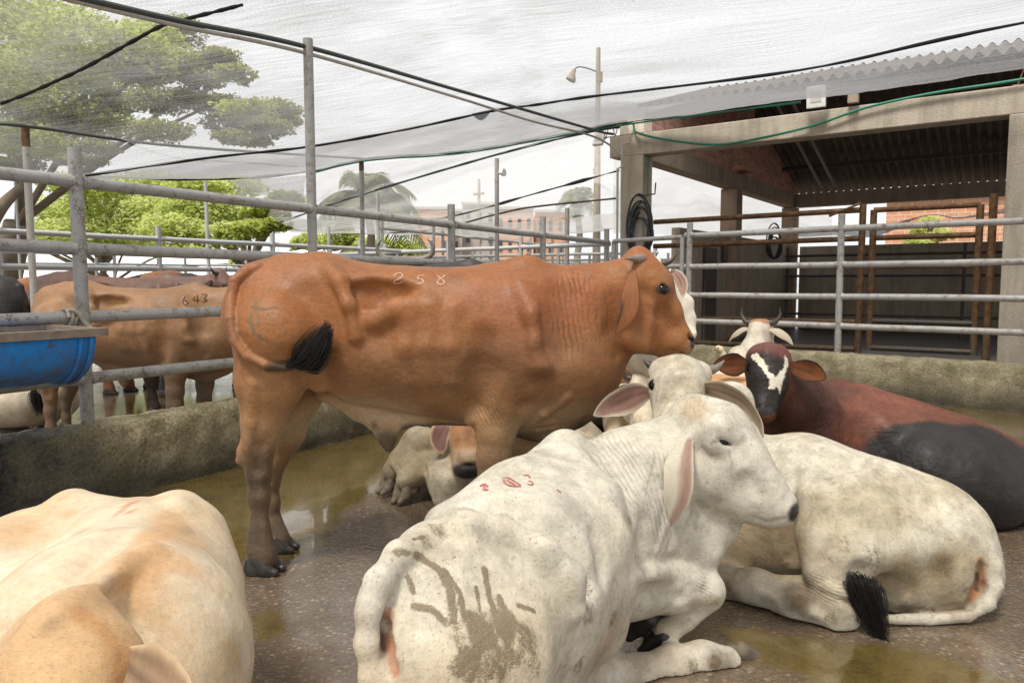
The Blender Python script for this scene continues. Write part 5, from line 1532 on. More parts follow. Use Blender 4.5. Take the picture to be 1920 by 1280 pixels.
def under_cow():
    c = Cow('lying_cow', 'tan-faced white cow lying under the brown cow, folded hooves towards the puddle', 4.3, .009, loc=G(860, 925), mat='coat_white')
    h = c.ch
    h([(905, 900, 4.75, 105), (960, 880, 4.95, 120), (1040, 880, 5.1, 115)], .08)
    h([(830, 855, 4.65, 56), (788, 838, 4.5, 38), (756, 864, 4.43, 25), (736, 882, 4.41, 20)], .04)
    h([(838, 880, 4.5, 46), (802, 878, 4.36, 28), (776, 891, 4.28, 21), (762, 899, 4.25, 19)], .035)
    h([(870, 850, 4.45, 55), (850, 890, 4.3, 42), (838, 905, 4.2, 35), (836, 935, 4.16, 25)], .05)
    h([(930, 880, 4.4, 50), (965, 900, 4.35, 45)], .06)
    h([(900, 800, 4.55, 60), (888, 790, 4.36, 44), (882, 830, 4.22, 38), (879, 862, 4.12, 29), (878, 875, 4.10, 27)], .05)
    h([(890, 840, 4.35, 40), (880, 885, 4.16, 22)], .05)
    c.snap(.014)
    c.dn([(867, 872, 5, .01), (890, 872, 5, .01)], .015)
    for k in range(5):
        c.rl([(735 + 7 * k, 868 - 6 * k, 7, .008), (752 + 7 * k, 886 - 7 * k, 7, .008)], .012)
    for k in range(4):
        c.rl([(785 + 9 * k, 862, 5, .006), (790 + 8 * k, 890, 5, .006)], .015)
    for sg, px in ((-1, 849), (1, 925)): c.eye_socket(P(px, 805, 4.3), (.8 * sg, -.6, 0), (0, -.4, -1), .02, .009)
    dirty = (.24, .18, .10)
    ops = [mottle((.55, .46, .32), .5, 4, 0, .6, 3, .2),
           blob(P(770, 850, 4.4), (.26, .3, .17), dirty, .85, .5, .3),
           seg([P(735, 880, 4.4), P(718, 900, 4.4)], .07, (.20, .15, .10), .7, .6), seg([P(765, 895, 4.28), P(748, 912, 4.24)], .05, (.48, .40, .28), .6, .6),
           blob(P(882, 815, 4.2), (.14, .2, .19), (.38, .17, .06), .95, .4, .2),
           blob(P(880, 858, 4.1), (.11, .15, .05), (.40, .27, .16), .8, .4, .3),
           blob(P(879, 880, 4.06), (.095, .10, .052), (.020, .018, .02), 1, .18, .1),
           blob(P(880, 800, 4.2), (.03, .2, .1), (.16, .06, .025), .6, .6), blob(P(980, 860, 4.7), (.2, .4, .2), (.36, .22, .14), .7, .5)]
    c.finish((.52, .45, .33), ops, .8, noise=.007, fur=12000, flow=(0, -.6, -.6))
    r = c.root
    add_hoof(r, P(722, 889, 4.40), (-.75, -.55, -.38), (-.35, -.15, .92), 1.4, 'hoof_dirty')
    add_hoof(r, P(749, 905, 4.23), (-.60, -.70, -.40), (-.35, -.2, .9), 1.4, 'hoof_dirty')
    add_ear(r, [P(846, 790, 4.32), P(832, 800, 4.27), P(824, 822, 4.24), P(830, 851, 4.22)], (1, .1, .1), (.2, -1, .1), .062, (.5, .33, .18), (.26, .14, .115), .2, rim=(.60, .45, .27), dark=(.13, .06, .05), thick=.008)
    add_ear(r, [P(925, 795, 4.35), P(950, 805, 4.33), P(962, 850, 4.32)], (1, .1, .1), (-.2, -1, .1), .05, (.5, .33, .18), (.3, .17, .14), .2)
    for sg, px in ((-1, 849), (1, 925)): add_eye(r, P(px, 805, 4.3), .02)
    return c

def bird():
    Y = 4.62
    r = thing('bird', P(1352, 690, Y), 'small pale-headed brown bird perched on the tan cow\'s back', 'bird')
    f = Field(); S = lambda px: px * Y / FPX
    def k(pts, kk=.01):
        W = [(P(a, b, Y + d), S(rr)) for a, b, rr, d in pts]
        for (p, ra), (p2, rb) in zip(W, W[1:]): f.cone(p, ra, p2, rb, kk)
    k([(1350, 655, 6.5, 0), (1347, 653, 6, 0)]); k([(1352, 657, 5.5, 0), (1356, 666, 6.5, 0), (1366, 676, 11, .02), (1382, 684, 9, .04), (1402, 692, 3.5, .07)])
    V, F = f.mesh(.0035, None, 2); b = base_of(r, None)
    me = make_mesh('body', V - b, F.ravel(), np.arange(len(F)) * 4)
    C = np.tile(np.array((.62, .50, .33)), (len(V), 1))
    d = sstep(0, .03, (V[:, 0] - P(1356, 660, Y)[0]))[:, None]; C = C * (1 - d) + np.array((.075, .045, .03)) * d
    st = (sstep(.2, .5, fnoise(V, 90, 2)) * .7)[:, None]; C = C * (1 - st) + np.array((.16, .10, .06)) * st
    set_attr(me, 'Col', C, 'COLOR'); set_attr(me, 'dirt', np.zeros(len(V)))
    link('body', me, M['coat'], r)
    m = MB(); m.tube([P(1344, 654, Y), P(1340, 655, Y), P(1337.5, 657, Y)], [S(2.2), S(1.5), S(.3)], 8); m.build('beak', M['horn'], r)
    for sg in (-1, 1): add_eye(r, P(1346.5, 652, Y + sg * S(5.2)), S(1.3))
    for dx in (-3, 3):
        m = MB(); m.tube([P(1366 + dx, 684, Y + .02), P(1366 + dx, 700, Y + .02)], S(1.1), 6); m.build('leg', M['horn'], r)
# ------------------------------------------------------------------ the yard
def ground():
    x0, x1, y0, y1, s = -6.0, 7.0, 1.0, 13.0, .045
    xs = np.arange(x0, x1 + s / 2, s); ys = np.arange(y0, y1 + s / 2, s)
    X, Y = np.meshgrid(xs, ys, indexing='ij'); V = np.stack([X.ravel(), Y.ravel(), np.zeros(X.size)], 1)
    nx, ny = X.shape; I = np.arange(nx * ny).reshape(nx, ny)
    F = np.stack([I[:-1, :-1], I[1:, :-1], I[1:, 1:], I[:-1, 1:]], -1).reshape(-1, 4)
    B = 1500.0
    ex = np.array([(-B, -B), (B, -B), (B, B), (-B, B)]); xe, ye = xs[-1], ys[-1]
    inn = np.array([(x0, y0), (xe, y0), (xe, ye), (x0, ye)])
    V = np.concatenate([V, np.c_[ex, np.zeros(4)], np.c_[inn, np.zeros(4)]]); o = nx * ny
    F2 = np.array([(o + i, o + (i + 1) % 4, o + 4 + (i + 1) % 4, o + 4 + i) for i in range(4)])
    F = np.concatenate([F, F2])
    pud = np.zeros(len(V)); foul = np.zeros(len(V))
    def sd(poly):
        p = V[:, :2]; d = np.full(len(V), 9e9); ins = np.zeros(len(V), bool); n = len(poly)
        for i in range(n):
            a, b = poly[i], poly[(i + 1) % n]; ba = b - a
            t = np.clip((p - a) @ ba / (ba @ ba), 0, 1); d = np.minimum(d, np.linalg.norm(p - a - t[:, None] * ba, axis=1))
            c = (a[1] > p[:, 1]) != (b[1] > p[:, 1])
            ins ^= c & (p[:, 0] < (b[0] - a[0]) * (p[:, 1] - a[1]) / (b[1] - a[1] + 1e-12) + a[0])
        return np.where(ins, d, -d)
    polys = [[(235, 915), (450, 866), (640, 812), (735, 800), (790, 835), (735, 900), (690, 930), (640, 960), (628, 1000), (600, 1030), (530, 1050), (430, 1062), (330, 1100), (200, 1000)],
             [(1330, 1165), (1420, 1182), (1560, 1205), (1720, 1215), (1830, 1255), (1960, 1300), (1780, 1310), (1560, 1290), (1420, 1235)],
             [(1190, 1190), (1300, 1190), (1330, 1215), (1230, 1235)], [(1640, 742), (1800, 752), (1960, 765), (1990, 790), (1900, 800), (1760, 780)],
             [(1870, 820), (1990, 830), (1990, 860), (1900, 850)], [(455, 1150), (520, 1145), (540, 1175), (490, 1200), (460, 1185)],
             [(210, 745), (330, 735), (460, 735), (440, 765), (300, 780), (215, 775)]]
    for pl in polys:
        g = np.array([G(*p)[:2] for p in pl]); pud = np.maximum(pud, np.clip(.5 + sd(g) / .22, 0, 1))
    me = make_mesh('ground', V, F.ravel(), np.arange(len(F)) * 4)
    set_attr(me, 'pud', pud); set_attr(me, 'foul', foul)
    o = link('ground', me, M['ground']); tag(o, kind='structure')
    return o

DA = np.array([.52, .85]) / np.hypot(.52, .85); NA = np.array([DA[1], -DA[0]])      # left fence direction, and towards the camera
FA0 = np.array([-2.38, 4.6])
DR = np.array([.777, -.629]) / np.hypot(.777, .629); FR0 = np.array([2.33, 9.67])

def kerb(name, a, b, w, h, mat, label):
    a, b = np.array(a, float), np.array(b, float); L = np.linalg.norm(b - a); d = (b - a) / L; nrm = np.array([d[1], -d[0]])
    n = int(L / .035); prof = []
    hw = w / 2
    for t in np.linspace(0, 1, 13): prof.append((hw + .015 * (1 - t), h * t * .96))
    for t in np.linspace(1, -1, 8)[1:-1]: prof.append((hw * t, h + .012 * (1 - t * t)))
    for t in np.linspace(1, 0, 10): prof.append((-hw - .015 * (1 - t), h * t * .96))
    m = len(prof); V = []
    for i in range(n + 1):
        c = a + d * L * i / n
        for x, z in prof: V.append((c[0] + nrm[0] * x, c[1] + nrm[1] * x, z))
    V = np.array(V)
    dn = fnoise(V, 6, 2, 4) * .028 + fnoise(V, 26, 8, 3) * .018
    V[:, 0] += nrm[0] * dn; V[:, 1] += nrm[1] * dn; V[:, 2] += np.where(V[:, 2] > h * .9, dn * .8, 0)
    I = np.arange((n + 1) * m).reshape(n + 1, m)
    F = [tuple(q) for q in np.stack([I[:-1, :-1], I[1:, :-1], I[1:, 1:], I[:-1, 1:]], -1).reshape(-1, 4)]
    F += [tuple(I[0, :]), tuple(I[-1, ::-1])]
    mid = np.array([*(a + b) / 2, 0])
    st, k = [], 0
    for f in F: st.append(k); k += len(f)
    me = make_mesh(name, V - mid, [i for f in F for i in f], st)
    return tag(link(name, me, M[mat], None, mid), label, 'low wall')

def fence(name, a, b, ts, zr, label, cat='fence', r=.036, rp=.038, zb=0.0, tops=None, mat='pipe', group=None, ext=(0, 0), n=12, weld=True):
    """posts at distances ts along a->b, rails at heights zr"""
    a, b = np.array(a, float), np.array(b, float); d = (b - a) / np.linalg.norm(b - a)
    mid = (a + b) / 2
    root = thing(name, (*mid, 0), label, cat, group)
    for i, t in enumerate(ts):
        p = a + d * t; top = tops[i] if tops else max(zr) + .18
        lean = RNG.uniform(-.006, .006, 2)
        m = MB(); m.tube([(*p, zb), (*(p + lean), top)], rp, n + 2); 
        m.build('post', M[mat], root)
    for z in zr:
        A, B = a + d * (ts[0] - ext[0]), a + d * (ts[-1] + ext[1])
        pts = [(*(A + (B - A) * k / 12), z + RNG.uniform(-.004, .004)) for k in range(13)]
        m = MB(); m.tube(pts, r, n)
        if weld:
            for t in ts:
                p = a + d * t
                for s in (-1, 1): m.tube([(*(p + d * s * (rp * .7)), z), (*(p + d * s * (rp + .022)), z)], [r * 1.22, r * 1.02], n)
        m.build('rail', M[mat], root)
    return root

def yard():
    ground()
    c0, c1 = FA0 - DA * 4.2 - NA * 0.0, FA0 + DA * 7.4
    kerb('concrete_kerb', c0, c1, .22, .455, 'kerb_left', 'rough mossy concrete kerb wall under the left pen fence, its near end wet and black')
    kerb('concrete_kerb', FR0 - DR * .1, FR0 + DR * 7.5, .24, .47, 'kerb', 'mossy concrete kerb wall under the right fence before the shed')
    ts = [-2.2, -.317, 1.506, 3.39, 5.28, 7.21]
    a = FA0 - NA * .0; 
    fence('pen_fence', a - DA * 3, a + DA * 7.21, [t + 3 for t in ts], [1.885, 1.50, 1.10, .73], 'grey pipe fence of the left pen running back from the left edge', zb=.44, tops=[2.08, 2.08, 3.20, 2.09, 2.11, 2.08], ext=(.9, 0))
    fence('pen_fence', FR0, FR0 + DR * 7, [0, 1.886, 3.77, 5.65], [1.92, 1.51, 1.14, .80], 'grey pipe fence on the right, in front of the dark shed', zb=.45, tops=[2.08, 2.09, 2.09, 2.09], ext=(0, 1.2))
    # narrow gate in the corner
    g0 = FA0 + DA * 7.21 + DR * .12; g1 = FR0 - DR * .10
    root = thing('pipe_gate', (*((g0 + g1) / 2), 0), 'narrow grey pipe gate between the two fences, left of the hose', 'gate')
    for p in (g0, g1):
        m = MB(); m.tube([(*p, .35), (*p, 1.90)], .032, 12); m.build('stile', M['pipe'], root)
    for z in (1.90, 1.52, 1.14, .76, .40):
        m = MB(); m.tube([(*g0, z), (*g1, z)], .031, 12); m.build('rail', M['pipe'], root)
    for z in (1.2, 1.7):
        m = MB(); m.box((*(g0 - DR * .04), z), (.07, .06, .09), math.atan2(DR[1], DR[0])); m.build('hinge', M['pipe'], root)
    # fences further back
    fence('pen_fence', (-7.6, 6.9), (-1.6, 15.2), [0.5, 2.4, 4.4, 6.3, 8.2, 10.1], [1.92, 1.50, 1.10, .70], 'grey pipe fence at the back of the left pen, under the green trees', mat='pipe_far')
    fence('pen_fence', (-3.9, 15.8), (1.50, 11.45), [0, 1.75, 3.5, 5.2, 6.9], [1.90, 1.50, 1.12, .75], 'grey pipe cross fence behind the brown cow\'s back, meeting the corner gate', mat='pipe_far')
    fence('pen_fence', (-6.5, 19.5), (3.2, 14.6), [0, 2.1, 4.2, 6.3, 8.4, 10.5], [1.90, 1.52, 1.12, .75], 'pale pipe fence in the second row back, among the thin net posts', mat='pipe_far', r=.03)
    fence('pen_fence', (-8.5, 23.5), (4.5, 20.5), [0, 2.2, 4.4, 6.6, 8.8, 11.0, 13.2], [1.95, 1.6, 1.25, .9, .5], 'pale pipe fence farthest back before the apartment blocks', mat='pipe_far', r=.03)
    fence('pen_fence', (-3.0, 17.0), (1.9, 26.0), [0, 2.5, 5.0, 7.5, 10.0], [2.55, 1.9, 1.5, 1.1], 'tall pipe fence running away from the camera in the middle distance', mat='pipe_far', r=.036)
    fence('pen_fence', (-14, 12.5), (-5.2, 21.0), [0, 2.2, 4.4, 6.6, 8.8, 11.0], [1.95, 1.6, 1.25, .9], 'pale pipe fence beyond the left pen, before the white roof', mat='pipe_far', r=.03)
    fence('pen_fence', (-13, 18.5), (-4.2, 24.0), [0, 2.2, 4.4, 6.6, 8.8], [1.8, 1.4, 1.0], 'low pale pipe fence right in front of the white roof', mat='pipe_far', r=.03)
    # thin posts that carry the nets
    def netpost(px, ptop, Y, r, label, mat='pipe', rust=False):
        p = P(px, 640, Y); top = P(px, ptop, Y)[2]
        root = thing('net_post', (p[0], p[1], 0), label, 'post', 'posts carrying the shade nets')
        m = MB(); m.tube([(p[0], p[1], 0), (p[0], p[1], top)], r, 12); m.build('pole', M[mat], root)
        if rust:
            m = MB(); m.tube([(p[0], p[1], top - .16), (p[0], p[1], top + .006)], r + .003, 12); m.build('cap', M['pipe_rust'], root)
        return root
    netpost(68, 240, 6.5, .030, 'thin net post with rusty top standing at the left behind the trough', 'pipe_pale', True)
    netpost(683, 300, 11.0, .034, 'net post with rusty top left of the palm', 'pipe', True)
    netpost(712, 362, 14.0, .034, 'short thin net post just right of the rusty-topped one before the palm')
    r932 = netpost(932, 297, 11.6, .034, 'net post with a small round lamp near its top')
    q = P(942, 324, 11.6); m = MB(); m.tube([q + [-.06, 0, 0], q, q + [.03, -.02, 0]], [.02, .05, .06], 12); m.build('lamp', M['white_plastic'], r932)
    netpost(1062, 390, 14.5, .045, 'square-headed net post between the lamp post and the corner gate')
    netpost(395, 340, 13.0, .030, 'thin net post before the bright green trees', 'pipe_far')
    netpost(45, 340, 16.0, .03, 'pale thin net post far left between the tree trunk and the rusty-topped post', 'pipe_far')
    netpost(815, 420, 18.0, .034, 'thin net post under the brick apartment block', 'pipe_far')
    netpost(620, 425, 16.0, .034, 'short net post at the left end of the far nets', 'pipe_far')
    netpost(1035, 440, 19.0, .034, 'thin net post far back left of the corner gate', 'pipe_far')
    # blue trough on the left fence
    E = FA0 + DA * (-.555) + NA * .30; zc, R, Lg = 1.03, .265, 1.35
    dirv = -DA; sd = NA
    root = thing('feed_trough', (*E, zc), 'blue half-barrel trough with a worn wooden rim hung on the left fence', 'trough')
    V, F = [], []; na, nl = 22, 26
    for lay, rr in ((0, R), (1, R - .010)):
        for i in range(nl + 1):
            for j in range(na + 1):
                a_ = math.pi * j / na; p = E + dirv * (Lg * i / nl) - sd * (rr * math.cos(a_))
                V.append((p[0], p[1], zc - rr * math.sin(a_) * (1.0 + .012 * math.sin(i * 1.7))))
    N0 = (nl + 1) * (na + 1); id_ = lambda l, i, j: l * N0 + i * (na + 1) + j
    for i in range(nl):
        for j in range(na):
            F.append((id_(0, i, j), id_(0, i + 1, j), id_(0, i + 1, j + 1), id_(0, i, j + 1))); F.append((id_(1, i, j), id_(1, i, j + 1), id_(1, i + 1, j + 1), id_(1, i + 1, j)))
    for i in (0, nl):
        for l in (0, 1): F.append(tuple(id_(l, i, j) for j in range(na + 1)))
    mb = MB(); mb.add(V, F); mb.build('shell', M['trough'], root)
    for tt in (.02, .06, .68):
        ring = [(*(E + dirv * (Lg * tt) - sd * ((R + .006) * math.cos(math.pi * j / 20))), zc - (R + .006) * math.sin(math.pi * j / 20)) for j in range(21)]
        mb = MB(); mb.tube(ring, .011, 8); mb.build('rib', M['trough'], root)
    for s_ in (-1, 1):
        A = E + sd * (s_ * (R + .012)) - dirv * .05; Bq = A + dirv * (Lg + .1)
        mb = MB(); mb.beam((*A, zc + .012), (*Bq, zc + .012), .040, .042); mb.build('rim', M['trough_rim'], root, smooth=False)
    A = E - dirv * .028
    mb = MB(); mb.beam((*(A - sd * (R - .012)), zc + .012), (*(A + sd * (R - .012)), zc + .012), .039, .040); mb.build('rim', M['trough_rim'], root, smooth=False)
    # rope
    p0 = FA0 + DA * -.42; k = [(*(p0 + NA * .045), 1.145), (*(p0 + NA * .05 + DA * .04), 1.13), (*(p0 + NA * .05 + DA * .09), 1.06), (*(p0 + NA * .06 + DA * .12), 1.03)]
    root = thing('tie_rope', (*p0, 1.0), 'grey rope knotted round the fence rail above the trough', 'rope')
    mb = MB(); mb.tube(bez(k, 6), .012, 8); mb.build('strand', M['rope'], root)
    mb = MB(); mb.tube([(*(p0 + NA * .048 * math.cos(a_) + DA * (.02 * a_ / 6.28)), 1.10 + .050 * math.sin(a_)) for a_ in np.linspace(0, 12.6, 40)], .011, 7); mb.build('loop', M['rope'], root)

# ------------------------------------------------------------------ shed
SO = np.array([1.9, 11.3]); SU = np.array([.819, -.574]); SV = np.array([.574, .819])
def SH(u, s, z): p = SO + SU * u + SV * s; return np.array([p[0], p[1], z])
SA = math.atan2(SU[1], SU[0])

def uv_quadmesh(name, quads, mat, parent, thick=None):
    """quads: list of (4 points, 4 uv)"""
    V, UV, F = [], [], []
    b = base_of(parent, None)
    for pts, uv in quads:
        n = len(V); V += [np.array(p) - b for p in pts]; UV += uv; F.append(list(range(n, n + len(pts))))
    st, k = [], 0
    for f in F: st.append(k); k += len(f)
    me = make_mesh(name, V, [i for f in F for i in f], st, False)
    l = me.uv_layers.new(name='UVMap')
    l.data.foreach_set('uv', np.array(UV, np.float32).ravel())
    return link(name, me, mat, parent)

def wall_uv(A, B, z0, z1, n=None):
    L = np.linalg.norm(np.array(B) - np.array(A))
    return ([(A[0], A[1], z0), (B[0], B[1], z0), (B[0], B[1], z1), (A[0], A[1], z1)], [(0, z0), (L, z0), (L, z1), (0, z1)])

def shed():
    root = thing('cattle_shed', SH(2.4, 4.4, 0), 'open-fronted cattle shed with concrete posts, brick gable and dark corrugated roof', 'shed')
    def bx(name, u, s, z0, z1, w, d, mat, par=root):
        m = MB(); c = SH(u, s, (z0 + z1) / 2); m.box(c, (w, d, z1 - z0), SA)
        o = m.build(name, M[mat], par, smooth=False)
        bv = o.modifiers.new('bevel', 'BEVEL'); bv.width = .012; bv.segments = 2
        return o
    bx('column', 0, 0, 0, 3.20, .36, .34, 'concrete'); bx('column', 4.87, 0, 0, 3.20, .36, .34, 'concrete')
    bx('column', 0, 4.4, 0, 3.17, .34, .34, 'concrete_brown'); bx('column', 0, 8.9, 0, 3.17, .34, .34, 'concrete_brown'); bx('column', 4.87, 8.9, 0, 3.17, .3, .3, 'concrete_dark')
    bx('column', 9.5, 0, 0, 3.2, .36, .34, 'concrete')
    bx('lintel', 4.66, 0, 3.203, 3.52, 10.1, .30, 'concrete')
    bx('side_beam', -.02, 4.6, 3.175, 3.49, .26, 8.86, 'concrete_dark')
    bx('back_beam', 4.9, 8.95, 3.173, 3.50, 9.5, .25, 'concrete_dark')
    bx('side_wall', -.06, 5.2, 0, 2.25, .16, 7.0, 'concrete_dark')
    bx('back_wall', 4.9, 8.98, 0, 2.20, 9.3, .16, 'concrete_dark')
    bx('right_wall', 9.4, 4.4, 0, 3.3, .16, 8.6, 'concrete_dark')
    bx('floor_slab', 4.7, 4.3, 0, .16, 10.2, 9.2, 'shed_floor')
    bx('opening_shade', .06, 3.1, .165, 1.95, .05, .62, 'pipe_dark'); bx('recess_shade', .06, 3.9, 1.7, 2.05, .05, .22, 'pipe_dark')  # dark boards put in for the shade of openings in the side wall
    bx('cap_block', -.02, .0, 3.523, 3.80, .40, .30, 'brick_orange')
    # brick gable over the side beam, with a pier in its middle
    z_r, z_e, s_r = 5.17, 3.72, 4.4
    def gz(s): return z_e + (z_r - z_e) * (1 - abs(s - s_r) / (s_r + .5)) - .06
    for off, fl in ((.10, 1), (-.13, -1)):
        ss = np.linspace(.15, 8.8, 12)
        quads = []
        for s0, s1 in zip(ss, ss[1:]):
            a, b, c, d = SH(off, s0, 3.492), SH(off, s1, 3.492), SH(off, s1, gz(s1)), SH(off, s0, gz(s0))
            quads.append(([a, b, c, d], [(s0, 3.49), (s1, 3.49), (s1, gz(s1)), (s0, gz(s0))]))
        uv_quadmesh('gable', quads, M['brick'], root)
    q = []
    for (u0, s0), (u1, s1) in (((.10, 4.15), (.34, 4.15)), ((.34, 4.15), (.34, 4.65)), ((.34, 4.65), (.10, 4.65))):
        a, b = SH(u0, s0, 0), SH(u1, s1, 0); L = np.linalg.norm(b - a)
        q.append(([(*a[:2], 3.492), (*b[:2], 3.492), (*b[:2], 4.98), (*a[:2], 4.98)], [(s0, 3.49), (s0 + L, 3.49), (s0 + L, 4.98), (s0, 4.98)]))
    uv_quadmesh('gable_pier', q, M['brick'], root)
    # corrugated roof
    def slope(name, s0, zz0, s1, zz1):
        us = np.arange(-.55, 10.2, .022); V = []
        for s in np.linspace(s0, s1, 9):
            z = zz0 + (zz1 - zz0) * (s - s0) / (s1 - s0)
            for u in us: V.append(SH(u, s + .03 * math.sin(u * 2.3), z + .040 * math.sin(u * 2 * math.pi / .177)))
        n = len(us); I = np.arange(9 * n).reshape(9, n)
        F = np.stack([I[:-1, :-1], I[:-1, 1:], I[1:, 1:], I[1:, :-1]], -1).reshape(-1, 4)
        V = np.array(V) - base_of(root, None)
        link(name, make_mesh(name, V, F.ravel(), np.arange(len(F)) * 4), M['corrugated'], root)
    slope('roof', 1.15, 4.25, 4.4, 5.20); slope('roof', 4.4, 5.22, 9.5, 3.55)
    for s, z in ((.9, 4.03), (2.6, 4.50), (6.0, 4.50), (7.7, 3.98)):
        m = MB(); m.beam(SH(-.3, s, z - .01), SH(9.6, s, z - .01), .06, .09); m.build('purlin', M['pipe_dark'], root)
    for u in (.75, 1.05):
        m = MB(); m.tube([SH(u, 4.5, 4.86), SH(u, 8.75, 3.62)], .035, 10); m.build('rafter_pipe', M['pipe'], root)
    # little roof truss of rods above the lintel ends
    for u0 in (-.5, 4.75):
        m = MB()
        for k in range(4):
            a = u0 + .16 * k; m.tube([SH(a, -.06, 3.54), SH(a + .08, -.06, 3.80)], .007, 6); m.tube([SH(a + .08, -.06, 3.80), SH(a + .16, -.06, 3.54)], .007, 6)
        m.tube([SH(u0 - .05, -.06, 3.80), SH(u0 + .75, -.06, 3.80)], .009, 6); m.tube([SH(u0 - .05, -.06, 3.54), SH(u0 + .75, -.06, 3.54)], .009, 6)
        m.build('rod_truss', M['pipe_rust'], root)
    # rusty rails and gate across the front
    root2 = thing('shed_rails', SH(1.6, .25, 0), 'rusty brown pipe rails across the left half of the shed front', 'rails')
    for z in (2.25, 1.88, .78, .42):
        m = MB(); m.tube([SH(.2, .22, z - .02), SH(3.1, .22, z)], .037, 12); m.build('rail', M['pipe_rust'], root2)
    m = MB(); m.tube([SH(3.14, .22, .16), SH(3.14, .22, 2.32)], .042, 12); m.build('post', M['pipe_rust'], root2)
    m = MB(); m.tube([SH(2.75, .1, 2.18), SH(3.12, .2, 2.34)], .016, 8); m.build('latch_bar', M['pipe_rust'], root2)
    g = thing('shed_gate', SH(3.9, .22, 0), 'tall rusty yellow-brown gate of pipes beside the right concrete post', 'gate')
    for u in (3.27, 4.44):
        m = MB(); m.tube([SH(u, .22, .42), SH(u, .22, 2.24)], .041, 12); m.build('stile', M['pipe_rust'], g)
    for z, mt in ((2.24, 'pipe_rust'), (1.88, 'pipe_rust'), (1.50, 'pipe_rust'), (.80, 'pipe_dark'), (.45, 'pipe_dark')):
        m = MB(); m.tube([SH(3.27, .22, z), SH(4.44, .22, z)], .035 if z != 1.5 else .02, 12); m.build('rail', M[mt], g)
    m = MB(); m.tube([SH(4.57, .22, .16), SH(4.57, .22, 2.36)], .044, 12)
    tag(m.build('gate_post', M['pipe_rust'], None, SH(4.57, .22, 0)), 'rusty red-brown pipe post between the tall gate and the right concrete post', 'post')
    # inner rails at the back
    r3 = thing('inner_rails', SH(4, 7.4, 0), 'dark thin rails inside the shed before the back wall', 'rails')
    for z in (1.9, 1.45, 1.0, .6):
        m = MB(); m.tube([SH(.4, 7.0, z), SH(8, 7.0, z)], .028, 8); m.build('rail', M['pipe_dark'], r3)
    for u in (.45, 2.2, 3.9, 5.6):
        m = MB(); m.tube([SH(u, 7.0, .16), SH(u, 7.0, 2.1)], .032, 8); m.build('post', M['pipe_dark'], r3)
    # hose coils
    def coil(c, ry, rz, n, label, hook=True, seed=1, r=.015):
        rg = random.Random(seed); h = thing('hose_coil', c, label, 'hose')
        pts = []
        for k in range(n * 24):
            a = 2 * math.pi * k / 24; kk = k / 24
            w = ry * (.55 + .45 * abs(math.sin(kk * 2.1))); hh = rz * (.80 + .2 * math.sin(kk * 1.7 + 1))
            x = w * math.sin(a) + .03 * math.sin(kk * 3); z = hh * math.cos(a) - (rz - hh)
            pts.append(np.array(c) + np.array([SU[0] * x, SU[1] * x, z]) - np.array([SV[0], SV[1], 0]) * (.02 + .02 * math.sin(kk * 5 + a)))
        m = MB(); m.tube(pts, r, 8); m.build('hose', M['rubber'], h)
        if hook:
            k0 = np.array(c) + np.array([0, 0, rz - .03]); m = MB()
            m.tube([k0, k0 + np.array([SU[0] * .22, SU[1] * .22, .02]), k0 + np.array([SU[0] * .23, SU[1] * .23, .18])], .012, 8); m.build('hook', M['pipe_rust'], h)
    coil(SH(.19, -.24, 2.17), .20, .44, 9, 'coil of black hose hanging on the left concrete post of the shed')
    coil(SH(.2, 6.85, 2.25), .16, .40, 7, 'coil of dark hose on the far post inside the shed', False, 4)
    # floodlights
    def flood(c, w, h, label, tilt, yaw):
        r = thing('floodlight', c, label, 'floodlight'); Mx = Matrix.Rotation(yaw, 3, 'Z') @ Matrix.Rotation(tilt, 3, 'X')
        f = lambda x, y, z: np.array(c) + np.array(Mx @ Vector((x, y, z)))
        m = MB(); m.box(c, (w, .05, h), M=Mx); o = m.build('housing', M['white_plastic'], r, smooth=False); b = o.modifiers.new('b', 'BEVEL'); b.width = .01; b.segments = 2
        m = MB(); m.box(f(0, -.027, .01), (w * .58, .004, h * .55), M=Mx); m.build('glass', M['glass_panel'], r, smooth=False)
        m = MB(); m.tube([f(-w * .52, .01, 0), f(-w * .52, .08, h * .5), f(w * .52, .08, h * .5), f(w * .52, .01, 0)], .008, 6); m.build('bracket', M['pipe_dark'], r)
        return r
    fl = flood(SH(2.63, -.30, 3.66), .23, .27, 'white square floodlight fixed above the shed lintel', .15, SA)
    flood(P(1123, 262, 11.0), .16, .20, 'small floodlight hanging by the rod truss left of the shed', -.5, -.5)
    m = MB(); m.box(SH(3.05, -.19, 3.60), (.12, .08, .10), SA)
    tag(m.build('junction_box', M['concrete_dark'], None, SH(3.05, -.2, 3.6)), 'small grey junction box right of the white floodlight', 'junction box')
    # green hose along the lintel
    pts = [P(1165, 232, 11.1)] + [SH(u, -.20, z) for u, z in ((.02, 3.66), (.1, 3.52), (.6, 3.36), (1.3, 3.22), (1.9, 3.24), (2.6, 3.33), (3.2, 3.47), (3.9, 3.54), (4.6, 3.56), (5.6, 3.60))]
    m = MB(); m.tube(bez(pts, 7), .016, 8); tag(m.build('green_hose', M['cable_green'], None, SH(2, -.2, 3.3)), 'thin green hose looped along the shed lintel', 'hose')
    m = MB(); m.tube([SH(.23, -.1, 3.19), SH(.24, -.12, 2.6)], .010, 8)
    tag(m.build('green_hose', M['cable_green'], None, SH(.23, -.1, 2.6)), 'short green hose hanging down to the black coil', 'hose')
    # conduits left of the shed
    r = thing('conduit_pipe', P(1160, 640, 10.95), 'thin pale pipes rising beside the left concrete post', 'pipe')
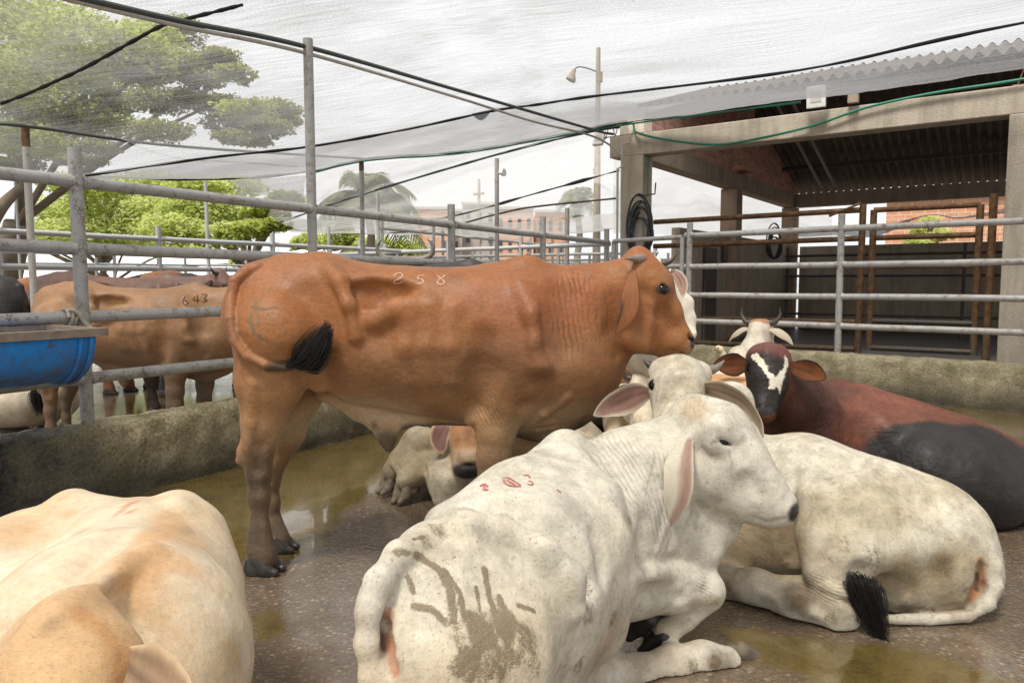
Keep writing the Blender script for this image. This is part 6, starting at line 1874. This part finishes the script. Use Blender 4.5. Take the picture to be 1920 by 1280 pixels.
    for px, pt, y in ((1158, 316, 10.9), (1166, 272, 11.0)):
        a = P(px, 480, y); b = P(px, pt, y); m = MB(); m.tube([(a[0], a[1], .05), b, b + np.array([.10, -.02, .03])], .017, 8); m.build('pipe', M['pipe_pale'], r)

# ------------------------------------------------------------------ nets, ropes
def grid_surface(rows, nu, nv):
    R = [np.array(bez(r, 10)) for r in rows]
    def samp(c, t):
        x = t * (len(c) - 1); i = np.minimum(x.astype(int), len(c) - 2); return c[i] + (c[i + 1] - c[i]) * (x - i)[:, None]
    t = np.linspace(0, 1, nu); Rs = [samp(c, t) for c in R]
    out = []
    for k in range(nu):
        col = np.array(bez([r[k] for r in Rs], 12)); out.append(samp(col, np.linspace(0, 1, nv)))
    return np.array(out)     # nu x nv x 3

def net(name, rows, mat, label, nu=120, nv=70, sag=.03, dens=None, seed=3, post=None):
    S = grid_surface(rows, nu, nv); V = S.reshape(-1, 3).copy()
    U, W = np.meshgrid(np.linspace(0, 1, nu), np.linspace(0, 1, nv), indexing='ij')
    V[:, 2] += sag * fnoise(V * [1, 1, 0], .9, seed) + sag * .35 * fnoise(V * [1, 2.5, 0], 2.6, seed + 1)
    I = np.arange(nu * nv).reshape(nu, nv); F = np.stack([I[:-1, :-1], I[1:, :-1], I[1:, 1:], I[:-1, 1:]], -1).reshape(-1, 4)
    c = V.mean(0)
    me = make_mesh(name, V - c, F.ravel(), np.arange(len(F)) * 4)
    l = me.uv_layers.new(name='UVMap')
    Lu = np.linalg.norm(np.diff(S[:, nv // 2], axis=0), axis=1).sum(); Lv = np.linalg.norm(np.diff(S[nu // 2], axis=0), axis=1).sum()
    uv = np.stack([U.ravel() * Lu, W.ravel() * Lv], 1)
    l.data.foreach_set('uv', uv[F.ravel()].astype(np.float32).ravel())
    dd = (dens(U, W) if dens else np.zeros_like(U)).ravel()
    if post: dd = dd + post(V)
    set_attr(me, 'dens', dd)
    o = tag(link(name, me, M[mat], None, c), label, 'shade net')
    return o, V, F

D_EDGE = [(-8.5, 6.8, 2.45), P(0, 326, 8.2), P(160, 331, 9.0), P(400, 337, 10.0), P(580, 322, 10.6), P(690, 298, 11.0), P(860, 285, 11.2), P(1000, 262, 11.3), P(1170, 231, 11.1), P(1500, 188, 9.55), P(1920, 128, 8.2), (8.2, 6.4, 3.76)]
C_SEAM = [(-8.3, 6.0, 2.5), P(0, 322, 7.6), P(160, 326, 8.1), P(390, 293, 8.5), P(580, 272, 8.8), P(760, 240, 9.0), P(925, 205, 9.2), P(1010, 193, 9.2), P(1110, 178, 9.0), P(1500, 128, 7.6), P(1920, 38, 5.9), (7.2, 4.6, 3.6)]
def nets():
    xs = [-8.6, -6.3, -5.2, -4.2, -3.4, -2.6, -1.6, -.8, .2, 2.4, 4.8, 7.6]
    near = [(x * 1.1, -1.2, 3.55 + .02 * x) for x in xs]
    zz = [2.85, 2.86, 2.92, 3.02, 3.12, 3.24, 3.36, 3.42, 3.46, 3.44, 3.42, 3.45]
    mid = [(x, 3.6, z + .02) for x, z in zip(xs, zz)]
    mid2 = [tuple((np.array(m) * .35 + np.array(c) * .65) + np.array([0, 0, .07])) for m, c in zip(mid, C_SEAM)]
    def dens(U, W):
        d = .46 * sstep(.70, .80, W) * (1 - .6 * sstep(.72, .9, U)) - .16 * sstep(.735, .76, W) * (1 - sstep(.79, .83, W)) * sstep(.68, .80, U)
        d += .20 * sstep(.80, .90, W) * sstep(.60, .75, U)
        return d - .05 + .10 * sstep(.45, .7, 1 - U) * sstep(.3, .6, W)
    a_, b_ = P(1040, 0, 5.5)[:2], P(250, 200, 6.4)[:2]; dv = (b_ - a_) / np.linalg.norm(b_ - a_); nv_ = np.array([-dv[1], dv[0]])
    def over(V):
        # a second width of cloth overlaps along a straight edge, and slack folds run across the sheet
        s = (V[:, :2] - a_) @ nv_; s = s if nv_ @ (np.array([0, 0]) - a_) > 0 else -s
        along = V[:, 0] * .55 - V[:, 1] * .2
        fold = np.abs(np.sin(V[:, 1] * 1.7 + V[:, 0] * .5 + 1.2 * fnoise(V * [1, 1, 0], .5, 3)))
        return .13 * sstep(0, .03, s + .05 * fnoise(V * [1, 1, 0], .8, 6)) + .10 * sstep(.82, 1.0, fold) * sstep(2.0, 5.0, V[:, 1]) + .05 * fnoise(V * [.6, 3.0, 0], 1.3, 8)
    o, V, F = net('shade_net', [near, mid, mid2, C_SEAM, D_EDGE], 'net', 'large grey shade net stretched overhead across the yard', 200, 110, .045, dens, post=over)
    bv = BVHTree.FromPolygons([tuple(v) for v in V], [tuple(int(i) for i in f) for f in F])
    O = Vector((0, 0, CAMH))
    def on_net(px, py, off=-.02):
        h = bv.ray_cast(O, Vector(ray(px, py)).normalized())
        return np.array(h[0]) + np.array([0, 0, off]) if h[0] is not None else None
    def rope(pts, r, mat, name, label, lump=0.0, cat='rope'):
        pts = [p for p in pts if p is not None]; c = bez(pts, 8); rr = [r * (1 + lump * math.sin(i * 1.3) * math.sin(i * .37)) for i in range(len(c))]
        m = MB(); m.tube(c, rr, 8); return tag(m.build(name, M[mat], None, c[len(c) // 2]), label, cat)
    rope([on_net(*p) for p in ((2, 190), (50, 172), (100, 150), (150, 127), (200, 100), (250, 72), (300, 45), (340, 33), (400, 18), (455, 4))], .014, 'rope_black', 'net_seam', 'black rolled net seam crossing the tree at the upper left', .3, 'net seam')
    rope([np.array(p) + np.array([0, 0, -.02]) for p in C_SEAM[2:]], .015, 'rope_black', 'net_seam', 'long dark rolled net seam sweeping up to the upper right', .3, 'net seam')
    rope([np.array(p) + np.array([0, -.02, -.03]) for p in D_EDGE[4:10]], .012, 'cable_green', 'net_rope', 'green rope along the lower edge of the big net', .2)
    rope([np.array(p) + np.array([0, -.01, 0]) for p in D_EDGE[1:10]], .013, 'rope_black', 'net_hem', 'black hem along the lower edge of the big net', .6, 'net hem')
    rope([P(-60, 228, 6.3), P(68, 239, 6.5), P(330, 274, 8.3), P(683, 298, 11.0)], .016, 'pipe_green', 'net_cable', 'dark cable joining the two rusty-topped posts', 0, 'cable')
    # small torn pocket that hangs from the seam
    m = MB(); a, b, c = P(884, 213, 9.15), P(922, 206, 9.15), P(905, 221, 9.1); vs = []; fs = []
    for i in range(7):
        for j in range(4):
            t = i / 6; top = a + (b - a) * t; dep = math.sin(math.pi * t) * (.105); vs.append(top + np.array([0, .03 * math.sin(j), -dep * j / 3]))
    for i in range(6):
        for j in range(3): fs.append((i * 4 + j, i * 4 + j + 1, (i + 1) * 4 + j + 1, (i + 1) * 4 + j))
    m.add(vs, fs); tag(m.build('net_pocket', M['net_dark'], None, c), 'small dark torn pocket of net hanging from the seam', 'net scrap')
    # the two long pipes
    A = [P(-20, -48, 3.9), P(135, -8, 4.3), P(340, 40, 5.0), P(578, 89, 5.9), P(860, 170, 8.0), P(1110, 243, 10.6), P(1150, 252, 11.0)]
    B = [P(-20, -40, 3.9), P(130, 0, 4.3), P(340, 50, 5.0), P(578, 101, 5.9), P(860, 184, 8.0), P(1000, 228, 9.4), P(1100, 252, 10.5), P(1140, 270, 10.95), P(1172, 297, 11.0)]
    rope(A, .019, 'pipe_green', 'overhead_pipe', 'upper dark green pipe of the pair under the net', 0, 'pipe')
    rope(B, .015, 'pipe_pale', 'overhead_pipe', 'lower pale conduit of the pair, bending down to the shed post', 0, 'pipe')
    # far nets
    T1 = [P(470, 436, 24), P(540, 412, 20), P(640, 377, 17.5), P(800, 328, 14.5), P(950, 285, 12.9), P(1092, 250, 11.6), P(1175, 236, 11.3)]
    T2 = [P(500, 441, 30), P(560, 430, 28), P(650, 415, 26), P(800, 395, 24), P(950, 372, 22), P(1095, 345, 20), P(1175, 330, 18)]
    T3 = [P(520, 436, 34), P(580, 432, 34), P(660, 430, 33), P(800, 424, 31), P(950, 416, 28), P(1095, 404, 25), P(1180, 394, 22)]
    T0 = [P(430, 336, 26), P(540, 326, 23), P(640, 312, 20), P(800, 292, 16.5), P(950, 276, 13.8), P(1092, 245, 12.2), P(1175, 231, 11.6)]
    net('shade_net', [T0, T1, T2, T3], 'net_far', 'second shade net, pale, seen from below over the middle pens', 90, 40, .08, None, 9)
    rope(T1, .022, 'cable_blue', 'net_cable', 'blue-black cable along the near edge of the second net', .2, 'cable')
    rope([P(700, 432, 26), P(850, 405, 21), P(1000, 364, 16.5), P(1160, 320, 12.8)], .022, 'rope_black', 'net_seam', 'dashed dark seam rising to the pale conduits', .9, 'net seam')
    rope([P(640, 440, 25), P(800, 432, 20), P(930, 402, 15), P(1000, 388, 15), P(1155, 372, 15)], .020, 'pipe_dark', 'net_cable', 'dark cable low over the far pens', .1, 'cable')
    G1 = [P(530, 408, 19), P(640, 404, 18), P(760, 408, 17.2), P(900, 412, 16.5), P(1040, 410, 16), P(1170, 398, 15)]
    G2 = [P(545, 434, 26), P(650, 438, 25), P(770, 440, 24), P(900, 443, 23), P(1040, 440, 22), P(1175, 428, 21)]
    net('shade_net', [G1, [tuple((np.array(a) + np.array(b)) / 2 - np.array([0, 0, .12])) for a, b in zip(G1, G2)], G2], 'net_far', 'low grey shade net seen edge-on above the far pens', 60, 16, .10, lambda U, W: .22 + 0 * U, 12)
    net('shade_net', [[P(425, 338, 10.9), P(500, 336, 10.9), P(575, 330, 10.9)], [P(470, 358, 11.3), P(520, 360, 11.3), P(570, 358, 11.3)], [P(540, 384, 11.6), P(558, 386, 11.6), P(572, 387, 11.6)]], 'net', 'small dark triangle of loose net before the palm', 24, 12, .05, lambda U, W: .3 + 0 * U, 14)
    # nets behind the shed
    net('shade_net', [[P(1150, 300, 21), P(1300, 322, 22.5), P(1420, 350, 24.5), P(1560, 400, 27)], [P(1150, 392, 19), P(1300, 374, 20), P(1420, 400, 22), P(1560, 425, 24)], [P(1150, 408, 20), P(1300, 404, 21), P(1420, 430, 23), P(1560, 440, 24)], [P(1150, 440, 22), P(1300, 446, 23), P(1420, 450, 24), P(1560, 455, 25)]], 'net_far', 'pale sagging net behind the side of the shed', 60, 40, .12, lambda U, W: .15 * sstep(.3, .6, W), 17)
    net('shade_net', [[P(1480, 432, 21), P(1560, 424, 21), P(1640, 430, 21), P(1742, 404, 21), P(1800, 408, 21), P(1900, 388, 20)], [P(1480, 446, 20.6), P(1560, 440, 20.6), P(1640, 442, 20.6), P(1742, 406, 20.6), P(1800, 412, 20.6), P(1900, 398, 20)]], 'net_dark', 'black sagging net strip behind the shed before the brick wall', 50, 8, .06, None, 19)
# ------------------------------------------------------------------ trees and far things
def leaves(clumps, n, size, seed, aspect=.55, flat=.5):
    """many small leaf faces through the volume of the clumps: (centre, radii); returns V, F, shade"""
    rg = np.random.default_rng(seed); w = np.array([np.prod(r) ** .5 for c, r in clumps]); w /= w.sum()
    k = rg.choice(len(clumps), n, p=w); C = np.array([c for c, r in clumps])[k]; Rr = np.array([r for c, r in clumps])[k]
    d = rg.normal(size=(n, 3)); d /= np.linalg.norm(d, axis=1)[:, None]; rad = rg.random(n) ** .45
    p = d * rad[:, None]; edge = 1 + .35 * fnoise(d * 1.7 + k[:, None] * 3.1, 1.6, seed)
    c = C + p * Rr * edge[:, None]
    keep = vnoise(c, 2.2 / np.mean(Rr) * 1.2, seed + 5) > -.38
    c = c[keep]; n = len(c); d = d[keep]; rad = rad[keep]
    t = rg.normal(size=(n, 3)); t[:, 2] *= flat; t /= np.linalg.norm(t, axis=1)[:, None]
    nn = rg.normal(size=(n, 3)) * [.8, .8, .6] + [0, 0, 1]; b = np.cross(t, nn); b /= np.linalg.norm(b, axis=1)[:, None]
    s = (size * rg.uniform(.6, 1.4, n))[:, None]
    V = np.stack([c - t * s, c + b * s * aspect, c + t * s, c - b * s * aspect], 1).reshape(-1, 3)
    sh = np.clip(.45 + .4 * d[:, 2] * rad + rg.normal(0, .22, n), 0, 1)  # top light painted into the leaf tone: paler towards each clump's top, plus random
    return V, np.arange(4 * n).reshape(n, 4), np.repeat(sh, 4)

def crown(root, clumps, n, size, mat, seed, name='crown', **kw):
    V, F, sh = leaves(clumps, n, size, seed, **kw); b = base_of(root, None)
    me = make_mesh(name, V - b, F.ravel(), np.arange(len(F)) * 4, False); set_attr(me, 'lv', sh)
    return link(name, me, M[mat], root)

def trees():
    # big tree whose boughs spread over the net, upper left
    base = np.array([-11.5, 16.5, 0])
    r = thing('spreading_tree', base, 'big spreading tree at the upper left, its boughs showing through the net', 'tree')
    Y = 16.0
    spec = [(-60, 60, 150, 100), (60, 40, 120, 80), (150, 90, 110, 70), (40, 150, 110, 60), (180, 160, 90, 45), (240, 90, 80, 45), (-40, 230, 90, 45), (110, 230, 80, 30), (270, 130, 60, 30), (330, 120, 55, 30),
            (390, 125, 60, 22), (440, 140, 40, 16), (300, 190, 60, 24), (400, 195, 55, 20), (460, 205, 60, 20), (520, 205, 50, 17), (430, 232, 55, 18), (500, 240, 50, 18), (350, 180, 40, 14),
            (60, 280, 60, 18), (170, 275, 50, 14), (440, 258, 45, 14), (20, 310, 60, 14), (150, 300, 50, 12), (380, 150, 45, 16), (215, 195, 50, 16)]
    spec += [(-20, 140, 120, 60), (90, 200, 100, 45), (200, 235, 80, 34), (30, 260, 90, 36), (280, 70, 60, 40), (335, 60, 50, 30), (300, 245, 60, 20), (120, 120, 90, 50), (540, 225, 30, 12), (480, 265, 36, 10), (410, 105, 40, 14)]
    cl = []
    for i, (px, py, rx, ry) in enumerate(spec):
        y = Y + 1.8 * math.sin(i * 2.1); cl.append((P(px, py, y), np.array([rx, rx * .9, ry]) * y / FPX))
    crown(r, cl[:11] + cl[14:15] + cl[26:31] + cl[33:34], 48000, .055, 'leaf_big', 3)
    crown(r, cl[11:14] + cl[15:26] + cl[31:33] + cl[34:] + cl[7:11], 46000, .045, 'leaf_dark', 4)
    m = MB(); fork = base + np.array([.6, -.2, 2.6])
    m.tube(bez([base, base + [.1, 0, 1.3], fork], 5), [.38, .36, .34, .33, .32, .31, .31, .30, .30, .29, .28][:11], 12); m.build('trunk', M['bark'], r)
    for i, (c, rad) in enumerate(cl):
        if i in (3, 8, 13, 19, 24):
            m = MB(); mid = (fork + c) / 2 + np.array([0, 0, .5 - .02 * i]); pts = bez([fork, mid, c, c + (c - mid) * .25], 6)
            m.tube(pts, [max(.010, .085 * (1 - k / len(pts)) ** 1.1) for k in range(len(pts))], 7); m.build('limb', M['bark'], r)
    m = MB(); m.tube(bez([P(-30, 440, 14), P(5, 385, 14), P(45, 345, 14.3), P(70, 300, 14.6)], 6), [.15 - .006 * k for k in range(19)], 10)
    m.build('limb', M['bark'], r)
    # bright trees beyond the left pen
    def bush_tree(spec, Y, n, size, mat, seed, label, trunk=None, name='leafy_tree'):
        cl = [(P(px, py, Y + 1.5 * math.sin(i * 1.9)), np.array([rx, rx * .8, ry]) * Y / FPX) for i, (px, py, rx, ry) in enumerate(spec)]
        b = np.array([*(np.mean([c for c, _ in cl], 0)[:2]), 0]); 
        if trunk: b = np.array([P(trunk, 640, Y)[0], Y, 0])
        r = thing(name, b, label, 'tree'); crown(r, cl, n, size, mat, seed)
        m = MB(); top = cl[0][0]; m.tube(bez([b, b + [0, 0, top[2] * .4], top], 5), [.16, .15, .15, .14, .13, .12, .11, .10, .09, .08, .07], 9); m.build('trunk', M['bark'], r)
        for c, _ in cl[1:]:
            m = MB(); s = b + np.array([0, 0, top[2] * .45]); m.tube(bez([s, (s + c) / 2 + [0, 0, .2], c], 4), [.07, .065, .06, .055, .05, .04, .03, .025, .02], 6); m.build('limb', M['bark'], r)
        return r
    bush_tree([(210, 385, 95, 50), (120, 400, 70, 40), (300, 400, 80, 40), (180, 435, 110, 30), (90, 440, 60, 30), (280, 345, 70, 24), (150, 345, 70, 22)], 27, 22000, .08, 'leaf_lime', 7, 'bright lime green tree behind the left pen, nearest the big tree')
    bush_tree([(375, 390, 80, 42), (440, 400, 60, 35), (330, 430, 70, 30), (420, 440, 60, 25), (450, 350, 60, 20), (370, 348, 60, 18)], 25, 17000, .075, 'leaf_lime', 8, 'lime green tree behind the left pen with a thin bare trunk on its right', 466)
    bush_tree([(500, 395, 48, 20), (535, 375, 40, 18), (470, 430, 40, 18), (520, 420, 30, 12)], 22, 5000, .09, 'leaf_big', 9, 'sparse olive tree left of the palm', 470)
    bush_tree([(55, 455, 60, 20), (20, 440, 40, 16), (130, 462, 60, 14), (240, 462, 70, 14), (340, 468, 70, 12), (470, 492, 40, 12)], 30, 14000, .09, 'leaf_lime', 10, 'low bright hedge of shrubs before the lime green trees', None, 'shrub_hedge')
    bush_tree([(640, 455, 40, 30), (580, 462, 40, 26), (700, 470, 50, 26), (760, 475, 40, 22)], 42, 7000, .16, 'leaf_big', 12, 'hazy olive shrubbery under the palm', None, 'shrubbery')
    bush_tree([(1745, 418, 22, 14), (1730, 432, 26, 12), (1765, 440, 22, 12), (1720, 455, 26, 10)], 21.5, 2500, .05, 'leaf_lime', 15, 'small leafy bush growing on the brick wall behind the shed', None, 'leafy_bush')
    # palms
    def palm(px, py, Y, rpx, label, seed, nf=24):
        rg = random.Random(seed); c = P(px, py, Y); R = rpx * Y / FPX; b = np.array([c[0], c[1], 0])
        r = thing('palm_tree', b, label, 'palm tree')
        m = MB(); n = 12; m.tube([b + (c - b) * (k / n) + [.08 * math.sin(k), 0, 0] for k in range(n + 1)], [.24 - .09 * k / n + .012 * (k % 2) for k in range(n + 1)], 12); m.build('trunk', M['bark_pale'], r)
        for f in range(nf):
            a = 6.283 * f / nf * 2.618 + rg.uniform(-.2, .2); el = rg.uniform(-.15, 1.25); L = R * rg.uniform(.9, 1.25)
            d = np.array([math.cos(a) * math.cos(el), math.sin(a) * math.cos(el), math.sin(el)])
            V, F, S = [], [], []; N_ = 34; pts = []
            for k in range(N_ + 1):
                t = k / N_; pts.append(c + d * L * t + np.array([0, 0, -L * (.62 + .25 * math.cos(el)) * t * t]))
            for k in range(3, N_):
                t = k / N_; ax = pts[k + 1] - pts[k]; ax /= np.linalg.norm(ax); sd = np.cross(ax, [0, 0, 1]); sd /= np.linalg.norm(sd) + 1e-9
                ll = L * .30 * math.sin(math.pi * min(1, .12 + .88 * t)) ** .7
                for s in (-1, 1):
                    q = pts[k]; e = q + (sd * s * .8 + ax * .55) * ll + np.array([0, 0, -ll * rg.uniform(.25, .75)]); mdl = (q + e) / 2 + np.array([0, 0, ll * .12]); w = ax * L * .014
                    i = len(V); V += [q - w, q + w, mdl + w, mdl - w, e]; F += [(i, i + 1, i + 2, i + 3), (i + 3, i + 2, i + 4)]; S += [rg.random()] * 5
            m = MB(); m.add(V, F); m.tube(pts, [R * .016 * (1 - .8 * k / N_) for k in range(N_ + 1)], 5)
            o = m.build('frond', M['leaf_palm'], r, smooth=False); S += [.5] * (len(m.v) - len(S)); set_attr(o.data, 'lv', S)
    palm(692, 372, 34, 118, 'larger palm tree left of the apartment blocks, behind the pale net', 5, 26)
    palm(1085, 372, 44, 52, 'smaller palm tree beside the tall lamp pole', 6, 22)

def far():
    # apartment blocks
    def block(name, px0, px1, pyt, Y, mat, label, depth=9, floors=3, cols=5, cut=True):
        a, b = P(px0, pyt, Y), P(px1, pyt, Y); zt = a[2]; w = b[0] - a[0]
        r = thing(name, ((a[0] + b[0]) / 2, Y, 0), label, 'building')
        q = [wall_uv((a[0], Y), (b[0], Y), 0, zt), wall_uv((b[0], Y), (b[0], Y + depth), 0, zt), wall_uv((b[0], Y + depth), (a[0], Y + depth), 0, zt), wall_uv((a[0], Y + depth), (a[0], Y), 0, zt)]
        q.append(([(a[0], Y, zt), (b[0], Y, zt), (b[0], Y + depth, zt), (a[0], Y + depth, zt)], [(0, 0)] * 4))
        uv_quadmesh('wall', q, M[mat], r)
        m = MB(); m.box(((a[0] + b[0]) / 2, Y - .05, zt + .12), (w + .3, .5, .3)); m.build('parapet', M['grey_wall'], r, smooth=False)
        for i in range(floors):
            for j in range(cols):
                x = a[0] + w * (j + .5) / cols; z = zt - 1.6 - i * 2.7
                if z < .8: continue
                m = MB(); m.box((x, Y - .02, z), (w / cols * .42, .08, 1.25)); f = m.build('window', M['grey_wall'], r, smooth=False)
                m = MB(); m.box((x, Y - .07, z), (w / cols * .36, .03, 1.12)); m.build('pane', M['window'], f, smooth=False)
        return r
    def fixpane(r):
        pass
    block('apartment_block', 776, 842, 392, 88, 'brick_orange', 'orange brick apartment block at the left of the row', cols=3)
    block('apartment_block', 842, 866, 396, 92, 'grey_wall', 'narrow grey block squeezed between two brick blocks', cols=1)
    block('apartment_block', 867, 930, 383, 95, 'grey_wall', 'tallest grey block in the row, behind the cross-armed pole', cols=3)
    block('apartment_block', 930, 1000, 392, 86, 'brick_orange', 'wide brick apartment block in the middle of the row', cols=4)
    block('apartment_block', 1004, 1060, 398, 90, 'brick_orange', 'brick apartment block at the right, beside the small palm', cols=3)
    block('white_house', 840, 1135, 492, 60, 'white_wall', 'long low white house behind the far pens', floors=1, cols=12, depth=6)
    # pale sheet roof beyond the left pens
    r = thing('long_shed', P(200, 520, 33), 'long low shed with a white corrugated roof beyond the left pens', 'shed')
    V = []; us = np.arange(-34, -9, .11)
    for k, (y, z) in enumerate(((33, 1.35), (39, 3.0))):
        for u in us: V.append((u, y, z + .05 * math.sin(u * 5.5)))
    n = len(us); F = [(i, i + 1, n + i + 1, n + i) for i in range(n - 1)]
    m = MB(); m.add(V, F); m.build('roof', M['roof_white'], r)
    m = MB(); m.box((-21.5, 36, .55), (24, 4, 1.1)); m.build('wall', M['white_wall'], r, smooth=False)
    # brick wall behind the shed
    r = thing('brick_wall', P(1720, 440, 23), 'orange brick wall behind the back of the shed', 'wall')
    A, B = P(1652, 640, 23.6), P(2000, 640, 21); uv_quadmesh('face', [wall_uv(A[:2], B[:2], 0, 3.9)], M['brick_orange'], r)
    m = MB(); m.beam((*A[:2], 3.95), (*B[:2], 3.95), .3, .1); m.build('coping', M['concrete'], r, smooth=False)
    # lamp pole and utility pole
    Y = 20.0; t = P(1122, 90, Y); b = np.array([t[0], Y, 0])
    r = thing('street_lamp', b, 'tall concrete lamp pole with a bell-shaped lamp on a thin arm', 'street lamp')
    m = MB(); m.tube([b, t], [.13, .055], 12); m.build('pole', M['concrete'], r)
    m = MB(); m.tube(bez([P(1122, 136, Y), P(1100, 128, Y), P(1083, 126, Y), P(1076, 134, Y)], 5), .018, 8); m.build('arm', M['pipe_dark'], r)
    m = MB(); m.tube([P(1077, 131, Y), P(1074, 138, Y), P(1071, 148, Y), P(1069.5, 151, Y)], [.05, .07, .13, .14], 14); m.build('lamp_shade', M['concrete_dark'], r)
    m = MB(); m.box(P(1124, 145, Y), (.16, .12, .26)); m.build('control_box', M['concrete_dark'], r)
    for k in range(2):
        m = MB(); m.tube([P(1121, 326, Y), P(1112 , 318 + 6 * k, Y)], .02, 6); m.build('bracket', M['pipe_dark'], r)
    Y = 58; t = P(898, 336, Y); b = np.array([t[0], Y, 0]); r = thing('utility_pole', b, 'distant utility pole with two short cross arms', 'utility pole')
    m = MB(); m.tube([b, t], [.18, .11], 10); m.build('pole', M['concrete_dark'], r)
    for dy in (0, 10):
        m = MB(); m.beam(P(888, 366 - dy * .3, Y), P(908, 361 + dy * .3, Y - .3), .1, .12); m.build('cross_arm', M['concrete_dark'], r)

# ------------------------------------------------------------------ light
def light():
    w = bpy.data.worlds.new('World'); scene.world = w; w.use_nodes = True
    t = w.node_tree; bg = t.nodes['Background']
    sky = t.nodes.new('ShaderNodeTexSky'); sky.sky_type = 'NISHITA'; sky.sun_disc = False
    el, az = R_(64), R_(215)
    sky.sun_elevation = el; sky.sun_rotation = az; sky.air_density = 1.0; sky.dust_density = 6.0; sky.ozone_density = 1.0
    hs = t.nodes.new('ShaderNodeHueSaturation'); hs.inputs['Saturation'].default_value = .10
    t.links.new(sky.outputs[0], hs.inputs['Color'])
    mx = t.nodes.new('ShaderNodeMix'); mx.data_type = 'RGBA'; mx.inputs['Factor'].default_value = .70
    mx.inputs['B'].default_value = (10.9, 10.9, 10.9, 1)           # flat bright cloud cover over the clear-sky model
    t.links.new(hs.outputs[0], mx.inputs['A']); t.links.new(mx.outputs['Result'], bg.inputs['Color'])
    bg.inputs['Strength'].default_value = .125
    l = bpy.data.lights.new('sun', 'SUN'); o = bpy.data.objects.new('sun', l); COL.objects.link(o)
    l.energy = 4.9; l.angle = R_(12); l.color = (1, .95, .87)
    d = Vector((math.sin(az) * math.cos(el), math.cos(az) * math.cos(el), math.sin(el)))
    o.rotation_euler = d.to_track_quat('Z', 'Y').to_euler()
    scene.view_settings.view_transform = 'Standard'; scene.view_settings.look = 'None'; scene.view_settings.exposure = 0; scene.view_settings.gamma = 1
    scene.render.engine = 'CYCLES'
    c = scene.cycles
    c.use_denoising = True; c.max_bounces = 8; c.transparent_max_bounces = 16; c.diffuse_bounces = 2
    try: c.denoiser = 'OPENIMAGEDENOISE'
    except Exception: pass

light(); yard(); shed(); nets(); trees(); far()
hero(); white_front(); white_right(); dark_right(); cream_left(); herd(); bird()
